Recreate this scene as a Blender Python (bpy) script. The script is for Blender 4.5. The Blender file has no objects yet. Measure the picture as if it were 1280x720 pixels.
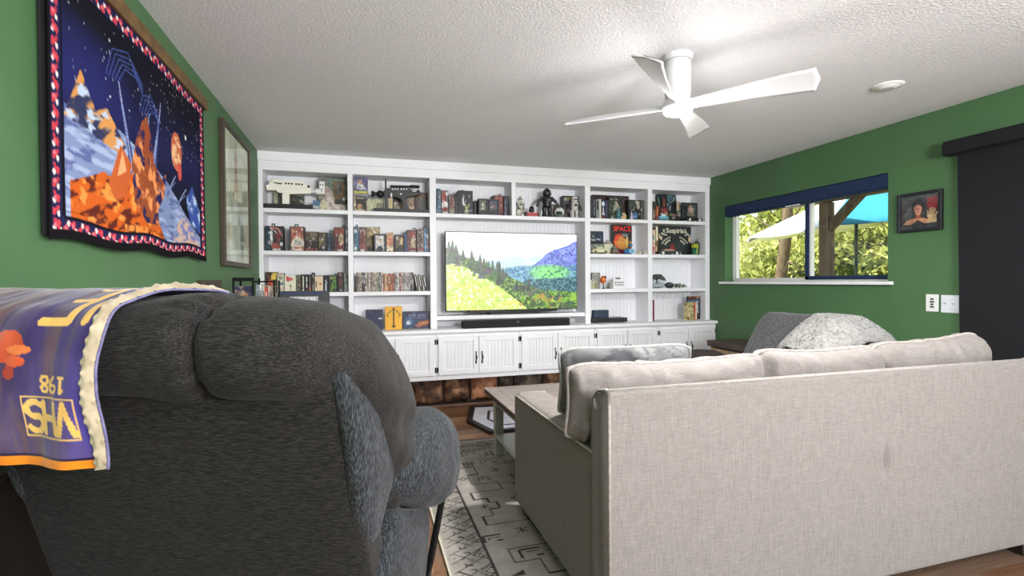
import bpy, math, random
import numpy as np
from mathutils import Vector, Matrix
rng = random.Random(7)
C = bpy.context.scene.collection
scene = bpy.context.scene

# ------------------------------------------------------------------ camera
F_PX, YAW, PITCH, ROLL, CAM_Z = 634.04, 0.288676, -0.0137887, -0.0065571, 1.29
_cy, _sy = math.cos(YAW), math.sin(YAW)
FW = np.array([_sy*math.cos(PITCH), _cy*math.cos(PITCH), math.sin(PITCH)])
_r0 = np.array([_cy, -_sy, 0.0]); _u0 = np.cross(_r0, FW)
RT = _r0*math.cos(ROLL) + _u0*math.sin(ROLL)
UP = -_r0*math.sin(ROLL) + _u0*math.cos(ROLL)
cam_data = bpy.data.cameras.new('camera'); cam = bpy.data.objects.new('camera', cam_data); C.objects.link(cam)
cam_data.sensor_width = 36.0; cam_data.lens = F_PX/1280*36.0; cam_data.clip_start = 0.05; cam_data.clip_end = 300
cam.matrix_world = Matrix(((RT[0], UP[0], -FW[0], 0), (RT[1], UP[1], -FW[1], 0), (RT[2], UP[2], -FW[2], CAM_Z), (0, 0, 0, 1)))
scene.camera = cam
scene.view_settings.view_transform = 'Standard'; scene.view_settings.look = 'None'
scene.view_settings.gamma = 1.0; scene.view_settings.exposure = 0.25
scene.view_settings.use_curve_mapping = False

# ------------------------------------------------------------------ sky, sun, daylight
world = bpy.data.worlds.new('sky'); scene.world = world; world.use_nodes = True
wn = world.node_tree.nodes; wl = world.node_tree.links
bg = wn['Background']; bg.inputs['Color'].default_value = (0.80, 0.90, 1.0, 1); bg.inputs['Strength'].default_value = 1.5
sun_d = bpy.data.lights.new('sun', 'SUN'); sun_d.energy = 12.0; sun_d.angle = 0.01; sun_d.color = (1.0, 0.95, 0.84)
sun = bpy.data.objects.new('sun', sun_d); C.objects.link(sun)
sun.rotation_euler = Vector((0.62, -0.22, -0.75)).to_track_quat('-Z', 'Y').to_euler()

def area(name, loc, direction, sx, sy, watts, col):
    d = bpy.data.lights.new(name, 'AREA'); d.shape = 'RECTANGLE'; d.size = sx; d.size_y = sy; d.energy = watts; d.color = col
    o = bpy.data.objects.new(name, d); C.objects.link(o); o.location = loc
    o.rotation_euler = Vector(direction).to_track_quat('-Z', 'Z').to_euler()
    return o
# daylight through the wide glass doors in the wall behind the camera
area('daylight_back_doors', (2.3, -4.93, 1.25), (0, 1, 0.0), 2.6, 2.1, 78, (0.97, 0.975, 1.0))
# daylight through the glass door in the right wall behind the camera
area('daylight_side_door', (3.88, -1.6, 1.15), (-1, 0.25, 0.05), 2.0, 2.0, 108, (0.96, 0.97, 1.0))
# unseen fill light added in the room's rear half, shining up at the ceiling
area('ceiling_fill', (1.4, -1.6, 1.85), (0, 0.62, 1), 0.9, 0.9, 235, (0.985, 0.98, 1.0))

# ------------------------------------------------------------------ helpers: pixels to the place they show
def ray(px, py): return FW + RT*(px-640)/F_PX + UP*(360-py)/F_PX
def at_Y(px, py, Y):
    d = ray(px, py); p = d*Y/d[1]; return p[0], p[1], p[2]+CAM_Z
def at_X(px, py, X):
    d = ray(px, py); p = d*X/d[0]; return p[0], p[1], p[2]+CAM_Z
def at_Z(px, py, Z):
    d = ray(px, py); p = d*(Z-CAM_Z)/d[2]; return p[0], p[1], Z

# ------------------------------------------------------------------ materials
def lin(c):
    c = np.asarray(c, float)/255.0
    return np.where(c <= 0.04045, c/12.92, ((c+0.055)/1.055)**2.4)
def rgba(c): r = lin(c); return (float(r[0]), float(r[1]), float(r[2]), 1.0)
MATS = {}
def mat(name, rgb, rough=0.6, metal=0.0, emit=0.0, coat=0.0, sheen=0.0, spec=0.5):
    if name in MATS: return MATS[name]
    m = bpy.data.materials.new(name); m.use_nodes = True
    b = m.node_tree.nodes['Principled BSDF']
    b.inputs['Base Color'].default_value = rgba(rgb); b.inputs['Roughness'].default_value = rough
    b.inputs['Metallic'].default_value = metal; b.inputs['Specular IOR Level'].default_value = spec
    if emit: b.inputs['Emission Color'].default_value = rgba(rgb); b.inputs['Emission Strength'].default_value = emit
    if coat: b.inputs['Coat Weight'].default_value = coat
    if sheen: b.inputs['Sheen Weight'].default_value = sheen; b.inputs['Sheen Roughness'].default_value = 0.4
    MATS[name] = m; return m
def tex_mat(name, ca, cb, scale=(1, 1, 1), nscale=10, detail=6, lo=0.35, hi=0.65, rough=0.7, bump=0.0, bump_dist=0.01,
            bscale=None, bnscale=None, sheen=0.0, spec=0.4, coat=0.0, cc=None, coord='Object', second=None):
    """noise mix of two colours with a noise bump; second = (scale, nscale) multiplies a second stretched noise in"""
    m = mat(name, ca, rough, sheen=sheen, spec=spec, coat=coat)
    nt = m.node_tree; N = nt.nodes; L = nt.links; b = N['Principled BSDF']
    tc = N.new('ShaderNodeTexCoord')
    def noise(sc, ns, det):
        mp = N.new('ShaderNodeMapping'); mp.inputs['Scale'].default_value = sc
        L.new(tc.outputs[coord], mp.inputs['Vector'])
        n = N.new('ShaderNodeTexNoise'); n.inputs['Scale'].default_value = ns; n.inputs['Detail'].default_value = det
        L.new(mp.outputs[0], n.inputs['Vector']); return n
    n = noise(scale, nscale, detail); src = n.outputs['Fac']
    if second:
        n2 = noise(second[0], second[1], detail)
        mm = N.new('ShaderNodeMath'); mm.operation = 'ADD'; L.new(src, mm.inputs[0]); L.new(n2.outputs['Fac'], mm.inputs[1])
        m2 = N.new('ShaderNodeMath'); m2.operation = 'MULTIPLY'; m2.inputs[1].default_value = 0.5; L.new(mm.outputs[0], m2.inputs[0]); src = m2.outputs[0]
    r = N.new('ShaderNodeValToRGB'); r.color_ramp.elements[0].position = lo; r.color_ramp.elements[1].position = hi
    r.color_ramp.elements[0].color = rgba(ca); r.color_ramp.elements[1].color = rgba(cb)
    if cc is not None:
        e = r.color_ramp.elements.new((lo+hi)/2); e.color = rgba(cc)
    L.new(src, r.inputs['Fac']); L.new(r.outputs['Color'], b.inputs['Base Color'])
    if bump:
        bn = noise(bscale or scale, bnscale or nscale, 4) if (bscale or bnscale) else None
        bp = N.new('ShaderNodeBump'); bp.inputs['Strength'].default_value = bump; bp.inputs['Distance'].default_value = bump_dist
        L.new(bn.outputs['Fac'] if bn else src, bp.inputs['Height']); L.new(bp.outputs['Normal'], b.inputs['Normal'])
    return m
def print_mat(name, rough=0.5, spec=0.4, emit=0.0, sheen=0.0):
    """flat print: colours stored on the printed sheet itself"""
    m = mat(name, (128, 128, 128), rough, spec=spec, sheen=sheen)
    nt = m.node_tree; a = nt.nodes.new('ShaderNodeVertexColor'); a.layer_name = 'Col'; b = nt.nodes['Principled BSDF']
    if emit:
        b.inputs['Base Color'].default_value = (0.01, 0.01, 0.01, 1)
        nt.links.new(a.outputs['Color'], b.inputs['Emission Color']); b.inputs['Emission Strength'].default_value = emit
    else: nt.links.new(a.outputs['Color'], b.inputs['Base Color'])
    return m
M_WHITE = tex_mat('white_paint', (240, 240, 243), (245, 245, 248), nscale=3, rough=0.45)
M_CEIL = tex_mat('popcorn_ceiling', (234, 234, 237), (240, 240, 243), nscale=60, rough=0.95, bump=0.6, bump_dist=0.008, bnscale=75)
M_GREEN = tex_mat('green_wall_paint', (74, 110, 72), (79, 115, 76), nscale=2, rough=0.55, bump=0.18, bump_dist=0.004, bnscale=38, spec=0.35)
M_BLACK = mat('black_plastic', (13, 13, 14), 0.45)
M_MBLACK = mat('black_metal', (20, 20, 21), 0.45, 0.6)
M_NAVY = tex_mat('navy_roller_shade', (24, 44, 78), (30, 52, 88), scale=(1, 1, 1), nscale=40, rough=0.7)
M_SHADE = tex_mat('black_roller_shade', (17, 18, 23), (22, 23, 29), nscale=120, rough=0.85)
M_CHROME = mat('brushed_steel', (150, 150, 150), 0.35, 0.9)
M_PRINT = print_mat('printed_card', 0.45)
M_CLOTHPRINT = print_mat('printed_cloth', 0.9, 0.1)
M_PLUSHPRINT = print_mat('printed_plush', 0.9, 0.15, sheen=0.3)
M_RUG = print_mat('woven_rug', 0.95, 0.05)
M_SCREEN = print_mat('television_picture', 0.3, 0.3, emit=1.12)
M_FLOOR = tex_mat('floor_underlay', (70, 50, 38), (84, 60, 44), nscale=8)
PLANKS = [tex_mat('wood_plank_%s' % n, a, b, scale=(1.2, 16, 4), nscale=5, detail=8, lo=0.3, hi=0.7, rough=0.32, bump=0.05, bump_dist=0.003)
          for n, a, b in (('umber', (86, 58, 40), (118, 82, 58)), ('chestnut', (104, 72, 50), (140, 102, 74)), ('honey', (126, 92, 64), (160, 122, 88)), ('ash_brown', (96, 76, 62), (128, 104, 86)))]
STONES = [tex_mat('stone_%s' % n, a, b, nscale=11, detail=12, lo=0.32, hi=0.70, rough=0.6, cc=c, bump=0.9, bump_dist=0.03)
          for n, a, b, c in (('rust', (84, 46, 32), (206, 146, 108), (150, 92, 62)), ('brown', (48, 34, 28), (190, 146, 108), (110, 76, 56)), ('tan', (124, 76, 50), (226, 176, 136), (186, 126, 90)), ('dark', (44, 38, 36), (146, 124, 106), (84, 70, 60)))]
M_MORTAR = mat('dark_mortar', (44, 36, 30), 0.95)
M_CHENILLE = tex_mat('charcoal_chenille', (12, 11, 10), (58, 54, 51), scale=(0.8, 6, 8), nscale=62, detail=8, lo=0.42, hi=0.70, rough=0.9, bump=0.4, bump_dist=0.004, sheen=0.05)
M_CHENILLE_LIT = tex_mat('charcoal_chenille_lit', (18, 19, 21), (72, 77, 82), scale=(5, 5, 1.3), nscale=52, detail=8, lo=0.42, hi=0.72, rough=0.9, bump=0.4, bump_dist=0.004, sheen=0.08)  # same chenille; the brighter light on the recliner's sides is put into the colour
M_LINEN = tex_mat('oatmeal_linen', (110, 103, 99), (150, 143, 138), scale=(30, 30, 1.6), nscale=13, detail=5, lo=0.30, hi=0.72, rough=0.95, bump=0.2, bump_dist=0.002, sheen=0.2, second=((2.2, 2.2, 34), 13))
M_PIPING = tex_mat('linen_piping', (150, 142, 135), (176, 169, 163), nscale=60, rough=0.95)
M_DGREY = tex_mat('dark_grey_plush', (66, 66, 68), (96, 96, 98), nscale=60, rough=0.95, bump=0.5, bump_dist=0.006, sheen=0.3)
M_FLUFF = tex_mat('cream_fleece', (150, 148, 145), (186, 184, 180), nscale=50, rough=1.0, bump=0.8, bump_dist=0.02, sheen=0.4)
M_MINKY = tex_mat('cream_minky', (150, 136, 112), (182, 168, 142), nscale=30, rough=0.95, sheen=0.4)
M_WALNUT = tex_mat('dark_table_top', (66, 52, 46), (92, 76, 68), scale=(14, 1, 4), nscale=6, rough=0.5)
M_OAK = tex_mat('pale_oak', (170, 138, 104), (198, 168, 134), scale=(2, 2, 14), nscale=6, rough=0.6)
M_GREYWOOD = tex_mat('weathered_grey_wood', (122, 110, 106), (156, 144, 140), scale=(2, 24, 6), nscale=5, detail=8, rough=0.5, bump=0.1, bump_dist=0.002)
M_SAGE = tex_mat('sage_white_paint', (180, 180, 168), (196, 196, 186), nscale=6, rough=0.55)
M_FRAME = tex_mat('dark_brown_frame', (56, 46, 36), (74, 61, 48), scale=(2, 2, 20), nscale=5, rough=0.45)
M_RODWOOD = tex_mat('brown_hanging_rail', (96, 72, 40), (120, 92, 54), scale=(3, 20, 3), nscale=5, rough=0.5)
M_CREAM = mat('cream_plastic', (247, 243, 228), 0.45)
M_OFFW = mat('white_plastic', (236, 236, 234), 0.4)
M_LAMP = mat('fan_lamp_diffuser', (255, 252, 244), 0.4, emit=9.0)
M_GLASS = bpy.data.materials.new('window_glass'); M_GLASS.use_nodes = True
_n = M_GLASS.node_tree.nodes; _l = M_GLASS.node_tree.links; _n.remove(_n['Principled BSDF'])
_t = _n.new('ShaderNodeBsdfTransparent'); _t.inputs[0].default_value = (0.96, 0.985, 0.97, 1)
_g = _n.new('ShaderNodeBsdfGlossy'); _g.inputs['Roughness'].default_value = 0.02
_w = _n.new('ShaderNodeLayerWeight'); _w.inputs[0].default_value = 0.5; _p = _n.new('ShaderNodeMath'); _p.operation = 'POWER'; _p.inputs[1].default_value = 5.0; _l.new(_w.outputs['Facing'], _p.inputs[0])
_f = _n.new('ShaderNodeMath'); _f.operation = 'MULTIPLY_ADD'; _f.inputs[1].default_value = 0.48; _f.inputs[2].default_value = 0.02; _l.new(_p.outputs[0], _f.inputs[0]); _x = _n.new('ShaderNodeMixShader')
_l.new(_f.outputs[0], _x.inputs[0]); _l.new(_t.outputs[0], _x.inputs[1]); _l.new(_g.outputs[0], _x.inputs[2]); _l.new(_x.outputs[0], _n['Material Output'].inputs[0])
def plain(rgb, rough=0.5):
    return mat('plain_%02x%02x%02x' % tuple(int(v) for v in rgb), rgb, rough)

# ------------------------------------------------------------------ mesh helpers
LOC = {}
class MB:
    def __init__(s): s.v = []; s.f = []; s.mi = []; s.cur = 0
    def add(s, vs, fs):
        o = len(s.v); s.v += [tuple(map(float, p)) for p in vs]; s.f += [tuple(i+o for i in f) for f in fs]; s.mi += [s.cur]*len(fs)
    def box(s, x0, x1, y0, y1, z0, z1):
        x0, x1 = min(x0, x1), max(x0, x1); y0, y1 = min(y0, y1), max(y0, y1); z0, z1 = min(z0, z1), max(z0, z1)
        s.add([(x0,y0,z0),(x1,y0,z0),(x1,y1,z0),(x0,y1,z0),(x0,y0,z1),(x1,y0,z1),(x1,y1,z1),(x0,y1,z1)],
              [(0,3,2,1),(4,5,6,7),(0,1,5,4),(1,2,6,5),(2,3,7,6),(3,0,4,7)]); return s
    def prism(s, poly, a0, a1, axis='y'):
        """poly in the plane across axis: y -> (x,z), x -> (y,z), z -> (x,y)"""
        n = len(poly)
        def P(p, a): return (p[0], a, p[1]) if axis == 'y' else ((a, p[0], p[1]) if axis == 'x' else (p[0], p[1], a))
        vs = [P(p, a0) for p in poly]+[P(p, a1) for p in poly]
        s.add(vs, [tuple(range(n)), tuple(range(2*n-1, n-1, -1))]+[(i, i+n, (i+1) % n+n, (i+1) % n) for i in range(n)]); return s
    def lathe(s, prof, c=(0, 0, 0), n=20, axis='z', cap=True):
        vs = []; fs = []
        for r, h in prof:
            for k in range(n):
                a = 2*math.pi*k/n; u, v = r*math.cos(a), r*math.sin(a)
                vs.append({'z': (c[0]+u, c[1]+v, c[2]+h), 'y': (c[0]+u, c[1]+h, c[2]+v), 'x': (c[0]+h, c[1]+u, c[2]+v)}[axis])
        for i in range(len(prof)-1):
            for k in range(n):
                k2 = (k+1) % n; fs.append((i*n+k, i*n+k2, (i+1)*n+k2, (i+1)*n+k))
        if cap: fs.append(tuple(range(n-1, -1, -1))); fs.append(tuple((len(prof)-1)*n+k for k in range(n)))
        s.add(vs, fs); return s
    def ball(s, c, rx, ry, rz, n=14, m=9):
        vs = []; fs = []
        for i in range(m+1):
            t = math.pi*i/m
            for k in range(n):
                a = 2*math.pi*k/n; q = max(math.sin(t), 1e-3)
                vs.append((c[0]+rx*q*math.cos(a), c[1]+ry*q*math.sin(a), c[2]-rz*math.cos(t)))
        for i in range(m):
            for k in range(n): fs.append((i*n+k, i*n+(k+1) % n, (i+1)*n+(k+1) % n, (i+1)*n+k))
        s.add(vs, fs); return s
    def tube(s, pts, r, n=8):
        pts = [Vector(p) for p in pts]; rs = r if isinstance(r, (list, tuple)) else [r]*len(pts); vs = []; fs = []
        for i, p in enumerate(pts):
            t = (pts[min(i+1, len(pts)-1)]-pts[max(i-1, 0)]).normalized()
            a = Vector((0, 0, 1)) if abs(t.z) < 0.9 else Vector((1, 0, 0)); u = t.cross(a).normalized(); w = t.cross(u)
            for k in range(n):
                q = 2*math.pi*k/n; vs.append(p+(u*math.cos(q)+w*math.sin(q))*rs[i])
        for i in range(len(pts)-1):
            for k in range(n): fs.append((i*n+k, i*n+(k+1) % n, (i+1)*n+(k+1) % n, (i+1)*n+k))
        fs.append(tuple(range(n-1, -1, -1))); fs.append(tuple((len(pts)-1)*n+k for k in range(n))); s.add(vs, fs); return s
    def build(s, name, m, parent=None, smooth=False, bevel=0.0, seg=2, world=False):
        vs = s.v
        if world and parent is not None:
            o = LOC[parent.name]; vs = [(p[0]-o[0], p[1]-o[1], p[2]-o[2]) for p in vs]
        me = bpy.data.meshes.new(name); me.from_pydata(vs, [], s.f)
        ms = m if isinstance(m, (list, tuple)) else [m]
        for x in ms: me.materials.append(x)
        if len(ms) > 1: me.polygons.foreach_set('material_index', s.mi)
        if smooth: me.polygons.foreach_set('use_smooth', [True]*len(me.polygons))
        me.update()
        ob = bpy.data.objects.new(name, me); C.objects.link(ob)
        if parent is not None: ob.parent = parent
        if bevel:
            b = ob.modifiers.new('bevel', 'BEVEL'); b.width = bevel; b.segments = seg; b.limit_method = 'ANGLE'
        return ob
def tag(o, label, cat, group=None, kind=None):
    o['label'] = label; o['category'] = cat
    if group: o['group'] = group
    if kind: o['kind'] = kind
    return o
def thing(name, label, cat, loc=(0, 0, 0), rz=0.0, group=None):
    o = bpy.data.objects.new(name, None); C.objects.link(o); o.location = loc; o.rotation_euler = (0, 0, rz); o.empty_display_size = 0.05
    LOC[o.name] = tuple(loc); tag(o, label, cat, group); return o
def struct(o): o['kind'] = 'structure'; return o
def stuff(o): o['kind'] = 'stuff'; return o
def copy_tree(o, parent=None):
    c = o.copy(); C.objects.link(c)
    if parent is not None: c.parent = parent
    for ch in list(o.children): copy_tree(ch, c)
    return c

# ------------------------------------------------------------------ numpy value noise
def _hash(ix, iy, seed):
    h = (ix*374761393 + iy*668265263 + seed*974634361) & 0xffffffff
    h = ((h ^ (h >> 13))*1274126177) & 0xffffffff
    return ((h ^ (h >> 16)) & 0xffff)/65535.0
def vnoise(x, y, seed=0):
    x = np.asarray(x, float); y = np.asarray(y, float)
    ix = np.floor(x).astype(np.int64); iy = np.floor(y).astype(np.int64); fx = x-ix; fy = y-iy
    fx = fx*fx*(3-2*fx); fy = fy*fy*(3-2*fy)
    a = _hash(ix, iy, seed); b = _hash(ix+1, iy, seed); c = _hash(ix, iy+1, seed); d = _hash(ix+1, iy+1, seed)
    return (a*(1-fx)+b*fx)*(1-fy)+(c*(1-fx)+d*fx)*fy
def fbm(x, y, seed=0, o=4):
    s = 0; a = 0.5; t = 0
    for k in range(o):
        s = s+a*vnoise(np.asarray(x)*2**k, np.asarray(y)*2**k, seed+k*17); t += a; a *= 0.5
    return s/t

# ------------------------------------------------------------------ flat print painter
STROKES = {  # unit box, y down
 'S': [[(1,.12),(.7,0),(.3,0),(0,.15),(0,.35),(.25,.5),(.75,.5),(1,.65),(1,.85),(.7,1),(.3,1),(0,.88)]],
 'V': [[(0,0),(.5,1),(1,0)]], 'H': [[(0,0),(0,1)],[(1,0),(1,1)],[(0,.5),(1,.5)]],
 'E': [[(1,0),(0,0),(0,1),(1,1)],[(0,.5),(.8,.5)]], 'D': [[(0,0),(0,1),(.6,1),(1,.75),(1,.25),(.6,0),(0,0)]],
 '1': [[(.2,.2),(.55,0),(.55,1)],[(.2,1),(.9,1)]], '9': [[(1,.3),(.8,.5),(.2,.5),(0,.3),(.2,0),(.8,0),(1,.3),(.9,.7),(.4,1)]],
 '8': [[(.5,.48),(.1,.3),(.2,.05),(.5,0),(.8,.05),(.9,.3),(.5,.48),(0,.7),(.2,.97),(.5,1),(.8,.97),(1,.7),(.5,.48)]],
 'P': [[(0,1),(0,0),(.8,0),(1,.2),(1,.35),(.8,.52),(0,.52)]], 'A': [[(0,1),(.5,0),(1,1)],[(.2,.65),(.8,.65)]],
 'C': [[(1,.15),(.7,0),(.3,0),(0,.2),(0,.8),(.3,1),(.7,1),(1,.85)]], 'R': [[(0,1),(0,0),(.8,0),(1,.2),(1,.35),(.8,.52),(0,.52)],[(.5,.52),(1,1)]],
 'T': [[(0,0),(1,0)],[(.5,0),(.5,1)]], 'I': [[(.5,0),(.5,1)]], 'U': [[(0,0),(0,.8),(.3,1),(.7,1),(1,.8),(1,0)]], 'L': [[(0,0),(0,1),(1,1)]],
 'N': [[(0,1),(0,0),(1,1),(1,0)]], 'O': [[(.3,0),(.7,0),(1,.25),(1,.75),(.7,1),(.3,1),(0,.75),(0,.25),(.3,0)]], 'M': [[(0,1),(0,0),(.5,.6),(1,0),(1,1)]]}
class Canvas:
    """colours of a printed sheet, (0,0) top left, x and y from 0 to aspect-free 1"""
    def __init__(s, nx, ny, base, w=1.0, h=1.0):
        s.nx, s.ny = nx, ny; s.a = np.empty((ny, nx, 3)); s.a[:] = base; s.w = w; s.h = h
        s.X, s.Y = np.meshgrid((np.arange(nx)+.5)/nx, (np.arange(ny)+.5)/ny)
    def put(s, m, col, al=1.0):
        m = np.clip(m*al, 0, 1)[..., None]; s.a = s.a*(1-m)+np.asarray(col, float)*m; return s
    def rect(s, x0, y0, x1, y1, col, al=1.0): return s.put(((s.X >= x0) & (s.X <= x1) & (s.Y >= y0) & (s.Y <= y1)).astype(float), col, al)
    def ell(s, cx, cy, rx, ry, col, al=1.0): return s.put(((((s.X-cx)/rx)**2+((s.Y-cy)/ry)**2) < 1).astype(float), col, al)
    def polymask(s, pts):
        m = np.zeros((s.ny, s.nx), bool); n = len(pts)
        for i in range(n):
            (x0, y0), (x1, y1) = pts[i], pts[(i+1) % n]
            if y0 == y1: continue
            c = ((s.Y >= min(y0, y1)) & (s.Y < max(y0, y1)) & (s.X < x0+(s.Y-y0)*(x1-x0)/(y1-y0))); m ^= c
        return m.astype(float)
    def poly(s, pts, col, al=1.0): return s.put(s.polymask(pts), col, al)
    def line(s, pts, wd, col, al=1.0):
        """wd in the sheet's own length units"""
        m = np.zeros((s.ny, s.nx), bool); px = s.X*s.w; py = s.Y*s.h
        for (x0, y0), (x1, y1) in zip(pts[:-1], pts[1:]):
            x0, x1, y0, y1 = x0*s.w, x1*s.w, y0*s.h, y1*s.h
            r = wd; xa, xb = min(x0, x1)-r, max(x0, x1)+r; ya, yb = min(y0, y1)-r, max(y0, y1)+r
            i0, i1 = max(int(xa/s.w*s.nx)-1, 0), min(int(xb/s.w*s.nx)+2, s.nx); j0, j1 = max(int(ya/s.h*s.ny)-1, 0), min(int(yb/s.h*s.ny)+2, s.ny)
            if i0 >= i1 or j0 >= j1: continue
            qx = px[j0:j1, i0:i1]; qy = py[j0:j1, i0:i1]; L2 = (x1-x0)**2+(y1-y0)**2+1e-12
            t = np.clip(((qx-x0)*(x1-x0)+(qy-y0)*(y1-y0))/L2, 0, 1)
            m[j0:j1, i0:i1] |= ((qx-x0-t*(x1-x0))**2+(qy-y0-t*(y1-y0))**2) < (wd/2)**2
        return s.put(m.astype(float), col, al)
    def text(s, t, x0, y0, x1, y1, wd, col, flip=False, gap=0.25):
        n = len(t); cw = (x1-x0)/(n+gap*(n-1))
        for i, ch in enumerate(t):
            if ch not in STROKES: continue
            ox = x0+i*cw*(1+gap)
            for st in STROKES[ch]:
                pts = [(ox+p[0]*cw, y0+p[1]*(y1-y0)) for p in st]
                if flip: pts = [(x0+x1-p[0], y0+y1-p[1]) for p in pts]
                s.line(pts, wd, col)
        return s
    def mottle(s, amt, sc, seed=0):
        n = fbm(s.X*sc*s.w/max(s.w, s.h), s.Y*sc*s.h/max(s.w, s.h), seed, 4)-.5
        s.a = np.clip(s.a+n[..., None]*amt*2, 0, 255); return s
def sheet(name, cv, pos_fn, m, parent=None, smooth=True):
    """a printed sheet as a mesh: pos_fn(U, V) -> (x, y, z) arrays over grid points, colours from the canvas"""
    nx, ny = cv.nx, cv.ny
    U, V = np.meshgrid(np.linspace(0, 1, nx), np.linspace(0, 1, ny))
    x, y, z = pos_fn(U, V); vs = np.stack([x+0*U, y+0*U, z+0*U], -1).reshape(-1, 3)
    i = np.arange(ny*nx).reshape(ny, nx)
    q = np.stack([i[:-1, :-1], i[1:, :-1], i[1:, 1:], i[:-1, 1:]], -1).reshape(-1, 4)
    me = bpy.data.meshes.new(name); me.from_pydata(vs.tolist(), [], q.tolist())
    at = me.color_attributes.new('Col', 'FLOAT_COLOR', 'POINT')
    col = np.ones((nx*ny, 4), np.float32); col[:, :3] = lin(cv.a.reshape(-1, 3)); at.data.foreach_set('color', col.ravel())
    me.materials.append(m)
    if smooth: me.polygons.foreach_set('use_smooth', [True]*len(me.polygons))
    me.update(); ob = bpy.data.objects.new(name, me); C.objects.link(ob)
    if parent is not None: ob.parent = parent
    return ob

# ------------------------------------------------------------------ soft shapes
def grid_obj(name, P, m, parent=None, close_u=False, caps=False, smooth=True):
    """P: (rows, cols, 3) array of points"""
    r, c, _ = P.shape; i = np.arange(r*c).reshape(r, c)
    if close_u: i = np.concatenate([i, i[:, :1]], 1)
    q = np.stack([i[:-1, :-1], i[:-1, 1:], i[1:, 1:], i[1:, :-1]], -1).reshape(-1, 4).tolist()
    if caps: q.append(list(range(c-1, -1, -1))); q.append([(r-1)*c+k for k in range(c)])
    me = bpy.data.meshes.new(name); me.from_pydata(P.reshape(-1, 3).tolist(), [], q)
    me.materials.append(m)
    if smooth: me.polygons.foreach_set('use_smooth', [True]*len(me.polygons))
    me.update(); ob = bpy.data.objects.new(name, me); C.objects.link(ob)
    if parent is not None: ob.parent = parent
    return ob
def puff(name, path, axes, m, parent=None, e=2.6, n=40, steps=40, end=0.08, wr=0.0, wf=(8, 8), seed=0, post=None):
    """padded roll: path = [(center(3), ru, rv)], axes = (u, v) vectors of the cross section; ends rounded over length end"""
    c = np.array([p[0] for p in path], float); ru = np.array([p[1] for p in path]); rv = np.array([p[2] for p in path])
    d = np.r_[0, np.cumsum(np.linalg.norm(np.diff(c, axis=0), axis=1))]; L = d[-1]
    # denser stations near the ends
    t = 0.5-0.5*np.cos(np.linspace(0, math.pi, steps)); s = t*L
    def smooth_interp(y):
        return np.interp(s, d, y)
    cc = np.stack([smooth_interp(c[:, k]) for k in range(3)], -1); k3 = max(3, steps//12)
    RU, RV = smooth_interp(ru), smooth_interp(rv)
    dist = np.minimum(s, L-s); q = np.clip((end-dist)/end, 0, 1)
    drop = 1-np.sqrt(np.clip(1-q**2, 0, 1))
    lim = np.minimum(end, np.minimum(RU, RV))
    RUe = np.maximum(RU-lim*drop, 0.002); RVe = np.maximum(RV-lim*drop, 0.002)
    a = np.linspace(0, 2*math.pi, n, endpoint=False); ca, sa = np.cos(a), np.sin(a)
    cu = np.sign(ca)*np.abs(ca)**(2/e); cv = np.sign(sa)*np.abs(sa)**(2/e)
    if isinstance(axes, str):
        tg = np.gradient(cc, s, axis=0); tg = np.stack([np.convolve(np.pad(tg[:, k], 4, mode='edge'), np.ones(9)/9, 'valid') for k in range(3)], -1); tg /= np.linalg.norm(tg, axis=1, keepdims=True)
        u = np.array((0, 1.0, 0))[None]-tg*tg[:, 1:2]; u /= np.linalg.norm(u, axis=1, keepdims=True); v = np.cross(tg, u); u, v = u[:, None, :], v[:, None, :]
    else: u, v = np.array(axes[0], float), np.array(axes[1], float)
    rad = cu[None, :, None]*u*RUe[:, None, None]+cv[None, :, None]*v*RVe[:, None, None]
    P = cc[:, None, :]+rad
    if wr:
        nz = fbm(s[:, None]*wf[0], a[None, :]/(2*math.pi)*wf[1]*1.0, seed, 3)-.5
        nrm = rad/np.maximum(np.linalg.norm(rad, axis=-1, keepdims=True), 1e-6)
        P = P+nrm*(nz*2*wr)[..., None]
    if post is not None: P = post(P)
    return grid_obj(name, P, m, parent, close_u=True, caps=True)
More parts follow.
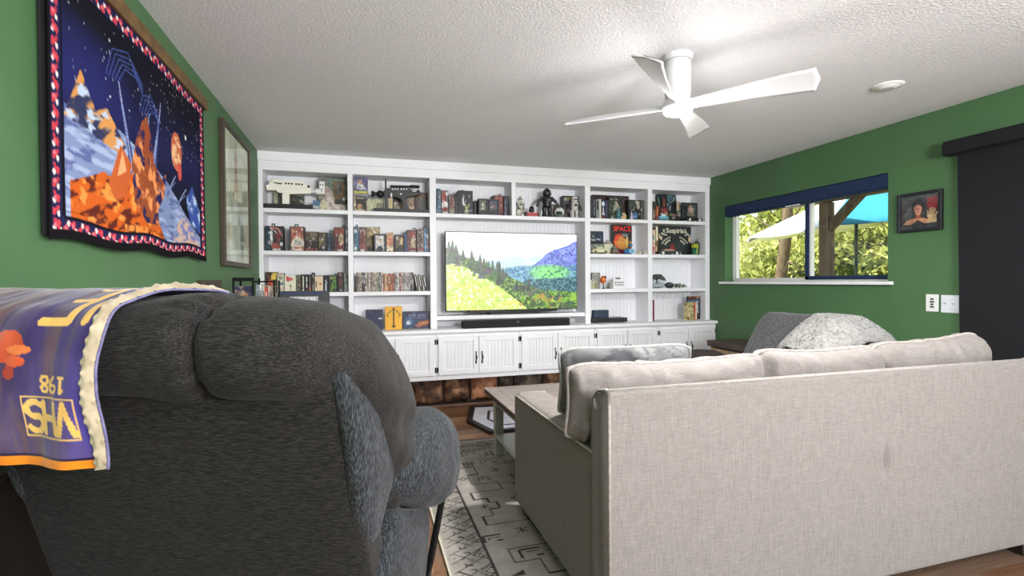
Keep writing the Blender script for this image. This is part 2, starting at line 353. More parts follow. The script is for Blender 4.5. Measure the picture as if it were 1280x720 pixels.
def cushion(name, W, H, T, m, parent, loc=(0, 0, 0), rot=(0, 0, 0), piping=None, wr=0.006, seed=0, n=36, colfn=None, sag=0.0, pinch=0.05, pw=3.2, pe=.5):
    """square throw/back cushion standing in the xz plane, thickness along y"""
    u = np.sin(np.linspace(-1, 1, n)*math.pi/2); U, V = np.meshgrid(u, u)
    prof = np.clip((1-np.abs(U)**pw)*(1-np.abs(V)**pw), 0, 1)**pe
    X = W/2*U*(1-pinch*(1-V**2)*np.abs(U)**2-.06*np.abs(V)**6*(H/W)); Z = H/2*V*(1-pinch*(1-U**2)*np.abs(V)**2-.17*np.abs(U)**10)
    Z = Z-sag*(1-U**2)*(V+1)/2
    nz = fbm(U*3+seed*3.1, V*3+1.7, seed, 4)-.5; rim = 0.7*np.exp(-((1-np.maximum(abs(U), abs(V)))/0.25)**2)
    pl = (vnoise(U*W*16+seed, V*1.2, seed+5)-.5)*rim*0.085*(T/0.18)
    sides = []
    for sgn, sd in ((-1, 0), (1, 9)):
        Yc = sgn*(T/2*prof+(nz*2*wr+pl)*prof**0.5); sides.append(np.stack([X, Yc, Z], -1))
    def idx(k): return np.arange(n*n).reshape(n, n)+k*n*n
    a, b = idx(0), idx(1)
    fs = np.stack([a[:-1, :-1], a[:-1, 1:], a[1:, 1:], a[1:, :-1]], -1).reshape(-1, 4).tolist()
    fs += np.stack([b[:-1, :-1], b[1:, :-1], b[1:, 1:], b[:-1, 1:]], -1).reshape(-1, 4).tolist()
    vs = np.concatenate([q.reshape(-1, 3) for q in sides])
    me = bpy.data.meshes.new(name); me.from_pydata(vs.tolist(), [], fs); me.materials.append(m)
    if colfn is not None:
        at = me.color_attributes.new('Col', 'FLOAT_COLOR', 'POINT'); col = np.ones((2*n*n, 4), np.float32)
        cc = lin(colfn(np.concatenate([U.ravel(), U.ravel()]), np.concatenate([V.ravel(), V.ravel()]))); col[:, :3] = cc; at.data.foreach_set('color', col.ravel())
    me.polygons.foreach_set('use_smooth', [True]*len(me.polygons)); me.update()
    import bmesh
    bm = bmesh.new(); bm.from_mesh(me); bmesh.ops.remove_doubles(bm, verts=bm.verts, dist=1e-5); bm.to_mesh(me); bm.free()
    ob = bpy.data.objects.new(name, me); C.objects.link(ob); ob.location = loc; ob.rotation_euler = rot
    if parent is not None: ob.parent = parent
    if piping is not None:
        e = sides[0]; loop = [tuple(e[0, k]) for k in range(n)]+[tuple(e[k, n-1]) for k in range(1, n)]+[tuple(e[n-1, k]) for k in range(n-2, -1, -1)]+[tuple(e[k, 0]) for k in range(n-2, -1, -1)]
        mb = MB(); mb.tube([(p[0]*1.006, 0, p[2]*1.012) for p in loop], 0.0075, 6)
        p = mb.build('piping', piping, ob, smooth=True)
    return ob
def lettering(name, txt, m, parent, loc, size, rot=(math.pi/2, 0, 0), extrude=0.0005, width=None, center=True):
    cu = bpy.data.curves.new('lettering_curve', 'FONT'); cu.body = txt; cu.size = size; cu.extrude = extrude; cu.resolution_u = 2
    cu.align_x = 'CENTER' if center else 'LEFT'; cu.offset = size*0.02
    t = bpy.data.objects.new('lettering_tmp', cu); C.objects.link(t)
    dg = bpy.context.evaluated_depsgraph_get(); me = bpy.data.meshes.new_from_object(t.evaluated_get(dg)); bpy.data.objects.remove(t)
    me.materials.clear(); me.materials.append(m)
    o = bpy.data.objects.new(name, me); C.objects.link(o); o.location = loc; o.rotation_euler = rot
    if parent is not None: o.parent = parent
    return o

# ================================================================== THE SETTING
XL, XR, YB, YF, ZC = -0.885, 3.925, -5.0, 5.36, 2.48
struct(MB().box(XL-.14, XR+.14, YB-.1, YF+.1, -0.12, -0.012).build('floor', M_FLOOR)); floor = bpy.data.objects['floor']
def plank_mesh(w, l, k):
    return MB().box(-l/2+.0008, l/2-.0008, -w/2+.0008, w/2-.0008, -0.012, 0.0)
row = 0; y = 0.55
while y < 5.2:
    x = XL - rng.uniform(0, 1.1)
    while x < XR:
        l = rng.choice((0.9, 1.2, 1.2)); a, b = max(x, XL), min(x+l, XR)
        if b-a > 0.05:
            mb = MB().box(a+.0012, b-.0012, y+.0012, y+.139, -0.012, -0.0005)
            mb.build('plank', rng.choice(PLANKS), floor)
        x += l
    y += 0.14
MB().box(XL, XR, YB, 0.548, -0.012, -0.0005).build('rear_boards', PLANKS[1], floor)
struct(MB().box(XL-.14, XR+.14, YB-.1, YF+.1, ZC, ZC+.12).build('ceiling', M_CEIL))
struct(MB().box(XL-.14, XL, YB-.1, YF+.1, 0, ZC).build('wall_left', M_GREEN))
struct(MB().box(XL, XR, YF, YF+.1, 0, ZC).build('wall_front', M_WHITE)); wall_front = bpy.data.objects['wall_front']
# right wall with a window and a door opening
WY0, WY1, WZ0, WZ1 = 2.95, 4.79, 1.268, 2.112; DY0, DY1, DZ = 0.35, 2.36, 2.10; XO = XR+.17
w = MB()
w.box(XR, XO, YB-.1, -2.65, 0, ZC); w.box(XR, XO, -2.65, -.55, 2.2, ZC); w.box(XR, XO, -.55, DY0, 0, ZC); w.box(XR, XO, DY0, DY1, DZ, ZC); w.box(XR, XO, DY1, WY0, 0, ZC)
w.box(XR, XO, WY0, WY1, 0, WZ0); w.box(XR, XO, WY0, WY1, WZ1, ZC); w.box(XR, XO, WY1, YF+.1, 0, ZC)
struct(w.build('wall_right', M_GREEN))
# wall behind the camera with its wide glass doors
w = MB(); w.box(XL, 0.05, YB-.1, YB, 0, ZC); w.box(3.75, XR, YB-.1, YB, 0, ZC); w.box(0.05, 3.75, YB-.1, YB, 2.3, ZC); w.box(0.05, 3.75, YB-.1, YB, 0, 0.12)
struct(w.build('wall_back', M_GREEN))
struct(MB().box(XL, XL+.014, 0.5, 4.93, 0, 0.10).build('baseboard_left', M_WHITE, bevel=.004))
w = MB(); w.box(XR-.014, XR, 2.45, 4.92, 0, 0.10); struct(w.build('baseboard_right', M_WHITE, bevel=.004))
# stone footing under the cabinets
w = MB().box(XL, XR, 5.195, 5.355, 0, .322); struct(w.build('trim_1', M_MORTAR))
footing = bpy.data.objects['trim_1']
for k, (a, b, mi) in enumerate(((-.86, -.42, 1), (-.42, .0, 0), (.0, .33, 2), (.33, .475, 0), (.478, .795, 1), (.80, 1.075, 1), (1.08, 1.375, 2), (1.385, 1.55, 3), (1.555, 1.88, 3), (1.885, 2.25, 1), (2.26, 2.6, 0), (2.61, 3.02, 1), (3.03, 3.4, 2), (3.41, 3.88, 0))):
    n = 13; P = np.zeros((n, n, 3)); u = np.linspace(0, 1, n); U, V = np.meshgrid(u, u)
    ed = np.minimum(np.minimum(U, 1-U), np.minimum(V, 1-V)); bul = np.clip(ed/.16, 0, 1)**.5
    wob = (vnoise(U*2.5+k*3.3, V*2.5, k)-.5)
    P[..., 0] = a+.006+(b-a-.012)*U+wob*.012; P[..., 2] = .045+.275*V+(vnoise(U*3, V*3+k, k+40)-.5)*.016
    P[..., 1] = 5.19-bul*.05-(fbm(U*5+k, V*5, k+9, 3)-.5)*.05*bul
    grid_obj('stone', P, STONES[mi], footing)
struct(MB().box(XL, XR, 5.115, 5.14, 0, .035).build('trim_2', PLANKS[0], bevel=.004))

# window: outer frame, sliding sash, panes
XW = XR+.10
fr = MB(); t = .03
fr.box(XW, XW+.055, WY0, WY0+t*.5, WZ0, WZ1); fr.box(XW, XW+.055, WY1-t, WY1, WZ0, WZ1); fr.box(XW, XW+.055, WY0, WY1, WZ0, WZ0+t*.6); fr.box(XW, XW+.055, WY0, WY1, WZ1-t, WZ1)
win = struct(fr.build('window_1', M_OFFW, bevel=.003))
ym = 3.765; s = MB(); t = .032
for (a, b, c, d) in ((WY0+.015, WY0+.035, WZ0+.018, WZ1-.03), (ym-.005, ym+.04, WZ0+.018, WZ1-.03), (WY0+.015, ym+.04, WZ0+.018, WZ0+.05), (WY0+.015, ym+.04, WZ1-.06, WZ1-.03)): s.box(XW-.012, XW+.022, a, b, c, d)
s.build('sliding_sash', M_NAVY, win, bevel=.003)
s = MB()
for (a, b, c, d) in ((ym-.03, ym-.006, WZ0+.05, WZ1-.06),): s.box(XW-.004, XW+.03, a, b, c, d)
s.build('sash_stile', M_OFFW, win)
s = MB(); s.box(XW+.004, XW+.05, WY1-.055, WY1-.03, WZ0+.018, WZ1-.03); s.box(XW+.004, XW+.05, ym+.04, WY1-.03, WZ0+.018, WZ0+.036)
s.build('fixed_frame', M_OFFW, win, bevel=.003)
MB().box(XW+.002, XW+.007, WY0+.035, ym, WZ0+.05, WZ1-.06).build('pane', M_GLASS, win)
MB().box(XW+.032, XW+.037, ym+.0, WY1-.05, WZ0+.036, WZ1-.03).build('pane', M_GLASS, win)
struct(MB().box(XR-.035, XR+.10, WY0-.045, WY1+.07, WZ0-.028, WZ0).build('trim_3', M_WHITE, bevel=.006))
# door in the right wall behind the black shade
d = MB(); d.box(XR+.05, XR+.12, DY0, DY0+.06, 0, DZ); d.box(XR+.05, XR+.12, DY1-.06, DY1, 0, DZ); d.box(XR+.05, XR+.12, DY0, DY1, DZ-.06, DZ); d.box(XR+.05, XR+.12, DY0, DY1, 0, .08); d.box(XR+.05, XR+.12, 1.33, 1.39, 0, DZ)
dr = struct(d.build('door_1', M_OFFW)); MB().box(XR+.08, XR+.086, DY0+.06, DY1-.06, .08, DZ-.06).build('pane', M_GLASS, dr)
d = MB()
for a in (-2.65, -1.63, -.61): d.box(XR+.06, XR+.12, a, a+.06, 0, 2.2)
d.box(XR+.06, XR+.12, -2.65, -.55, 2.14, 2.2); d.box(XR+.06, XR+.12, -2.65, -.55, 0, .06)
dr = struct(d.build('door_3', M_OFFW)); MB().box(XR+.087, XR+.093, -2.59, -.61, .06, 2.14).build('pane', M_GLASS, dr)
d = MB(); yb = YB-.06
for a in (0.05, 1.25, 2.47, 3.69): d.box(a, a+.06, yb-.03, yb+.03, .12, 2.3)
d.box(.05, 3.75, yb-.03, yb+.03, 2.24, 2.3); d.box(.05, 3.75, yb-.03, yb+.03, .12, .18)
dr = struct(d.build('door_2', M_OFFW)); MB().box(.11, 3.69, yb-.003, yb+.003, .18, 2.24).build('pane', M_GLASS, dr)

# ================================================================== BUILT-IN BOOKCASE
S1, S2, S3, CT = 1.969, 1.581, 1.196, 0.82      # upper faces of the shelves and the worktop
YS, YBK = 5.05, 5.33
bc = thing('bookcase', 'white built-in wall bookcase with beadboard back around the television', 'bookcase', (1.52, 5.2, CT))
def bpart(name, b, m=M_WHITE, bevel=.003): return b.build(name, m, bc, world=True, bevel=bevel)
bays = [(-.848, -.117), (-.07, .656), (.719, 2.331), (2.393, 3.103), (3.159, 3.863)]
for a, b in ((-.885, -.848), (-.117, -.07), (.656, .719), (2.331, 2.393), (3.103, 3.159), (3.863, 3.923)): bpart('upright', MB().box(a, b, YS, YBK, CT, 2.40))
bpart('upright', MB().box(1.503, 1.547, YS, YBK, S1, 2.32))
for k, (a, b) in enumerate(bays):
    bpart('shelf', MB().box(a, b, YS+.004, YBK-.008, S1-.038, S1))
    if k != 2:
        for z in (S2, S3): bpart('shelf', MB().box(a, b, YS+.004, YBK-.008, z-.038, z))
    bpart('compartment_top', MB().box(a, b, YS+.02, YBK-.008, 2.312, 2.33))
    p = MB(); x = a
    while x < b-.004: p.box(x+.0014, min(x+.046, b)-.0014, YBK-.008, YBK, CT, 2.32); x += .046
    p.box(a, b, YBK-.003, YBK+.004, CT, 2.32)
    bpart('beadboard_back', p, bevel=0)
bpart('television_ledge', MB().box(.719, 2.331, YS+.02, YBK-.008, .902, .942))
bpart('top_rail', MB().box(XL, 3.923, YS-.002, YS+.02, 2.312, 2.42))
bpart('crown_board', MB().box(XL, 3.923, YS-.02, YS+.03, 2.395, 2.478))
MB().box(XL, 3.923, YS+.03, YBK, 2.40, 2.42).build('top_board', M_WHITE, bc, world=True)
wt = MB().box(XL+.002, XR-.002, 4.905, 5.33, .785, CT).build('worktop', M_WHITE, bevel=.007, seg=3)
tag(wt, 'long white worktop running under the bookcase shelves', 'worktop')
# base cabinets
def make_cabinet(x0, x1, label, doors):
    t = thing('base_cabinet', label, 'cabinet', ((x0+x1)/2, 4.945, .325), group='white base cabinets')
    MB().box(x0+.001, x1-.001, 4.945, 5.19, .325, .784).build('body', M_WHITE, t, world=True, bevel=.002)
    for i, (a, b) in enumerate(doors):
        d = MB(); z0, z1 = .372, .752; r = .055; yf = 4.925
        d.box(a, a+r, yf, 4.9445, z0, z1); d.box(b-r, b, yf, 4.9445, z0, z1); d.box(a+r, b-r, yf, 4.9445, z0, z0+r); d.box(a+r, b-r, yf, 4.9445, z1-r, z1)
        do = d.build('door', M_WHITE, t, world=True, bevel=.003); LOC[do.name] = LOC[t.name]
        p = MB(); x = a+r
        while x < b-r-.004: p.box(x+.0012, min(x+.036, b-r)-.0012, 4.936, 4.9442, z0+r, z1-r); x += .036
        p.build('panel', M_WHITE, do, world=True)
        hx = (b-.028) if i == 0 else (a+.028); hz = .535
        h = MB(); h.tube([(hx, 4.921, hz-.05), (hx-.002, 4.905, hz-.035), (hx+.004, 4.897, hz), (hx-.002, 4.905, hz+.035), (hx, 4.921, hz+.05)], [.004, .006, .008, .004, .003], 8)
        h.ball((hx, 4.918, hz-.052), .009, .007, .010, 8, 6); h.ball((hx, 4.918, hz+.052), .008, .006, .008, 8, 6)
        h.build('handle', M_MBLACK, do, world=True, smooth=True)
        ex = (a-.008) if i == 0 else (b+.008)
        for z in (.425, .70):
            g = MB(); g.box(ex-.007, ex+.007, 4.938, 4.9445, z-.024, z+.024); g.tube([(ex, 4.934, z-.024), (ex, 4.934, z+.024)], .005, 8)
            g.build('hinge', M_MBLACK, do, world=True)
cabs = [(-.884, -.068, 'leftmost white base cabinet, behind the charcoal recliner', ((-.84, -.46), (-.455, -.09))),
        (-.068, .693, 'white base cabinet second from the left, half hidden by the charcoal recliner', ((-.046, .295), (.303, .676))),
        (.693, 1.544, 'white base cabinet under the left half of the television', ((.712, 1.113), (1.119, 1.528))),
        (1.544, 2.391, 'white base cabinet under the right half of the television', ((1.562, 1.955), (1.963, 2.372))),
        (2.391, 3.161, 'white base cabinet second from the right, under the disc player', ((2.412, 2.77), (2.777, 3.142))),
        (3.161, 3.922, 'rightmost white base cabinet beside the green wall', ((3.182, 3.54), (3.548, 3.896)))]
for c in cabs: make_cabinet(*c)

# ================================================================== TELEVISION AND SOUNDBAR
TX0, TX1, TZ0, TZ1, TY = .815, 2.258, .985, 1.797, 5.10
tv = thing('television', 'large flat television showing a sunny alpine valley', 'television', ((TX0+TX1)/2, TY, .942))
MB().box(TX0, TX1, TY+.002, TY+.045, TZ0, TZ1).build('housing', M_BLACK, tv, world=True, bevel=.003)
MB().box(TX0+.24, TX1-.24, TY-.012, TY+.03, TZ0-.02, TZ0-.0).build('stand_bar', M_BLACK, tv, world=True, bevel=.003)
MB().box(TX0+.45, TX1-.45, TY-.03, TY+.16, .9427, TZ0-.02).build('stand_foot', M_BLACK, tv, world=True, bevel=.003)
cv = Canvas(460, 260, (252, 253, 255), 1.78, 1.0)
Xc, Yc = cv.X, cv.Y
cv.put(np.clip((Yc-.08)*3, 0, .5), (214, 234, 250))
def ridge(fn, col, amt, sc, seed, al=1.0, dark=None, dsc=30, dth=.55):
    m = (Yc > fn(Xc)).astype(float); n = fbm(Xc*sc*1.78, Yc*sc, seed, 5)
    c = np.asarray(col, float)[None, None]+((n-.5)*2*amt)[..., None]
    mm = (m*al)[..., None]; cv.a = np.clip(cv.a*(1-mm)+c*mm, 0, 255)
    if dark is not None: cv.put(m*np.clip((fbm(Xc*dsc*1.78, Yc*dsc, seed+9, 4)-dth)*9, 0, 1), dark, .85*al)
ridge(lambda x: .36-.25*np.clip(x-.45, 0, 1)+.10*(fbm(x*6, 0*x+1, 3)-.5)+.25*np.clip(.42-x, 0, 1), (178, 216, 242), 24, 7, 2, .75)
ridge(lambda x: .30-.62*np.clip(x-.72, 0, 1)**.9+.06*(fbm(x*14, 0*x+4, 5)-.5)+1.2*np.clip(.74-x, 0, 1), (122, 140, 214), 46, 18, 4, 1, (92, 84, 170), 46, .5)
ridge(lambda x: .44-.10*np.clip(x-.4, 0, .2)+.05*(fbm(x*9, 0*x+2, 6)-.5)+.6*np.clip(.5-x, 0, .2), (112, 160, 176), 50, 24, 7, 1, (66, 100, 150), 44, .5)
gm = np.clip(1-((Xc-.78)/.17)**2-((Yc-.52)/.12)**2, 0, 1)**.5; cv.put(gm, (140, 226, 120), .9)
cv.put(gm*np.clip((fbm(Xc*44, Yc*26, 14)-.56)*10, 0, 1), (52, 110, 84), .9)
ridge(lambda x: .60+.03*(fbm(x*12, 0*x+7, 8)-.5)+.9*np.clip(.62-x, 0, 1)-.18*np.clip(x-.8, 0, 1), (78, 124, 126), 62, 34, 10, 1, (36, 66, 84), 54, .46)
ridge(lambda x: .74+.9*np.clip(.5-x, 0, 1)+.10*(x-.6), (128, 176, 66), 80, 40, 12, 1, (48, 70, 44), 50, .5)
hill = lambda x: .20+.78*x+.05*(fbm(x*8, 0*x+9, 11)-.5)
ridge(hill, (112, 146, 66), 90, 40, 21, 1, (52, 62, 48), 50, .47)
ridge(lambda x: .36+.55*x+.85*x**2, (190, 222, 100), 44, 26, 23, 1, (250, 252, 226), 44, .57)
cv.put((Yc > .36+.55*Xc+.85*Xc**2)*np.clip((fbm(Xc*9+Yc*14, Yc*30, 31)-.5)*5, 0, 1)*np.clip((Yc-.6)*3, 0, 1), (236, 214, 110), .7)
r2 = random.Random(5)
for k in range(80):
    x = r2.random()**1.1*.98; base = (.34+.66*x if k % 2 else .28+.72*x)+r2.uniform(-.03, .10)
    h = r2.uniform(.10, .24)*(1.0 if x < .5 else .6); wd = h*.16; g = r2.randint(34, 70)
    col = (g+8, g+14+int(18*r2.random()), g+6)
    for q in range(7):
        a = q/7; cv.poly([(x-wd*(1-a*.85), base-h*a*.9), (x, base-h*(a*.9+.26)), (x+wd*(1-a*.85), base-h*a*.9)], tuple(min(255, v+r2.randint(-8, 26)) for v in col), .9)
for k in range(30):
    x = .52+.46*r2.random(); y = .82+.14*r2.random(); cv.ell(x, y, r2.uniform(.012, .03), r2.uniform(.02, .05), r2.choice(((110, 160, 50), (66, 88, 52), (150, 190, 70), (176, 140, 60), (54, 76, 70))), .8)
cx = (TX0+TX1)/2; b = .008
cv.a = np.clip(cv.a*(.86+.28*fbm(cv.X*90, cv.Y*50, 77, 3))[..., None]+8, 0, 255)
sc = sheet('screen', cv, lambda U, V: (TX0+b-cx+(TX1-TX0-2*b)*U, 0*U, TZ1-b-.942-(TZ1-TZ0-2*b)*V), M_SCREEN, tv)
sb = thing('soundbar', 'long black soundbar on the worktop below the television', 'soundbar', (1.53, 4.98, CT+.0008))
MB().box(.955, 2.105, 4.94, 5.03, CT+.001, CT+.075).build('body', mat('soundbar_fabric', (24, 24, 26), .8), sb, world=True, bevel=.012, seg=3)
for x in (.957, 2.085): MB().box(x, x+.018, 4.938, 5.032, CT+.001, CT+.076).build('end_cap', M_BLACK, sb, world=True, bevel=.012, seg=3)
MB().box(1.53-.012, 1.53+.012, 4.9375, 4.942, CT+.05, CT+.058).build('indicator', M_CHROME, sb, world=True)

# ================================================================== THINGS ON THE SHELVES
BAY = [(-.846, -.119), (-.068, .654), (.721, 1.501), (1.549, 2.329), (2.395, 3.101), (3.161, 3.861)]
def xs(px0, px1, pym, Y, bay):
    a, b = at_Y(px0, pym, Y)[0], at_Y(px1, pym, Y)[0]; lo, hi = BAY[bay]
    if a < lo: a = lo+.001
    if b > hi: a, b = max(lo+.001, a-(b-hi)), hi-.001
    return a, b
def art_canvas(base, prims, w, h, mott, seed):
    k = 34/max(w, h); cv = Canvas(max(8, int(w*k)), max(8, int(h*k)), base, w, h)
    for p in prims:
        if p[0] == 'r': cv.rect(*p[1:])
        elif p[0] == 'e': cv.ell(*p[1:])
        elif p[0] == 'p': cv.poly(p[1], p[2])
        elif p[0] == 'l': cv.line(p[1], p[2]*w, p[3])
        elif p[0] == 'n': cv.put(np.clip((fbm(cv.X*p[1]*w/max(w, h), cv.Y*p[1]*h/max(w, h), p[2], 3)-p[3])*8, 0, 1), p[4], p[5] if len(p) > 5 else 1)
    if mott: cv.mottle(mott*1.2, 12, seed)
    if mott > 12:
        g = cv.a.mean(-1, keepdims=True); cv.a = g+(cv.a-g)*.82; cv.a = np.clip(cv.a*(.60+.62*fbm(cv.X*15*w/max(w, h), cv.Y*15*h/max(w, h), seed+3, 3))[..., None], 0, 255)
    return cv
_seed = [1]
def media(name, label, cat, bay, px0, px1, pyt, z0, Y, dep, base, prims=(), tab=None, side=None, group=None, mott=26, pages=False, cover='cover_art', rough=.5, z1=None):
    _seed[0] += 1
    x0, x1 = xs(px0, px1, pyt+8, Y, bay); zt = at_Y((px0+px1)/2, pyt, Y)[2] if z1 is None else z1
    w, h = x1-x0, zt-z0; cx = (x0+x1)/2
    b = MB().box(-w/2, w/2, 0, dep, 0, h)
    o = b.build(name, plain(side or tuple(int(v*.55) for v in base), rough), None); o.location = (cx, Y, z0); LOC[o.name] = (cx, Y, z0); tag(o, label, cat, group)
    cv = art_canvas(base, prims, w, h, mott, _seed[0])
    if name in ('figure_box', 'boxed_set'):
        for r_ in ((0, 0, .055, 1), (.945, 0, 1, 1), (0, 0, 1, .035), (0, .965, 1, 1)): cv.rect(*r_, (30, 30, 34), .85)
        q_ = random.Random(_seed[0])
        for _ in range(5): cv.ell(q_.uniform(.15, .85), q_.uniform(.1, .9), q_.uniform(.02, .06), q_.uniform(.02, .07), (232, 228, 220), .75)  # painted glints: bright specks standing for reflections on the boxes
    e = min(.0015, w*.06)
    sheet(cover, cv, lambda U, V: (-w/2+e+(w-2*e)*U, -.0008+0*U, h-e-(h-2*e)*V), M_PRINT, o, smooth=False)
    if tab:
        ta, tb = at_Y(tab[0], pyt, Y)[0]-cx, at_Y(tab[1], pyt, Y)[0]-cx; tz = at_Y(px0, tab[2], Y)[2]-z0; tm = (ta+tb)/2; hw = (tb-ta)/2
        t = MB(); t.box(ta, ta+hw*.6, dep*.5, dep*.5+.002, h, tz); t.box(tb-hw*.6, tb, dep*.5, dep*.5+.002, h, tz); t.box(ta+hw*.6, tb-hw*.6, dep*.5, dep*.5+.002, h+(tz-h)*.65, tz); t.box(ta+hw*.6, tb-hw*.6, dep*.5, dep*.5+.002, h, h+(tz-h)*.25)
        t.build('hang_tab', M_BLACK, o)
    return o
def G(px, py, Y): p = at_Y(px, py, Y); return (p[0], p[2])
W_, K_ = (236, 232, 222), (26, 26, 28)
TOP, MID, LOW, WTOP = S1+.0008, S2+.0008, S3+.0008, CT+.0008

# --- top shelf, first bay: the white toy rifle display
media('display_plinth', 'low black display plinth under the white toy rifle', 'plinth', 0, 328.6, 391, 255, TOP, 5.065, .10, (24, 24, 25), mott=4, cover='front_face')
media('photo_box', 'small box with a dark green picture behind the white rifle grip', 'box', 0, 352.5, 380, 243, TOP, 5.20, .05, (54, 62, 48), [('n', 7, 3, .5, (150, 150, 140)), ('n', 9, 8, .58, (70, 40, 30)), ('r', 0, .88, 1, 1, (150, 152, 120))])
media('slim_box', 'slim pale green box standing behind the back of the white rifle', 'box', 0, 342, 352, 226, TOP, 5.20, .06, (190, 186, 152), [('r', .5, 0, 1, 1, (60, 66, 50)), ('n', 8, 4, .55, (200, 196, 160))])
media('small_box', 'tiny blue and white box at the end of the black plinth', 'box', 0, 391.2, 400, 250.5, TOP, 5.07, .04, (92, 140, 180), [('r', 0, .5, 1, 1, (196, 200, 200)), ('n', 8, 5, .55, (50, 84, 120))])
o = media('game_box', 'big teal picture box at the right end of the top left shelf', 'box', 0, 398, 434.5, 223.5, TOP, 5.20, .06, (112, 132, 118), [('r', .5, .08, .9, .62, (120, 86, 30)), ('e', .68, .30, .12, .2, (74, 72, 56)), ('e', .3, .34, .09, .1, (216, 176, 160)), ('p', [(.12, 1), (.2, .5), (.42, .38), (.56, .6), (.98, .9), (.98, 1)], (206, 190, 176)), ('n', 9, 2, .55, (176, 150, 138), .7), ('r', .55, .62, .95, .75, (50, 56, 50)), ('e', .86, .6, .05, .05, (240, 236, 226)), ('p', [(.0, .78), (.22, .6), (.3, 1), (0, 1)], (226, 214, 172)), ('r', .95, 0, 1, 1, (70, 80, 76))])
Yr = 5.13
rifle = thing('toy_rifle', 'cream white toy rifle with a row of round vents on a black plinth', 'toy', (at_Y(365, 240, Yr)[0], Yr, TOP+.045))
def rp(name, pts, d0, d1, m, parent, Y, bevel=.002):
    b = MB(); b.prism([G(px, py, Y) for px, py in pts][::-1], Y+d0, Y+d1); return b.build(name, m, parent, world=True, bevel=bevel)
rp('body', [(333, 232), (340, 229), (352, 231), (356, 225), (379, 227), (383, 231), (389, 232), (389, 242.5), (362, 243), (348, 241), (345, 238), (334, 238)], -.02, .02, M_CREAM, rifle, Yr)
rp('grip', [(353, 242), (362, 242.5), (362, 256), (353, 256)], -.018, .018, M_CREAM, rifle, Yr)
b = MB(); x0, zc = G(338, 225.5, Yr); x1 = G(354, 226, Yr)[0]; b.tube([(x0, Yr, zc), (x0+.03, Yr, zc), (x1-.02, Yr, zc-.004), (x1, Yr, zc-.012)], [.016, .018, .018, .006], 14); b.build('rear_tube', M_CREAM, rifle, world=True, smooth=True)
b = MB()
for px in (357.6, 361.3, 365.2, 370.5, 374, 377.8): x, z = G(px, 229.7 + (px-357)*.07, Yr); b.lathe([(.0088, -.0225), (.0088, -.0195)], (x, Yr, z), 10, 'y')
x, z = G(386, 233.7, Yr); b.lathe([(.013, -.0225), (.013, -.0195)], (x, Yr, z), 10, 'y'); b.build('vent_holes', M_BLACK, rifle, world=True)
b = MB(); x, z = G(340, 230.2, Yr); b.lathe([(.02, -.021), (.02, .021)], (x, Yr, z), 14, 'y'); b.build('rear_sight', M_CREAM, rifle, world=True, bevel=.002)
b = MB(); z = G(395, 239.5, Yr)[1]
for a, c, r, mm in ((389, 391, .012, 0), (391, 393, .022, 1), (393, 394.6, .012, 0), (394.6, 402, .030, 0)): b.tube([(G(a, 239, Yr)[0], Yr, z), (G(c, 239, Yr)[0], Yr, z)], r, 14)
b.build('barrel', M_OFFW, rifle, world=True)
b = MB(); x0, z1 = G(399, 227, Yr); x1, z0 = G(406, 243, Yr); b.box(x0, x1, Yr-.025, Yr+.025, z0, z1); b.build('front_block', M_OFFW, rifle, world=True, bevel=.004)
b = MB()
for u, v in ((.25, .72), (.7, .72), (.45, .35), (.45, .2)): b.box(x0+(x1-x0)*u-.005, x0+(x1-x0)*u+.005, Yr-.026, Yr-.024, z0+(z1-z0)*v-.006, z0+(z1-z0)*v+.006)
b.build('block_slots', M_BLACK, rifle, world=True)

# --- top shelf, second bay: the black toy rifle
media('display_plinth', 'low black display plinth under the black toy rifle', 'plinth', 1, 468, 537, 261, TOP, 5.065, .10, (24, 24, 25), mott=4, cover='front_face')
media('display_case', 'small dark display box below the purple comic', 'box', 1, 442, 457.5, 245, TOP, 5.11, .10, (48, 40, 36), [('r', 0, 0, .2, 1, (196, 184, 150)), ('r', .3, .05, .9, .2, (150, 140, 120)), ('e', .5, .68, .2, .18, (206, 150, 110)), ('n', 7, 3, .6, (110, 60, 40)), ('r', .2, .85, .9, .98, (200, 196, 150))])
media('comic_book', 'purple comic with a white robed figure and a yellow title', 'comic', 1, 441.6, 460, 221, at_Y(450, 244.5, 5.12)[2]+.002, 5.12, .006, (88, 86, 132), [('e', .45, .28, .16, .12, (206, 150, 116)), ('p', [(.18, .66), (.3, .36), (.6, .34), (.84, .62), (.84, .68)], (226, 228, 226)), ('n', 9, 7, .62, (150, 150, 190)), ('r', .04, .76, .94, .88, (224, 214, 70)), ('r', 0, .92, 1, 1, (150, 148, 140))], side=(200, 196, 190))
media('toy_gun_box', 'cream printed box beneath the black scope', 'box', 1, 458, 480, 248.3, TOP, 5.15, .08, (206, 202, 160), [('n', 6, 4, .55, (120, 124, 92), .7), ('r', .45, .7, .9, .82, (176, 84, 70)), ('r', 0, .9, 1, 1, (180, 170, 130)), ('r', 0, 0, .1, .2, (40, 40, 40))])
media('small_box', 'plain cream block standing under the black rifle fore end', 'box', 1, 485.5, 491, 247.5, TOP+.036, 5.16, .04, (206, 186, 140), mott=12)
media('game_box', 'dark brown picture box at the right end of the black rifle shelf', 'box', 1, 520, 535.5, 240.5, TOP, 5.22, .06, (72, 50, 34), [('e', .6, .2, .25, .12, (130, 96, 60)), ('e', .6, .55, .3, .3, (92, 104, 96)), ('n', 8, 6, .55, (150, 110, 80), .6)])
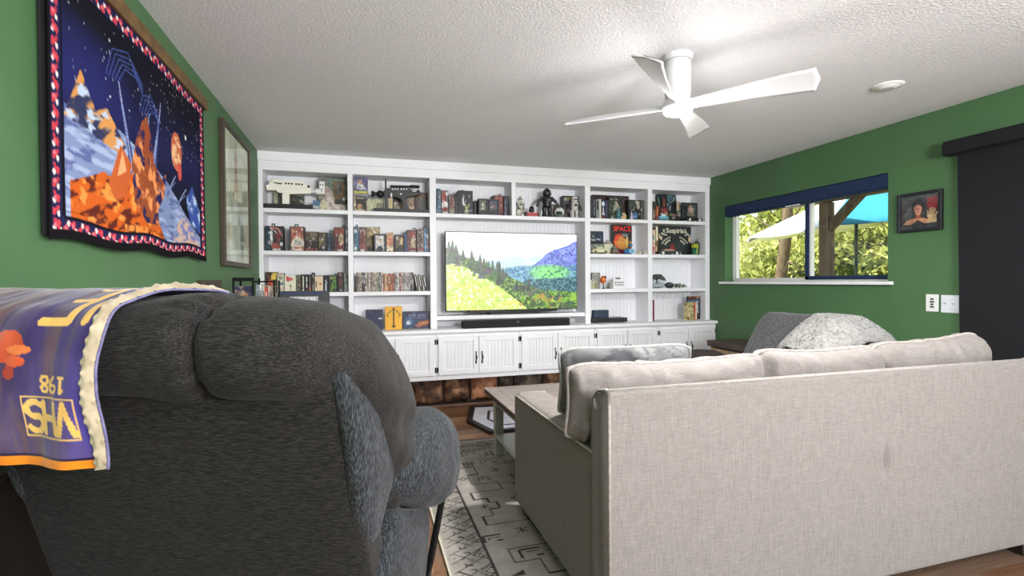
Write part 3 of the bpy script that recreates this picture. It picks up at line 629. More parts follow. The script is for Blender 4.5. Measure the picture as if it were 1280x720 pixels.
media('picture_card', 'peach and grey picture card behind the black rifle grip', 'card', 1, 492, 519.5, 245, TOP, 5.24, .03, (172, 140, 112), [('p', [(0, .9), (.05, .2), (.45, .8), (.45, 1)], (222, 196, 172)), ('r', 0, .0, .5, .35, (70, 62, 56)), ('p', [(.5, 1), (.6, .4), (.8, .6), (1, .5), (1, 1)], (226, 186, 150)), ('n', 7, 8, .58, (80, 66, 56), .7)])
Yr = 5.11
gun = thing('toy_rifle', 'black toy rifle with a tall aerial and round vents on a plinth', 'toy', (at_Y(500, 240, Yr)[0], Yr, TOP+.04))
rp('body', [(479, 240), (482, 236), (487, 236), (489, 233.5), (511, 235), (516, 240), (526, 240), (526, 244), (512, 246), (499, 248), (493, 246), (480, 246)], -.018, .018, M_BLACK, gun, Yr)
rp('grip', [(499, 246), (510, 245), (508, 252), (512, 262), (503, 262), (504, 255)], -.016, .016, M_BLACK, gun, Yr)
b = MB(); a = G(487.5, 232.6, Yr); c = G(511, 233.2, Yr); b.tube([(a[0], Yr, a[1]), (c[0], Yr, c[1])], .009, 10); a = G(511, 233.4, Yr); c = G(524, 233.6, Yr); b.tube([(a[0], Yr, a[1]), (a[0]+.02, Yr, c[1]), (c[0], Yr, c[1])], [.007, .016, .016], 12); b.build('top_tube', M_BLACK, gun, world=True, smooth=True)
b = MB(); x, z = G(522.5, 239.4, Yr); b.lathe([(.016, -.02), (.016, .02)], (x, Yr, z), 12, 'y'); b.build('stock_ring', M_MBLACK, gun, world=True)
b = MB()
for px in (490.4, 493.6, 496.9, 501.3, 504.6, 508): x, z = G(px, 236.8, Yr); b.lathe([(.0078, -.021), (.0078, -.0175)], (x, Yr, z), 10, 'y')
x, z = G(501, 243, Yr); b.lathe([(.009, -.021), (.009, -.0175)], (x, Yr, z), 10, 'y'); b.build('vent_plates', M_OFFW, gun, world=True)
b = MB(); x, z1 = G(481.9, 224.5, Yr); z0 = TOP+.04; b.box(x-.008, x+.008, Yr-.028, Yr-.018, z0, z1); b.box(x-.012, x+.014, Yr-.03, Yr-.017, z0, G(482, 241, Yr)[1]); b.build('aerial', M_BLACK, gun, world=True)
b = MB(); a = G(464.2, 242.3, Yr); c = G(480, 242.6, Yr); xs_ = np.linspace(a[0], c[0], 8); b.tube([(x, Yr, a[1]) for x in xs_], [.028, .028, .016, .018, .034, .036, .030, .018], 14); b.build('scope', M_BLACK, gun, world=True, smooth=True)
b = MB(); x, z = G(489, 244.5, Yr); b.box(x-.007, x+.007, Yr-.024, Yr-.018, z-.02, z+.02); b.build('magazine_catch', M_OFFW, gun, world=True)

# --- middle shelf, first bay: boxed figures
TAB = True
media('figure_box', 'boxed figure with red streaks and a hang tab at the shelf left end', 'box', 0, 331.5, 354, 282.5, MID, 5.085, .12, (52, 50, 48), [('r', 0, 0, .26, 1, (34, 66, 84)), ('l', [(.3, .05), (.7, .12), (.95, .4)], .1, (206, 120, 110)), ('l', [(.3, .1), (.6, .25), (.8, .5)], .06, (216, 200, 196)), ('e', .34, .4, .09, .22, (226, 230, 232)), ('e', .7, .45, .1, .18, (150, 52, 46)), ('e', .6, .8, .28, .12, (170, 72, 62)), ('r', .42, .9, .8, .97, (230, 228, 226)), ('e', .88, .72, .07, .08, (220, 226, 230))], tab=(338, 342.8, 278.3))
media('figure_box', 'boxed figure with orange art and a pale domed blister', 'box', 0, 362, 380.5, 283.3, MID, 5.085, .12, (176, 92, 66), [('r', 0, 0, .08, 1, (44, 56, 66)), ('l', [(.5, .2), (.48, .45)], .08, (232, 210, 190)), ('n', 7, 5, .55, (206, 150, 126)), ('e', .54, .74, .42, .30, (226, 212, 196)), ('e', .5, .66, .2, .12, (206, 200, 190)), ('r', .3, .82, .98, .92, (196, 110, 80)), ('r', .9, 0, 1, .5, (54, 50, 50))], tab=(367.2, 372.2, 279.3))
media('boxed_set', 'brown boxed set with an orange base strip on the figure shelf', 'box', 0, 381.5, 397.6, 289.5, MID, 5.10, .10, (92, 78, 62), [('n', 6, 6, .52, (136, 126, 104)), ('r', 0, .5, 1, .84, (52, 40, 36)), ('r', 0, .86, 1, 1, (176, 76, 44)), ('e', .3, .93, .12, .06, (40, 30, 26)), ('e', .7, .93, .12, .06, (40, 30, 26)), ('r', 0, 0, 1, .06, (170, 96, 70))])
media('figure_box', 'olive boxed figure with a dark round emblem low on its front', 'box', 0, 398.2, 408.6, 290.5, MID, 5.085, .10, (88, 84, 58), [('r', 0, 0, .25, 1, (60, 58, 44)), ('n', 7, 7, .52, (140, 126, 80)), ('e', .55, .82, .34, .18, (24, 24, 26)), ('e', .55, .80, .14, .08, (210, 206, 196)), ('r', .85, 0, 1, 1, (40, 42, 44))])
media('slim_case', 'slim navy case right of the olive boxed figure', 'case', 0, 409.2, 413, 291, MID, 5.085, .10, (38, 60, 84), [('r', 0, .05, .6, .2, (90, 110, 130)), ('n', 9, 8, .6, (80, 110, 140))])
media('figure_box', 'red and gold boxed figure near the right end of the left figure shelf', 'box', 0, 417.3, 430.6, 284.3, MID, 5.085, .12, (94, 44, 36), [('r', 0, .0, 1, .3, (150, 60, 38)), ('r', 0, .3, .35, .8, (92, 36, 56)), ('e', .66, .5, .2, .28, (196, 168, 120)), ('e', .55, .84, .34, .12, (140, 40, 44)), ('r', .35, .9, .8, .97, (210, 206, 202)), ('r', 0, 0, .08, 1, (36, 36, 36))], tab=(427.6, 431.8, 280.3))
media('slim_case', 'blue boxed spine squeezed against the upright left of the cream art boxes', 'case', 0, 432.2, 434.6, 284.5, MID, 5.085, .12, (44, 84, 108), [('n', 6, 9, .55, (190, 190, 190))])
# --- middle shelf, second bay
media('figure_box', 'light blue edged boxed figure at the left end of its shelf', 'box', 1, 441.7, 448.2, 283.3, MID, 5.085, .12, (62, 98, 124), [('r', .75, 0, 1, 1, (92, 152, 190)), ('r', .1, .15, .6, .25, (214, 214, 206)), ('n', 7, 4, .55, (40, 60, 70)), ('e', .35, .88, .3, .08, (226, 226, 224))], tab=(444.2, 447.2, 280))
media('figure_box', 'grey boxed figure with a red dome low on its front', 'box', 1, 448.9, 457.6, 283.8, MID, 5.085, .12, (112, 74, 72), [('n', 7, 3, .5, (160, 120, 112)), ('e', .5, .45, .2, .3, (140, 44, 44)), ('e', .5, .8, .36, .14, (150, 60, 60)), ('r', .2, .9, .8, .97, (226, 224, 222)), ('r', 0, .9, .2, 1, (60, 60, 64))])
media('picture_box', 'wide tan and gold picture box behind the black framed case', 'box', 1, 458.2, 474.8, 283.8, MID, 5.20, .10, (186, 162, 108), [('n', 5, 5, .5, (214, 190, 130)), ('p', [(.45, 0), (.9, .4), (.8, .42), (.3, .05)], (226, 214, 190)), ('e', .2, .86, .14, .14, (60, 56, 30)), ('r', .94, 0, 1, 1, (96, 80, 50)), ('n', 7, 9, .6, (140, 110, 70))])
def framed_case(label, bay, a, b, t, Y, inner, prims, z0=MID):
    x0, x1 = xs(a, b, t, Y, bay); zt = at_Y(a, t, Y)[2]; cx = (x0+x1)/2; w, h = x1-x0, zt-z0
    o = thing('window_box', label, 'box', (cx, Y, z0)); fw = .014
    fb = MB(); fb.box(-w/2, -w/2+fw, 0, .075, 0, h); fb.box(w/2-fw, w/2, 0, .075, 0, h); fb.box(-w/2+fw, w/2-fw, 0, .075, h-fw, h); fb.box(-w/2+fw, w/2-fw, 0, .075, 0, fw); fb.box(-w/2+fw, w/2-fw, .06, .075, fw, h-fw)
    fb.build('frame', plain((52, 52, 58)), o)
    cv = art_canvas(inner, prims, w-2*fw, h-2*fw, 20, int(a)); sheet('window_art', cv, lambda U, V: (-w/2+fw+(w-2*fw)*U, .02+0*U, h-fw-(h-2*fw)*V), M_PRINT, o, smooth=False)
    g = MB(); g.lathe([(.0, 0)] and [(min(.028, w*.32), 0), (min(.028, w*.32), .004)], (0, -.005, .028), 16, 'y'); g.build('round_seal', M_BLACK, o)
    return o
framed_case('black framed box with a white front and a round black seal', 1, 467.5, 482.5, 292.2, 5.08, (236, 232, 226), [('e', .5, .35, .2, .16, (216, 190, 160)), ('n', 8, 3, .6, (196, 180, 160))])
media('picture_box', 'glowing peach picture box between the two black framed boxes', 'box', 1, 483, 492, 290.8, MID, 5.12, .08, (218, 168, 122), [('e', .5, .45, .4, .3, (226, 140, 100)), ('r', 0, .72, 1, .95, (244, 226, 190)), ('e', .4, .97, .15, .06, (40, 34, 28))])
framed_case('black framed box with a golden front and a round black seal', 1, 493.3, 506.2, 293.2, 5.08, (150, 122, 62), [('e', .75, .35, .2, .26, (232, 206, 150)), ('r', 0, 0, .3, .6, (196, 192, 176)), ('n', 8, 7, .56, (80, 66, 40))])
media('slim_case', 'slim blue case right of the golden framed box', 'case', 1, 506.6, 508.4, 292.5, MID, 5.085, .10, (66, 92, 150), mott=10)
media('figure_box', 'dark red and gold boxed figure with a hang tab, third from the shelf right end', 'box', 1, 508.6, 520.3, 287.5, MID, 5.085, .12, (110, 46, 44), [('r', 0, 0, .1, 1, (34, 32, 36)), ('p', [(.3, .9), (.5, .35), (.85, .3), (.9, .8)], (176, 156, 110)), ('e', .6, .2, .3, .12, (160, 50, 46)), ('r', .15, .8, .9, .92, (120, 34, 44)), ('r', .3, .93, .9, .98, (206, 200, 200))], tab=(516.8, 520.8, 284))
media('figure_box', 'taupe boxed figure with a red foot strip, second from the shelf right end', 'box', 1, 521, 530, 286.8, MID, 5.085, .12, (116, 94, 82), [('n', 6, 8, .5, (150, 132, 116)), ('e', .5, .5, .26, .34, (84, 60, 56)), ('r', 0, .8, 1, .92, (150, 56, 66)), ('r', .2, .93, .9, .98, (200, 200, 200))])
media('figure_box', 'bright blue boxed figure with a hang tab at the shelf right end', 'box', 1, 530.8, 537.3, 285, MID, 5.085, .12, (50, 66, 84), [('r', 0, 0, .35, 1, (72, 150, 206)), ('r', .5, .25, .8, .4, (206, 200, 200)), ('r', .55, .45, .8, .85, (176, 110, 110)), ('r', 0, .9, 1, 1, (50, 120, 170))], tab=(530, 533.2, 282))

# --- lower shelf, first bay: tall boxes and books
media('book', 'dark book with fiery yellow and red cover art at the shelf left end', 'book', 0, 332, 346, 340, LOW, 5.10, .10, (50, 44, 36), [('p', [(.4, .4), (.6, .05), (1, .02), (.95, .35)], (236, 196, 70)), ('e', .45, .52, .25, .16, (216, 84, 40)), ('e', .8, .7, .12, .1, (214, 170, 70)), ('n', 8, 3, .6, (150, 60, 40)), ('r', .0, .86, .6, 1, (190, 150, 110))])
media('book', 'pale cream book with small coloured prints beside the fiery cover', 'book', 0, 346.6, 355, 341.2, LOW, 5.10, .10, (222, 218, 190), [('r', .1, .02, .7, .1, (226, 150, 100)), ('r', .15, .48, .85, .62, (110, 140, 150)), ('r', .2, .2, .7, .28, (160, 180, 130)), ('r', .15, .75, .75, .82, (210, 160, 130))])
media('book', 'white book with a red emblem above a small black lamp drawing', 'book', 0, 355.6, 370, 344, LOW, 5.10, .10, (232, 228, 204), [('p', [(.15, .05), (.4, .12), (.78, .2), (.6, .32), (.25, .36), (.15, .3)], (206, 84, 84)), ('p', [(.5, .5), (.6, .68), (.42, .68)], (40, 40, 40)), ('r', .48, .66, .53, .9, (60, 60, 60))], mott=8)
media('book', 'slim olive book between the white book and the black spines', 'book', 0, 370.5, 376, 343.4, LOW, 5.10, .10, (110, 108, 76), [('n', 7, 5, .55, (150, 110, 70)), ('r', .0, 0, .3, 1, (120, 140, 116))])
for k, (a, b, t, c, l) in enumerate(((376.6, 380.9, 343.2, (206, 206, 190), 'leftmost of the black spines'), (381.3, 385, 343, (214, 214, 206), 'second of the black spines from the left'), (385.4, 389.2, 343.4, (120, 104, 92), 'third of the black spines from the left'), (389.5, 393, 340.7, (170, 170, 150), 'tallest of the black spines'))):
    media('book', 'slim black book with a lettered spine, '+l, 'book', 0, a, b, t, LOW, 5.10, .10, (28, 28, 30), [('r', .4, .1, .75, .92, c), ('n', 9, 4+k, .58, (50, 44, 40))] + ([('r', .2, .7, .8, .95, (196, 110, 76))] if k == 2 else []), group='slim black books on the lower left shelf', mott=10)
media('book', 'cream book with a column of small black lettering', 'book', 0, 393.4, 404, 344.3, LOW, 5.10, .10, (226, 204, 170), [('r', .14, .32, .26, .72, (60, 44, 40)), ('e', .66, .5, .18, .07, (206, 120, 60)), ('r', 0, 0, 1, .07, (120, 112, 100))], mott=8)
media('book', 'black book with a small white upright figure on the cover', 'book', 0, 404.5, 410.2, 344, LOW, 5.10, .10, (34, 36, 42), [('p', [(.35, .9), (.45, .4), (.7, .4), (.6, .9)], (206, 212, 226)), ('e', .5, .35, .16, .05, (200, 200, 200))], mott=10)
media('book', 'bright green jungle covered book on the lower left shelf', 'book', 0, 410.8, 421.3, 343.8, LOW, 5.10, .10, (46, 62, 34), [('r', .15, .1, .9, .25, (150, 150, 90)), ('l', [(.3, .95), (.5, .5), (.8, .35)], .12, (120, 190, 50)), ('l', [(.9, .95), (.85, .5), (.6, .3)], .1, (110, 180, 56)), ('n', 7, 6, .55, (90, 150, 50)), ('r', .9, 0, 1, 1, (30, 34, 30))])
media('book', 'tall dark brown book with a red spine title, near the shelf right end', 'book', 0, 422, 429.6, 340.3, LOW, 5.10, .10, (52, 32, 30), [('e', .45, .14, .16, .08, (206, 150, 140)), ('r', .3, .35, .7, .72, (140, 60, 54)), ('r', .35, .86, .65, .94, (160, 160, 160))], mott=14)
media('book', 'sage green book at the right end of the lower left shelf', 'book', 0, 430.2, 434.8, 341, LOW, 5.10, .10, (116, 136, 122), [('r', .2, .0, 1, .28, (96, 90, 84)), ('e', .6, .22, .3, .06, (150, 60, 50))], mott=14)

# --- lower shelf, second bay: a row of paperbacks
pal = [((120, 112, 104), 'grey brown'), ((170, 150, 132), 'beige'), ((196, 184, 150), 'straw'), ((52, 44, 42), 'black and white'), ((66, 54, 48), 'dark brown'), ((206, 198, 190), 'pale grey'), ((190, 170, 152), 'sand'), ((214, 204, 190), 'cream'), ((170, 130, 110), 'dusty tan'), ((196, 176, 170), 'pinkish grey'), ((206, 190, 152), 'pale gold'), ((186, 182, 150), 'khaki'), ((158, 160, 140), 'grey green'), ((104, 104, 92), 'slate green'), ((206, 196, 184), 'ivory'), ((206, 96, 50), 'orange'), ((232, 200, 150), 'peach'), ((226, 160, 90), 'apricot'), ((190, 84, 50), 'rust red'), ((206, 120, 80), 'red orange'), ((196, 100, 64), 'brick orange'), ((150, 118, 112), 'mauve grey'), ((196, 192, 188), 'light grey'), ((206, 204, 196), 'off white'), ((150, 60, 60), 'dark red edged'), ((222, 186, 176), 'pale pink'), ((176, 168, 152), 'stone grey'), ((186, 182, 166), 'greyish cream'), ((206, 186, 190), 'pale mauve'), ((190, 186, 180), 'silver grey'), ((90, 80, 76), 'charcoal'), ((96, 66, 52), 'dark tan')]
ordn = ['first', 'second', 'third', 'fourth', 'fifth', 'sixth', 'seventh', 'eighth', 'ninth', 'tenth', 'eleventh', 'twelfth', 'thirteenth', 'fourteenth', 'fifteenth', 'sixteenth', 'seventeenth', 'eighteenth', 'nineteenth', 'twentieth', 'twenty-first', 'twenty-second', 'twenty-third', 'twenty-fourth', 'twenty-fifth', 'twenty-sixth', 'twenty-seventh', 'twenty-eighth', 'twenty-ninth', 'thirtieth', 'thirty-first', 'thirty-second']
px = 445.2; n = len(pal); step = (517-445.2)/n
for k, (c, nm) in enumerate(pal):
    dark = sum(c) < 330; ink = (214, 206, 196) if dark else (90, 70, 60)
    media('paperback', '%s paperback spine, %s from the left in the paperback row' % (nm, ordn[k]), 'book', 1, px+.12, px+step-.12, (340.6 if not 15 <= k <= 20 else 342.0)+rng.uniform(-.3, .3), LOW, 5.10, .11, c,
          [('r', .3, rng.uniform(.1, .3), .7, rng.uniform(.55, .8), ink), ('r', 0, .9, 1, .95, tuple(int(v*.7) for v in c)), ('n', 9, k, .5, tuple(min(255, v+26) for v in c), .7)], group='paperbacks in the row under the boxed figures', mott=16)
    px += step
for k, (c, nm) in enumerate((((84, 72, 64), 'brown'), ((190, 184, 176), 'pale grey'), ((70, 66, 62), 'charcoal'), ((180, 176, 170), 'white edged'), ((34, 32, 32), 'black'))):
    pxa = 517.4+k*2.75; Y = 5.10; x = at_Y(pxa, 352, Y)[0]; h = .165-.006*(k > 2)
    o = MB().box(0, .015, 0, .11, 0, h).build('paperback', plain(c), None, bevel=.001); o.location = (x, Y, LOW+.0); o.rotation_euler = (0, -.0, 0); LOC[o.name] = (x, Y, LOW)
    lean = -.17; o.rotation_euler = (0, lean, 0); o.location = (x+.03*0+.026, Y, LOW+.0)
    o.location.x = x-.0+.028
    tag(o, '%s paperback leaning left, %s of the five leaning spines at the row end' % (nm, ordn[k]), 'book', 'leaning paperbacks at the row end')
    cv = art_canvas(c, [('r', .25, .1, .75, .7, (214, 208, 200) if sum(c) < 330 else (60, 54, 50))], .015, h, 12, 60+k); sheet('cover_art', cv, lambda U, V: (.001+.013*U, -.0008+0*U, h-.001-(h-.002)*V), M_PRINT, o, smooth=False)
fg = thing('small_statuette', 'tiny dark statuette at the left end of the paperback row', 'statuette', (at_Y(443.4, 358, 5.08)[0], 5.08, LOW))
MB().lathe([(.010, 0), (.012, .006), (.006, .012), (.009, .04), (.007, .052)], (0, 0, 0), 10).build('body', plain((60, 56, 50)), fg, smooth=True); MB().ball((0, 0, .062), .008, .008, .01, 8, 6).build('head', plain((120, 112, 96)), fg, smooth=True)
# --- worktop, second bay
def standing(name, label, cat, bay, a, b, t, Y, dep, base, prims, z0=WTOP, **k): return media(name, label, cat, bay, a, b, t, z0, Y, dep, base, prims, **k)
standing('book', 'navy book half hidden behind the charcoal recliner shoulder', 'book', 1, 457, 478.6, 387, 5.12, .02, (42, 44, 74), [('r', .75, .42, .98, .46, (206, 206, 206)), ('p', [(.1, 0), (.4, .0), (.2, .14)], (70, 60, 60))], mott=8)
yb_ = standing('book', 'yellow book with a black balance scale drawing standing on the worktop', 'book', 1, 481.3, 502.5, 383, 5.09, .02, (232, 172, 44), [('l', [(.5, .1), (.5, .82)], .05, (48, 40, 24)), ('l', [(.12, .38), (.3, .2), (.5, .12), (.7, .2), (.88, .38)], .04, (48, 40, 24)), ('l', [(.08, .36), (.2, .42)], .04, (48, 40, 24)), ('l', [(.92, .36), (.8, .42)], .04, (48, 40, 24)), ('e', .5, .86, .14, .04, (48, 40, 24)), ('e', .5, .08, .05, .03, (48, 40, 24))], mott=6)
standing('game_box', 'wide dark box with a glowing comet painting on the worktop', 'box', 1, 503.8, 536.4, 389.3, 5.12, .05, (48, 54, 92), [('e', .22, .62, .1, .14, (170, 206, 226)), ('e', .2, .62, .2, .28, (60, 104, 160)), ('e', .21, .62, .08, .11, (214, 232, 240)), ('p', [(.45, .85), (.6, .6), (1, .5), (1, .75), (.6, .9)], (196, 90, 56)), ('p', [(.5, .8), (.8, .62), (1, .6), (1, .66)], (226, 160, 80)), ('r', .2, .2, .5, .26, (120, 126, 160)), ('r', .55, .2, .85, .26, (120, 126, 160)), ('r', .2, .32, .85, .4, (100, 106, 140)), ('n', 9, 7, .6, (64, 84, 110))], mott=16)

# --- top shelf above the television, left half
media('figure_box', 'slim blue boxed figure with a hang tab above the television left corner', 'box', 2, 545.7, 551, 236.2, TOP, 5.085, .12, (60, 104, 130), [('r', 0, 0, .3, 1, (40, 70, 90)), ('r', .75, 0, 1, 1, (96, 140, 160)), ('n', 7, 3, .6, (120, 140, 150))], tab=(547.3, 550.8, 234.2))
media('figure_box', 'red and white boxed figure above the television left corner', 'box', 2, 551.5, 560.5, 238, TOP, 5.085, .12, (120, 124, 126), [('e', .4, .35, .34, .26, (170, 52, 48)), ('e', .8, .14, .16, .1, (232, 230, 228)), ('e', .5, .62, .46, .16, (230, 226, 220)), ('e', .5, .8, .4, .1, (140, 40, 40)), ('r', .3, .9, .8, .97, (220, 218, 214)), ('r', 0, 0, .6, .12, (186, 96, 80))])
media('boxed_set', 'small red brown box beside the red and white boxed figure', 'box', 2, 561, 568.6, 243, TOP, 5.10, .10, (122, 70, 62), [('n', 7, 5, .5, (150, 92, 84)), ('r', 0, .7, 1, 1, (140, 136, 112)), ('r', 0, .0, .15, .3, (226, 220, 214))])
media('slim_case', 'slim dark green case left of the big black moon box', 'case', 2, 569, 572.4, 243.4, TOP, 5.10, .10, (34, 46, 40), [('n', 7, 8, .6, (60, 84, 70))])
media('figure_box', 'big black box with a white crescent and a yellow green splash', 'box', 2, 572.8, 591, 238.3, TOP, 5.085, .14, (30, 30, 36), [('e', .44, .42, .15, .20, (226, 226, 216)), ('e', .52, .38, .15, .20, (30, 30, 36)), ('l', [(.45, .6), (.58, .78), (.75, .55)], .07, (186, 190, 120)), ('r', .42, .78, .66, .98, (150, 150, 112)), ('e', .88, .84, .04, .025, (232, 232, 232)), ('e', .72, .84, .03, .02, (200, 200, 200))], tab=(577.6, 582, 235.8), side=(92, 92, 76), mott=6)
media('slim_case', 'dark olive case behind the grey framed figure above the television', 'case', 2, 592.6, 598, 251, TOP, 5.16, .06, (60, 62, 50), [('r', .5, 0, 1, 1, (26, 26, 28))], mott=8)
framed_case('dark framed box with a pale branching figure above the television', 2, 598.4, 610.4, 248, 5.08, (126, 124, 112), [('e', .5, .35, .12, .12, (226, 222, 196)), ('p', [(.2, .9), (.5, .3), (.8, .9)], (214, 210, 184)), ('e', .5, .88, .2, .12, (230, 228, 210)), ('n', 8, 4, .58, (90, 90, 84))], TOP)
framed_case('dark blue framed box with a red figure above the television', 2, 611, 623.8, 249, 5.08, (88, 92, 110), [('e', .5, .4, .12, .12, (206, 130, 110)), ('p', [(.2, .85), (.45, .4), (.8, .8)], (150, 66, 60)), ('e', .25, .5, .1, .06, (226, 206, 196)), ('n', 8, 6, .58, (110, 112, 130))], TOP)
media('boxed_set', 'tall red box behind the dark blue framed box', 'box', 2, 617, 629.6, 244.3, TOP, 5.17, .12, (150, 62, 52), [('n', 6, 3, .5, (166, 96, 72)), ('r', 0, 0, .1, 1, (60, 40, 40)), ('e', .6, .9, .4, .1, (110, 34, 40))], tab=(624.6, 628.6, 241))
media('slim_case', 'slim navy case at the right end of the shelf above the television', 'case', 2, 630, 634.6, 245.3, TOP, 5.14, .12, (56, 64, 84), [('r', .3, .1, .6, .9, (90, 100, 120))])

# --- top shelf above the television, right half: toys
def toy_figure(name, label, px, pyt, Y, zb, body, joint, head='round', extra=None, arms=0.0):
    x = at_Y(px, 250, Y)[0]; h = at_Y(px, pyt, Y)[2]-zb; s = h/0.30
    t = thing(name, label, 'toy', (x, Y, zb))
    for q in (-1, 1):
        b = MB(); b.lathe([(.020*s, 0), (.026*s, .01*s), (.026*s, .022*s), (.018*s, .03*s), (.02*s, .05*s), (.017*s, .06*s), (.024*s, .085*s), (.024*s, .10*s), (.018*s, .108*s)], (q*.03*s, 0, 0), 12); b.build('leg', body, t, smooth=True)
        b = MB(); b.tube([(q*.045*s, 0, .20*s), (q*(.07+arms)*s, -.01*s, .16*s), (q*(.075+arms*1.6)*s, -.03*s, .125*s)], [.02*s, .017*s, .013*s], 10); b.ball((q*(.077+arms*1.7)*s, -.033*s, .113*s), .016*s, .014*s, .016*s, 10, 6); b.build('arm', joint, t, smooth=True)
    b = MB(); b.lathe([(.035*s, .10*s), (.05*s, .115*s), (.042*s, .135*s), (.056*s, .175*s), (.052*s, .205*s), (.025*s, .215*s)], (0, 0, 0), 16); b.build('torso', body, t, smooth=True)
    b = MB(); b.box(-.022*s, .022*s, -.058*s, -.04*s, .155*s, .185*s); b.build('chest_panel', joint, t, bevel=.002)
    b = MB()
    if head == 'dome': b.lathe([(.03*s, .212*s), (.045*s, .225*s), (.045*s, .25*s), (.036*s, .275*s), (.018*s, .288*s), (.004*s, .30*s)], (0, 0, 0), 16)
    elif head == 'box': b.box(-.032*s, .032*s, -.03*s, .03*s, .215*s, .285*s); b.lathe([(.004*s, .285*s), (.004*s, .30*s)], (0, 0, 0), 8)
    else: b.ball((0, 0, .256*s), .04*s, .04*s, .044*s, 14, 9)
    b.build('head', body, t, smooth=head != 'box', bevel=.004 if head == 'box' else 0)
    b = MB(); b.box(-.026*s, .026*s, -.047*s, -.03*s, .243*s, .256*s); b.build('visor', joint, t, bevel=.002)
    return t
SPECK = tex_mat('speckled_cream', (90, 88, 78), (226, 224, 206), nscale=60, lo=.42, hi=.52, rough=.5)
toy_figure('toy_figure', 'small speckled cream toy figure at the far left of its compartment', 650.2, 245.5, 5.10, TOP, SPECK, mat('toy_grey', (110, 108, 100), .5), arms=-.022)
t = thing('toy_console', 'red and black box with a dark domed bust standing on it', 'toy', (at_Y(664.5, 266, 5.10)[0], 5.10, TOP))
x0, x1 = at_Y(655.5, 266, 5.10)[0]-LOC[t.name][0], at_Y(674, 266, 5.10)[0]-LOC[t.name][0]
MB().box(x0+.03, x1-.015, 0, .07, 0, .045).build('box_body', plain((176, 70, 70)), t, bevel=.003)
MB().box(x0, x0+.028, .0, .07, 0, .05).build('end_block', plain((40, 34, 36)), t, bevel=.003); MB().box(x1-.014, x1, .0, .07, 0, .045).build('end_block', plain((56, 40, 42)), t, bevel=.003)
MB().lathe([(.012, .045), (.010, .055), (.030, .058), (.027, .085), (.022, .105), (.010, .115), (.002, .117)], (.012, .035, 0), 16).build('dark_bust', plain((44, 42, 50)), t, smooth=True)
toy_figure('toy_robot', 'tall black toy robot with a domed head and spread arms', 683.6, 235, 5.12, TOP, mat('gunmetal_toy', (42, 44, 48), .35, .3), mat('gunmetal_joint', (78, 80, 84), .4, .3), 'dome', arms=.022)
t = thing('toy_helmet', 'white and green toy helmet with a dark visor right of the black robot', 'toy', (at_Y(700.5, 263, 5.10)[0], 5.13, TOP))
MB().ball((0, 0, .058), .055, .05, .056, 18, 12).build('shell', plain((226, 226, 224)), t, smooth=True)
MB().ball((-.010, -.024, .05), .04, .032, .024, 14, 9).build('visor', plain((44, 40, 46)), t, smooth=True)
MB().lathe([(.052, 0), (.058, .008), (.056, .028), (.05, .034)], (0, 0, 0), 18).build('neck_ring', plain((96, 116, 104)), t, smooth=True)
media('small_box', 'small grey box behind the toy helmet', 'box', 3, 688, 697, 255.5, TOP, 5.20, .05, (112, 104, 96), [('n', 7, 3, .55, (150, 140, 126))])
media('figure_box', 'dark grey figure box with a yellow label behind the white toy robot', 'box', 3, 705, 724.5, 245, TOP, 5.22, .07, (84, 78, 78), [('r', .12, .08, .5, .2, (176, 166, 96)), ('r', 0, 0, 1, .05, (50, 44, 40)), ('n', 7, 5, .55, (104, 98, 104)), ('r', .9, 0, 1, 1, (62, 54, 50))])
toy_figure('toy_robot', 'white toy robot with dark arms in front of the dark figure box', 718, 245, 5.11, TOP, mat('pale_toy', (206, 202, 196), .45), mat('dark_toy_joint', (52, 50, 54), .45), 'box')
t = thing('toy_arch', 'small grey arched ornament beside the white toy robot', 'ornament', (at_Y(710.3, 265, 5.09)[0], 5.09, TOP))
MB().tube([(-.028, 0, 0), (-.026, 0, .045), (-.014, 0, .075), (0, 0, .086), (.014, 0, .075), (.026, 0, .045), (.028, 0, 0)], .009, 10).build('arch', plain((120, 112, 118)), t, smooth=True)
MB().box(-.04, .04, -.012, .012, 0, .006).build('foot', plain((96, 90, 94)), t)

# --- top shelf, right hand bays
media('book', 'dark slate book at the left end of the right top shelf', 'book', 4, 738.2, 741.2, 245.2, TOP, 5.10, .12, (58, 64, 66), [('n', 7, 3, .55, (96, 104, 104))])
media('book', 'black book with grey spine lettering beside the slate book', 'book', 4, 741.4, 744.8, 245.6, TOP, 5.10, .12, (40, 40, 46), [('r', .3, .15, .6, .85, (120, 120, 124))])
media('disc_case', 'silver grey case with a black window next to the black book', 'case', 4, 745, 748.8, 249.2, TOP, 5.10, .12, (136, 144, 146), [('r', .3, .1, .75, .55, (36, 40, 42))], mott=10)
media('disc_case', 'slim ivory case right of the silver grey case', 'case', 4, 749, 751.4, 248.8, TOP, 5.10, .12, (216, 210, 194), mott=8)
media('figure_box', 'dark box with a pale blue teardrop shape on its front', 'box', 4, 751.6, 756.4, 249.6, TOP, 5.10, .12, (52, 60, 76), [('e', .5, .22, .36, .13, (196, 216, 236)), ('p', [(.25, .8), (.5, .3), (.8, .8)], (206, 206, 216)), ('r', .1, .86, .9, .98, (110, 56, 46))], mott=8)
media('book', 'navy book left of the big green picture box', 'book', 4, 756.7, 760.6, 250, TOP, 5.10, .12, (42, 44, 62), [('r', .3, .1, .45, .9, (96, 100, 140))])
media('game_box', 'wide dark brown box at the back of the right top shelf', 'box', 4, 741, 786, 244.3, TOP, 5.26, .05, (58, 36, 36), [('r', .6, .05, .9, .6, (84, 56, 60)), ('n', 7, 3, .6, (44, 28, 30))], mott=12)
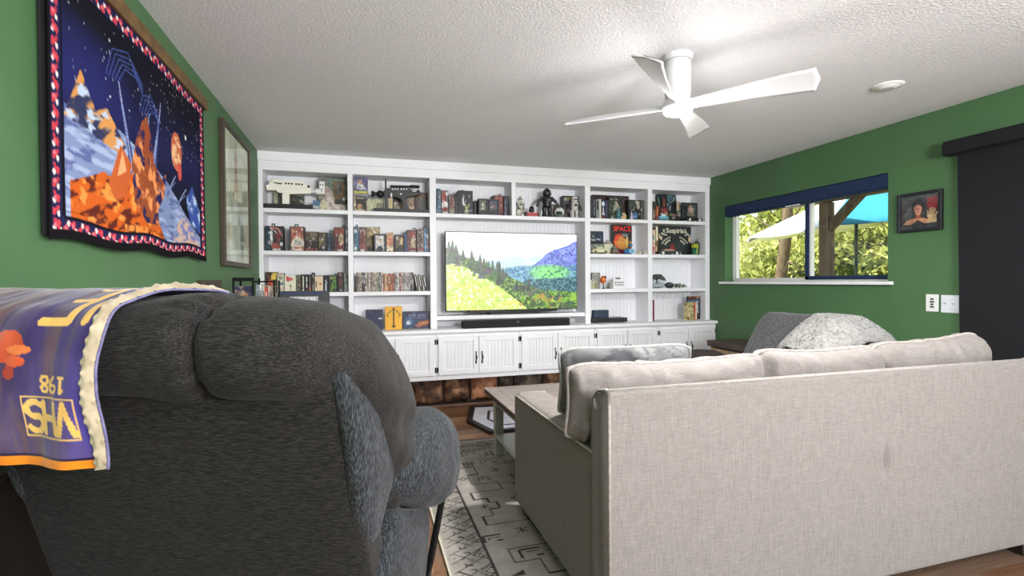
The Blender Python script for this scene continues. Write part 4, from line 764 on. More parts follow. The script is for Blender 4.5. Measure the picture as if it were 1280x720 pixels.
media('picture_box', 'dark green box with a standing cream figure and white lettering marks', 'box', 4, 761, 778, 246.6, TOP, 5.17, .07, (56, 70, 58), [('p', [(.2, .95), (.35, .4), (.5, .25), (.65, .25), (.8, .45), (.65, .95)], (176, 172, 142)), ('e', .55, .24, .1, .06, (190, 184, 156)), ('r', .1, .08, .35, .12, (200, 206, 200)), ('r', .5, .06, .6, .12, (200, 206, 200)), ('r', .2, .86, .9, .98, (190, 190, 176)), ('n', 8, 7, .6, (84, 96, 80))])
media('boxed_set', 'red brown box between the green picture box and the black set box', 'box', 4, 778.3, 784.6, 247.5, TOP, 5.17, .07, (92, 60, 60), [('n', 7, 4, .55, (60, 44, 44)), ('e', .5, .6, .3, .1, (150, 66, 60))])
media('boxed_set', 'black boxed set with a round blue ball picture', 'box', 4, 785.3, 804.6, 250, TOP, 5.09, .07, (40, 38, 38), [('r', .05, .06, .4, .5, (66, 72, 70)), ('p', [(.45, .05), (.55, .3), (.68, .05)], (206, 204, 190)), ('r', .55, .1, .75, .45, (176, 168, 150)), ('e', .46, .78, .15, .16, (74, 116, 170)), ('p', [(.12, .98), (.22, .5), (.32, .98)], (196, 190, 206)), ('r', .74, 0, 1, 1, (44, 44, 42)), ('r', .82, .05, .92, .98, (92, 94, 86))], mott=12)
t = thing('statuette', 'teal seated statuette in front of the dark green box', 'statuette', (at_Y(773.5, 264, 5.09)[0], 5.10, TOP))
MB().lathe([(.024, 0), (.03, .02), (.022, .05), (.028, .07), (.012, .085)], (0, 0, 0), 14).build('body', plain((74, 128, 132)), t, smooth=True); MB().ball((0, 0, .10), .017, .017, .02, 12, 8).build('head', plain((96, 140, 144)), t, smooth=True); MB().tube([(-.028, -.01, .07), (-.034, -.025, .04), (-.01, -.03, .03)], .009, 8).build('arm', plain((66, 112, 120)), t, smooth=True); MB().tube([(.028, -.01, .07), (.034, -.025, .04), (.01, -.03, .03)], .009, 8).build('arm', plain((66, 112, 120)), t, smooth=True)
t = thing('plate_ornament', 'round pink and green plate ornament leaning on the red brown box', 'ornament', (at_Y(779.8, 269, 5.08)[0], 5.09, TOP))
MB().lathe([(.036, 0), (.038, .006), (.0, .009)], (0, -.004, .036), 20, 'y').build('plate', plain((176, 196, 130)), t); MB().lathe([(.024, -.002), (.02, .0)], (0, -.004, .036), 18, 'y').build('plate_centre', plain((216, 150, 130)), t)
# right-most bay, top shelf
media('book', 'dark green book at the left end of the rightmost top shelf', 'book', 5, 815.7, 818.8, 252, TOP, 5.10, .12, (66, 66, 50), [('r', .3, .4, .7, .9, (176, 160, 140)), ('r', 0, .9, 1, 1, (90, 40, 40))])
media('book', 'orange red book on the rightmost top shelf', 'book', 5, 819.2, 823.2, 257.5, TOP, 5.10, .12, (206, 96, 60), [('r', 0, 0, .4, .3, (130, 50, 46)), ('r', .5, .1, .8, .7, (232, 150, 90)), ('r', 0, .7, 1, 1, (150, 46, 50))])
media('art_book', 'big dark teal art book with white lightning streaks', 'book', 5, 821.3, 845.2, 243.4, TOP, 5.27, .03, (34, 52, 62), [('l', [(.95, .05), (.75, .3), (.6, .6)], .04, (206, 220, 214)), ('l', [(.75, .03), (.6, .25), (.55, .5)], .05, (176, 206, 206)), ('p', [(.5, .0), (.9, .0), (.6, .4)], (84, 130, 136)), ('l', [(.05, .1), (.15, .35), (.1, .6)], .05, (130, 170, 130)), ('n', 6, 4, .58, (22, 30, 44)), ('e', .75, .75, .2, .12, (90, 50, 50))], mott=14)
t = thing('statuette', 'tall brown upright statuette before the dark teal art book', 'statuette', (at_Y(829.7, 255, 5.19)[0], 5.19, TOP))
zt = at_Y(829.7, 245.4, 5.19)[2]-TOP; MB().lathe([(.026, 0), (.026, zt*.25), (.02, zt*.3), (.022, zt*.55), (.02, zt*.8), (.014, zt*.92), (.004, zt)], (0, 0, 0), 14).build('body', plain((116, 62, 40)), t, smooth=True); MB().lathe([(.03, 0), (.03, .012)], (0, 0, 0), 14).build('foot', plain((70, 42, 32)), t)
media('boxed_set', 'dark red box with a blossom print behind the blue toy car', 'box', 5, 824.2, 835.5, 258.3, TOP, 5.12, .05, (104, 40, 50), [('e', .6, .3, .25, .2, (170, 50, 60)), ('e', .3, .65, .2, .2, (140, 110, 120)), ('n', 7, 3, .58, (60, 40, 60)), ('e', .85, .6, .12, .2, (176, 140, 80))])
def toy_car(label, px0, px1, pyt, Y, z, paint, glassc, wheelc, name='toy_car'):
    x0, x1 = at_Y(px0, pyt, Y)[0], at_Y(px1, pyt, Y)[0]; L = x1-x0; h = at_Y(px0, pyt, Y)[2]-z
    t = thing(name, label, 'toy', ((x0+x1)/2, Y, z)); d = min(.045, L*.22)
    MB().prism([(-L/2, h*.18), (L/2, h*.18), (L/2, h*.5), (L*.42, h*.62), (-L*.44, h*.64), (-L/2, h*.5)], -d, d).build('body', plain(paint, .3), t, bevel=.003)
    MB().prism([(-L*.28, h*.62), (L*.26, h*.62), (L*.14, h), (-L*.2, h)], -d*.8, d*.8).build('cabin', plain(glassc, .25), t, bevel=.003)
    for sx in (-.32, .32):
        for sy in (-1, 1):
            b = MB(); b.lathe([(h*.24, -.006), (h*.26, 0), (h*.24, .006)], (sx*L, sy*d*.95, h*.25), 14, 'y'); b.build('wheel', plain(wheelc), t)
    return t
toy_car('pale blue and white toy car in front of the dark red box', 822.8, 834.6, 267.5, 5.085, TOP, (96, 180, 206), (206, 226, 230), (120, 150, 160))
t = thing('toy_motorcycle', 'black and olive toy motorcycle left of the framed monochrome picture', 'toy', (at_Y(842, 270, 5.09)[0], 5.09, TOP)); L = at_Y(852, 270, 5.09)[0]-at_Y(836.5, 270, 5.09)[0]
for q in (-.33, .33):
    b = MB(); b.tube([(q*L+.024*math.cos(a), 0, .0315+.024*math.sin(a)) for a in np.linspace(0, 2*math.pi, 17)], .0065, 6); b.build('wheel', plain((48, 54, 46)), t, smooth=True)
b = MB(); b.tube([(-.33*L, 0, .03), (-.1*L, 0, .05), (.15*L, 0, .05), (.26*L, 0, .085), (.33*L, 0, .03)], .006, 8); b.build('frame', plain((60, 66, 56)), t, smooth=True)
MB().ball((.04*L, 0, .066), .03, .014, .016, 12, 8).build('tank', plain((150, 84, 96)), t, smooth=True); MB().ball((-.16*L, 0, .07), .03, .014, .01, 12, 8).build('seat', plain((130, 136, 92)), t, smooth=True); MB().ball((-.02*L, 0, .036), .024, .016, .02, 12, 8).build('engine', plain((120, 120, 116)), t, smooth=True)
media('card', 'cream card standing behind the toy motorcycle', 'card', 5, 845.6, 850, 252, TOP, 5.24, .01, (206, 190, 160), mott=10)
media('black_box', 'low black box behind the toy motorcycle', 'box', 5, 836, 851, 263.5, TOP, 5.17, .05, (40, 42, 42), [('n', 8, 3, .55, (90, 92, 84)), ('r', .7, .1, .98, .5, (150, 150, 146))])
def framed_picture(name, label, cat, w, h, d, fw, fm, cv, loc, rz, mat_col=None, tilt=0.0):
    t = thing(name, label, cat, loc, rz); fb = MB()
    fb.box(-w/2, -w/2+fw, 0, d, 0, h); fb.box(w/2-fw, w/2, 0, d, 0, h); fb.box(-w/2+fw, w/2-fw, 0, d, 0, fw); fb.box(-w/2+fw, w/2-fw, 0, d, h-fw, h)
    fb.build('frame', fm, t, bevel=min(.003, fw*.2)); iw, ih = w-2*fw, h-2*fw
    MB().box(-iw/2, iw/2, d*.6, d*.9, fw, h-fw).build('backing', plain(mat_col or (60, 60, 60)), t)
    sheet('picture', cv, lambda U, V: (-iw/2+iw*U, d*.45+0*U, h-fw-ih*V), M_PRINT, t, smooth=False)
    MB().box(-iw/2, iw/2, d*.25, d*.25+.002, fw, h-fw).build('pane', M_GLASS, t)
    return t
xa, xb = at_Y(852.3, 262, 5.17)[0], at_Y(872, 262, 5.17)[0]; zt = at_Y(862, 253.3, 5.17)[2]
cv = Canvas(30, 28, (74, 80, 80), xb-xa, zt-TOP); cv.ell(.6, .35, .2, .3, (176, 144, 126)).ell(.6, .62, .3, .14, (130, 112, 100)).rect(.1, .1, .35, .9, (56, 62, 62)).mottle(50, 7, 4)
framed_picture('framed_photo', 'small black framed portrait print at the right of the rightmost top shelf', 'picture', xb-xa, zt-TOP, .025, .018, plain((40, 42, 44)), cv, ((xa+xb)/2, 5.17, TOP), 0)
toy_car('black toy car with white wheels in front of the framed print', 856, 875, 270.3, 5.075, TOP, (30, 32, 34), (70, 76, 74), (236, 234, 228))
# --- second shelf, right-hand bays
media('book', 'tall dark blue book with a moon landscape at the shelf left end', 'book', 4, 738.3, 754.2, 289, MID, 5.20, .02, (44, 58, 84), [('r', 0, .55, 1, 1, (150, 160, 140)), ('r', 0, .42, 1, .56, (34, 42, 50)), ('l', [(.05, .36), (.25, .38), (.5, .34), (.8, .37)], .05, (206, 216, 226)), ('n', 8, 3, .6, (110, 120, 104)), ('e', .25, .38, .14, .04, (216, 220, 226))])
toy_car('cream toy truck with a flat bed at the left of the second shelf', 738.8, 758.5, 308.5, 5.09, MID, (216, 214, 176), (196, 198, 166), (110, 108, 90), 'toy_truck')
t = thing('toy_saucer', 'grey toy saucer on a cream box beside the moon book', 'toy', (at_Y(761, 302, 5.15)[0], 5.18, MID)); hz = at_Y(761, 304.5, 5.13)[2]-MID
MB().lathe([(.01, 0), (.045, .006), (.05, .012), (.03, .022), (.02, .036), (.008, .042), (.002, .043)], (0, 0, hz+.001), 20).build('saucer', plain((176, 176, 170), .35), t, smooth=True); MB().lathe([(.022, -.004), (.022, .004)], (0, 0, hz+.002), 12).build('rim_light', plain((150, 90, 84)), t); MB().box(-.055, .052, -.03, .03, 0, hz-.002).build('stand_box', plain((206, 204, 176)), t, bevel=.002)
t = thing('toy_rover', 'grey green jointed toy vehicle before the red lettered board', 'toy', (at_Y(769, 311, 5.09)[0], 5.10, MID))
MB().box(-.03, .03, -.02, .02, .02, .06).build('body', plain((104, 112, 92)), t, bevel=.006); MB().ball((0, 0, .075), .022, .02, .018, 12, 8).build('turret', plain((122, 126, 104)), t, smooth=True); MB().tube([(.02, 0, .05), (.045, -.01, .07), (.06, -.015, .045)], .006, 8).build('arm', plain((90, 96, 80)), t, smooth=True); MB().tube([(-.02, 0, .05), (-.045, -.01, .066), (-.055, -.015, .03)], .006, 8).build('arm', plain((90, 96, 80)), t, smooth=True)
for q in (-.025, .025): MB().lathe([(.014, -.03), (.017, 0), (.014, .03)], (q, 0, .016), 14, 'y').build('wheel', plain((120, 92, 80)), t)
sp = media('annual_book', 'big black board with red SPACE lettering and a fiery burst', 'book', 4, 765.3, 789.8, 281.3, MID, 5.23, .03, (40, 32, 34), [('e', .36, .56, .26, .26, (214, 62, 42)), ('p', [(.1, .55), (.2, .3), (.35, .45), (.5, .4), (.55, .7), (.3, .8)], (226, 70, 44)), ('e', .52, .62, .26, .2, (206, 140, 66)), ('n', 7, 5, .6, (226, 170, 80), .6), ('e', .62, .34, .16, .05, (130, 130, 130)), ('l', [(.6, .34), (.78, .42)], .05, (150, 150, 150)), ('e', .74, .6, .06, .2, (226, 190, 110)), ('r', .3, .8, .6, 1, (120, 30, 44))], mott=12)
wsp = at_Y(789.8, 300, 5.23)[0]-at_Y(765.3, 300, 5.23)[0]; hsp = at_Y(777, 281.3, 5.23)[2]-MID
lt = lettering('lettering', 'SPACE', plain((236, 52, 44)), sp, (0, -.003, hsp*.80), hsp*.23); bx = max(v.co.x for v in lt.data.vertices)-min(v.co.x for v in lt.data.vertices); lt.scale = (wsp*.9/bx, 1, 1)
t = thing('toy_ray_gun', 'blue toy ray gun with a pale oval disc in front of the red lettered board', 'toy', (at_Y(787, 312, 5.08)[0], 5.09, MID))
MB().ball((-.012, 0, .032), .06, .022, .032, 16, 10).build('body', plain((44, 104, 150), .35), t, smooth=True); b = MB(); b.lathe([(.036, -.004), (.036, .004)], (.02, -.024, .035), 20, 'y'); o = b.build('oval_disc', plain((156, 200, 226), .35), t); o.scale = (1.05, 1, .75); o.location = (0, 0, .009)
b = MB(); b.lathe([(.022, -.007), (.022, .002)], (.02, -.024, .035), 18, 'y'); o = b.build('disc_centre', plain((110, 170, 196), .35), t); o.scale = (1.05, 1, .75); o.location = (0, 0, .009)
MB().tube([(.03, 0, .05), (.02, 0, .085)], .012, 10).build('neck', plain((176, 110, 96)), t, smooth=True); MB().ball((.022, 0, .10), .024, .018, .017, 12, 8).build('cap', plain((52, 130, 176)), t, smooth=True)
t = thing('toy_helmet', 'tiny cream toy helmet right of the blue ray gun', 'toy', (at_Y(800, 314, 5.08)[0], 5.09, MID)); MB().ball((0, 0, .018), .018, .016, .018, 12, 8).build('shell', plain((206, 196, 160)), t, smooth=True); MB().ball((.004, -.010, .016), .012, .008, .008, 10, 6).build('visor', plain((236, 232, 226)), t, smooth=True)
t = thing('toy_skull', 'tiny cream toy skull at the right end of the second shelf bay', 'toy', (at_Y(806.5, 313.5, 5.08)[0], 5.09, MID)); MB().ball((0, 0, .027), .021, .02, .02, 12, 8).build('cranium', plain((226, 222, 206)), t, smooth=True); MB().box(-.012, .012, -.016, .006, 0, .014).build('jaw', plain((214, 208, 190)), t, bevel=.003); b = MB(); b.ball((-.008, -.017, .026), .006, .004, .006, 8, 6); b.ball((.008, -.017, .026), .006, .004, .006, 8, 6); b.build('eye_sockets', plain((50, 44, 40)), t)
# right-most bay, second shelf
media('book', 'cream and pink book at the left end beside the fortune board box', 'book', 5, 815.6, 819, 287.3, MID, 5.085, .12, (216, 196, 166), [('r', 0, .2, .6, .42, (110, 130, 120)), ('r', 0, .5, .7, .62, (206, 140, 130)), ('r', 0, .68, .7, .78, (196, 70, 70)), ('r', 0, .8, .7, 1, (206, 130, 150)), ('e', .5, .1, .3, .05, (226, 170, 120))], mott=10)
media('book', 'slim cream book leaning in the gap left of the fortune board box', 'book', 5, 819.5, 822.6, 283, MID, 5.12, .10, (216, 208, 176), [('r', 0, .5, .5, .7, (90, 110, 80)), ('r', .5, .5, 1, 1, (130, 70, 50))], mott=10)
su = media('game_box', 'large black box titled Suspiria in cream lettering with arcs of white letters', 'box', 5, 823, 863.8, 283.2, MID, 5.19, .05, (32, 34, 36), [('l', [(.12, .3), (.18, .22), (.16, .12)], .025, (206, 204, 186)), ('l', [(.9, .3), (.82, .22), (.8, .1)], .025, (206, 204, 186)), ('l', [(.04, .3), (.12, .26), (.2, .14)], .02, (220, 216, 200)), ('l', [(.97, .3), (.88, .26), (.8, .14)], .02, (220, 216, 200)), ('p', [(.02, .3), (.1, .36), (.14, .5), (.04, .42)], (226, 206, 176)), ('p', [(.98, .3), (.92, .36), (.9, .5), (.98, .6)], (226, 206, 176)), ('e', .42, .78, .09, .13, (130, 36, 44)), ('p', [(.3, .86), (.42, .56), (.54, .86)], (130, 38, 46)), ('e', .64, .66, .16, .2, (36, 52, 48)), ('r', .18, .28, .26, .32, (206, 204, 196)), ('r', .78, .28, .86, .32, (206, 204, 196)), ('n', 6, 8, .62, (30, 44, 44))], mott=6, cover='box_front')
wsu = at_Y(863.8, 300, 5.19)[0]-at_Y(823, 300, 5.19)[0]; hsu = at_Y(843, 283.2, 5.19)[2]-MID; M_INK = plain((228, 222, 200))
lt = lettering('lettering', 'Suspiria', M_INK, su, (0, -.003, hsu*.78), hsu*.24); bx = max(v.co.x for v in lt.data.vertices)-min(v.co.x for v in lt.data.vertices); lt.scale = (wsu*.54/bx, 1, 1)
b = MB()
for rr, ns, a0, a1 in ((.43, 6, 152, 112), (.43, 5, 68, 32), (.34, 6, 150, 118), (.34, 4, 58, 34)):
    for k in range(ns):
        a = math.radians(a0+(a1-a0)*k/(ns-1)); cx_, cz_ = wsu*rr*math.cos(a)*1.0, hsu*(.20+rr*1.05*math.sin(a)); c, s_ = math.cos(a-math.pi/2), math.sin(a-math.pi/2); ww, hh = wsu*.018, hsu*.028
        for (u0, u1, v0, v1) in ((-1, -.4, -1, 1), (-.4, 1, .5, 1), (.4, 1, -1, .5), (-.4, .4, -.2, .1)):
            b.add([(cx_+(u*ww)*c-(v*hh)*s_, -.002, cz_+(u*ww)*s_+(v*hh)*c) for u, v in ((u0, v0), (u1, v0), (u1, v1), (u0, v1))], [(0, 1, 2, 3)])
b.build('letter_arcs', M_INK, su)
toy_car('black toy car with white wheels in front of the Suspiria box', 821.5, 848, 311.3, 5.08, MID, (34, 40, 40), (176, 140, 126), (236, 236, 232))
t = thing('toy_figure', 'tiny white and black toy figure right of the toy car by the Suspiria box', 'toy', (at_Y(850.8, 315, 5.08)[0], 5.085, MID)); MB().lathe([(.008, 0), (.009, .016), (.004, .02)], (0, 0, 0), 10).build('body', plain((196, 200, 190)), t, smooth=True); MB().ball((0, 0, .026), .007, .007, .008, 8, 6).build('head', plain((206, 196, 170)), t, smooth=True)
t = thing('toy_tin', 'green and yellow cylindrical tin right of the Suspiria box', 'tin', (at_Y(868.5, 311, 5.13)[0], 5.13, MID)); zt = at_Y(868.5, 304.5, 5.13)[2]-MID
MB().lathe([(.040, 0), (.041, .003), (.041, zt*.62)], (0, 0, 0), 20).build('body', plain((34, 96, 66)), t, smooth=True); MB().lathe([(.0415, zt*.62), (.0415, zt*.92)], (0, 0, 0), 20).build('yellow_band', plain((176, 190, 60)), t, smooth=True); MB().lathe([(.042, zt*.92), (.042, zt*.99), (.036, zt)], (0, 0, 0), 20).build('lid', plain((130, 96, 50)), t); MB().box(-.006, .006, -.044, -.04, .01, zt*.6).build('stripe', plain((170, 180, 90)), t)
t = thing('toy_backpack', 'dark green bell shaped toy with a top loop at the shelf right end', 'toy', (min(at_Y(876.7, 308, 5.13)[0], 3.822), 5.15, MID)); zt = at_Y(876.7, 301, 5.13)[2]-MID
MB().lathe([(.026, 0), (.028, zt*.3), (.034, zt*.55), (.032, zt*.8), (.018, zt*.95), (.003, zt)], (0, 0, 0), 16).build('body', plain((56, 72, 54)), t, smooth=True); MB().tube([(.012*math.cos(a), 0, zt+.008+.012*math.sin(a)) for a in np.linspace(-.6, 3.75, 12)], .003, 6).build('loop', plain((80, 84, 76)), t, smooth=True)
# --- third shelf, right-hand bays
media('book', 'slim cream book at the far left of the third shelf', 'book', 4, 738.2, 740.2, 350, LOW, 5.09, .10, (206, 202, 184), mott=10)
media('book', 'slim grey green book with a yellow foot second from left of the third shelf', 'book', 4, 740.6, 743.6, 352, LOW, 5.09, .10, (196, 198, 176), [('r', .4, .3, 1, 1, (170, 160, 90))], mott=10)
media('picture_box', 'pale grey green picture card behind the slim third shelf books', 'card', 4, 739.8, 750.2, 340.8, LOW, 5.20, .03, (170, 174, 156), [('n', 8, 3, .55, (140, 146, 130)), ('r', .3, .5, .5, .9, (190, 180, 120))])
t = thing('toy_figure', 'glossy orange toy figure on a black stand', 'toy', (at_Y(755.2, 352, 5.10)[0], 5.12, LOW)); zt = at_Y(755.2, 344, 5.10)[2]-LOW
MB().lathe([(.02, 0), (.02, .005), (.006, .01), (.006, zt*.35)], (0, 0, 0), 14).build('stand', plain((40, 36, 34)), t, smooth=True); MB().ball((-.004, 0, zt*.66), .032, .026, zt*.30, 16, 10).build('body', plain((206, 96, 40), .25), t, smooth=True); MB().ball((.016, -.008, zt*.84), .018, .014, .018, 12, 8).build('head', plain((70, 46, 36), .35), t, smooth=True); MB().ball((-.006, -.024, zt*.7), .012, .006, .016, 10, 6).build('belly_mark', plain((236, 170, 90), .3), t, smooth=True)
t = thing('sage_dome', 'round sage green ornament left of the white cube', 'ornament', (at_Y(763.8, 356, 5.19)[0], 5.215, LOW)); MB().lathe([(.03, 0), (.034, .02), (.03, .045), (.02, .062), (.004, .068)], (0, 0, 0), 16).build('dome', plain((150, 158, 142)), t, smooth=True); MB().lathe([(.036, 0), (.036, .008)], (0, 0, 0), 16).build('rim', plain((120, 128, 112)), t)
t = thing('white_cube', 'white cube box with a row of black marks and a grey caption panel', 'box', (at_Y(774.3, 356, 5.08)[0], 5.085, LOW)); cw = at_Y(781.8, 356, 5.08)[0]-at_Y(767, 356, 5.08)[0]; ch = at_Y(774, 349, 5.08)[2]-LOW
MB().box(-cw/2, cw/2, 0, .08, 0, ch).build('cube', plain((240, 240, 238)), t, bevel=.002); b = MB()
for k in range(4): b.box(-cw*.36+cw*.2*k, -cw*.36+cw*.2*k+cw*.11, -.001, .001, ch*.58, ch*.72)
b.build('black_marks', plain((40, 40, 44)), t); MB().box(-cw*.38, cw*.38, -.001, .001, ch*.32, ch*.48).build('caption_panel', plain((176, 180, 186)), t)
t = thing('toy_coil', 'small grey coiled toy behind the top of the white cube', 'toy', (at_Y(773, 350, 5.20)[0], 5.21, LOW)); zz = at_Y(773, 347.5, 5.20)[2]-LOW
MB().box(-.035, .035, -.025, .025, 0, zz-.02).build('block', plain((176, 180, 172)), t, bevel=.003); MB().tube([(.026*math.cos(a), .01*math.sin(a), zz-.014+.004*a/3) for a in np.linspace(0, 12, 40)], .006, 6).build('coil', plain((110, 116, 108)), t, smooth=True)
# right-most bay, third shelf: models
t = thing('model_creature', 'dark grey winged model creature on top of the pale model ship', 'model', (at_Y(824, 350, 5.15)[0], 5.19, LOW))
MB().ball((-.01, 0, .10), .05, .03, .024, 14, 9).build('body', plain((64, 66, 64)), t, smooth=True); MB().prism([(-.07, .085), (-.02, .10), (.03, .125), (.07, .09), (.075, .066), (.02, .085)], -.02, .025).build('wing', plain((72, 74, 70)), t, bevel=.004); MB().lathe([(.02, 0), (.008, .01), (.006, .08)], (0, .01, 0), 10).build('stand', plain((50, 50, 50)), t); MB().tube([(.05, 0, .10), (.075, 0, .085), (.09, 0, .06)], [.01, .007, .003], 8).build('tail', plain((120, 120, 104)), t, smooth=True)
t = thing('model_ship', 'pale teal model spaceship at the left of the rightmost third shelf', 'model', (at_Y(823, 357, 5.09)[0], 5.10, LOW)); MB().ball((0, 0, .026), .062, .03, .024, 18, 10).build('hull', tex_mat('pale_teal_hull', (130, 146, 146), (186, 198, 196), nscale=40, rough=.5), t, smooth=True); MB().ball((-.01, -.005, .045), .022, .016, .012, 12, 8).build('cockpit', plain((92, 104, 106)), t, smooth=True); MB().lathe([(.03, 0), (.028, .006)], (0, 0, 0), 14).build('stand', plain((90, 96, 96)), t)
t = thing('model_ship', 'black rounded model ship in the middle of the rightmost third shelf', 'model', (at_Y(837.3, 356, 5.10)[0], 5.11, LOW)); MB().ball((0, 0, .026), .046, .034, .026, 16, 10).build('hull', plain((44, 50, 52), .35), t, smooth=True); MB().ball((.006, -.018, .036), .018, .016, .012, 12, 8).build('cockpit', plain((90, 100, 102), .3), t, smooth=True); MB().lathe([(.026, 0), (.024, .004)], (0, 0, 0), 14).build('stand', plain((30, 30, 30)), t)
for px, s_, c, l in ((846, .9, (74, 80, 70), 'dark olive ball shaped model right of the black model ship'), (850.3, .95, (136, 142, 122), 'grey green ball shaped model second from right on the third shelf'), (855, .8, (120, 130, 120), 'small grey ball shaped model at the right end of the model row')):
    t = thing('model_pod', l, 'model', (at_Y(px, 358, 5.10)[0], 5.11, LOW)); MB().ball((0, 0, .024*s_), .02*s_, .02*s_, .022*s_, 12, 8).build('pod', plain(c), t, smooth=True); MB().tube([(-.012, -.012, .02), (-.018, -.024, .006)], .004, 6).build('strut', plain((70, 74, 68)), t); MB().tube([(.012, -.012, .02), (.018, -.024, .006)], .004, 6).build('strut', plain((70, 74, 68)), t)
for o in list(C.objects):
    if o.type == 'EMPTY' and o.name.split('.')[0] in ('model_creature', 'model_ship', 'model_pod'): o.scale = (1.3, 1.1, 1.3)
# --- worktop, right-hand bays
t = thing('disc_player', 'flat black disc player on the worktop at the right of the television', 'player', (at_Y(763, 402, 5.09)[0], 5.09, WTOP)); pw = at_Y(784.5, 402, 5.09)[0]-at_Y(741.2, 402, 5.09)[0]
MB().box(-pw/2, pw/2, 0, .2, .006, .05).build('body', plain((44, 44, 48), .35), t, bevel=.003); MB().box(-pw*.42, pw*.0, -.001, .002, .022, .034).build('disc_slot', plain((20, 20, 22), .3), t); MB().lathe([(.007, -.003), (.007, .001)], (pw*.42, 0, .026), 12, 'y').build('button', plain((96, 96, 100), .3), t)
for q in (-1, 1): MB().box(q*pw*.4-.012, q*pw*.4+.012, .02, .16, 0, .006).build('foot', plain((20, 20, 20)), t)
t = thing('console_dock', 'small navy dock box standing on the flat black disc player', 'box', (at_Y(752.7, 393, 5.10)[0], 5.12, CT+.0518)); dw = at_Y(762.2, 393, 5.10)[0]-at_Y(743.2, 393, 5.10)[0]; dh = .088
MB().box(-dw/2, dw/2, 0, .05, 0, dh).build('body', plain((44, 58, 78), .5), t, bevel=.004); MB().box(-dw*.42, dw*.42, .012, .026, dh*.9, dh+.001).build('top_slot', plain((30, 36, 44)), t)
o = media('magazine', 'thin red book leaning on the right side of the upright', 'book', 5, 815.4, 818, 375, WTOP, 5.10, .16, (130, 62, 66), [('n', 8, 3, .6, (96, 50, 54))], mott=10)
media('book', 'yellow worn paperback standing on the worktop at the right end', 'book', 5, 855.5, 867.3, 377.8, WTOP, 5.075, .02, (206, 190, 122), [('r', .02, .0, .16, .22, (80, 66, 50)), ('n', 8, 4, .55, (176, 156, 90)), ('e', .4, .88, .12, .06, (120, 60, 50)), ('r', .3, .3, .9, .7, (214, 200, 140))], side=(214, 204, 176))
media('book', 'red spined book between the yellow paperback and the tall magazine', 'book', 5, 867.6, 871.2, 377.5, WTOP, 5.10, .02, (206, 120, 84), [('r', .5, 0, 1, 1, (226, 206, 180)), ('r', 0, .2, .4, .6, (186, 60, 50))], mott=12)
media('magazine', 'tall blue landscape magazine with orange masthead at the worktop right end', 'magazine', 5, 863, 879.2, 370.3, WTOP, 5.14, .02, (92, 120, 150), [('r', 0, 0, 1, .14, (60, 40, 36)), ('r', .1, .03, .3, .1, (206, 110, 60)), ('r', .45, .03, .6, .1, (206, 70, 50)), ('r', .7, .03, .92, .1, (210, 150, 90)), ('p', [(.3, 1), (.5, .4), (.65, .3), (.8, .6), (1, .8), (1, 1)], (50, 64, 50)), ('p', [(.6, .7), (.75, .2), (.85, .7)], (210, 220, 230)), ('r', .88, .14, 1, 1, (56, 56, 60))], mott=20)

# ================================================================== CEILING
FX, FY = 1.624, 2.348
M_FANW = mat('fan_white', (214, 214, 216), .4)
fan = thing('ceiling_fan', 'white four bladed ceiling fan with a glowing round lamp', 'fan', (FX, FY, ZC))
MB().lathe([(.075, -.03), (.078, -.002), (.078, 0)], (0, 0, 0), 32).build('mount_ring', M_FANW, fan, smooth=False, bevel=.003)
MB().lathe([(.058, -.235), (.066, -.22), (.068, -.12), (.068, -.035), (.060, -.03)], (0, 0, 0), 36).build('motor_housing', M_FANW, fan, smooth=True)
MB().lathe([(.05, -.290), (.078, -.286), (.086, -.265), (.078, -.245), (.05, -.232)], (0, 0, 0), 36).build('hub', M_FANW, fan, smooth=True)
MB().lathe([(.004, -.312), (.05, -.310), (.070, -.302), (.074, -.2905), (.07, -.2895)], (0, 0, 0), 36).build('lamp_diffuser', M_LAMP, fan, smooth=True)
fl = bpy.data.lights.new('fan_lamp', 'POINT'); fl.shadow_soft_size = .08; fl.energy = 8; fl.color = (1, .98, .95); flo = bpy.data.objects.new('fan_lamp', fl); C.objects.link(flo); flo.location = (FX, FY, ZC-.41)
fl = bpy.data.lights.new('fan_lamp_down', 'AREA'); fl.shape = 'DISK'; fl.size = .15; fl.energy = 54; fl.color = (1, .985, .97); flo = bpy.data.objects.new('fan_lamp_down', fl); C.objects.link(flo); flo.location = (FX, FY, ZC-.32)
def blade_obj(ang):
    ns, nc = 28, 9; t = np.linspace(0, 1, ns); r = .05+.60*t
    ch = np.interp(t, [0, .12, .4, .8, 1], [.05, .056, .084, .130, .148]); pit = np.radians(np.interp(t, [0, .15, .4, 1], [44, 40, 33, 24]))
    sweep = -.008*np.sin(t*math.pi); c = np.linspace(-.5, .5, nc); zc = -.262+.010*np.sin(t*math.pi*.5)
    tops = []
    for off in (.004, -.004):
        y = (c[None]*np.cos(pit)[:, None])*ch[:, None]+sweep[:, None]; z = zc[:, None]-(c[None]*np.sin(pit)[:, None])*ch[:, None]+off+.003*(1-4*c[None]**2)
        x = r[:, None]+0*y; x = x-.02*np.abs(c[None])*2*(t[:, None] > .95); ca, sa = math.cos(ang), math.sin(ang)
        tops.append(np.stack([x*ca-y*sa, x*sa+y*ca, z], -1))
    ring = np.concatenate([tops[0], tops[1][:, ::-1]], 1)
    return grid_obj('blade', ring, M_FANW, fan, close_u=True, caps=True)
for k in range(4): blade_obj(math.radians(-46+90*k))
sd = thing('smoke_detector', 'round white detector on the ceiling beside the fan', 'detector', (3.127, 2.353, ZC))
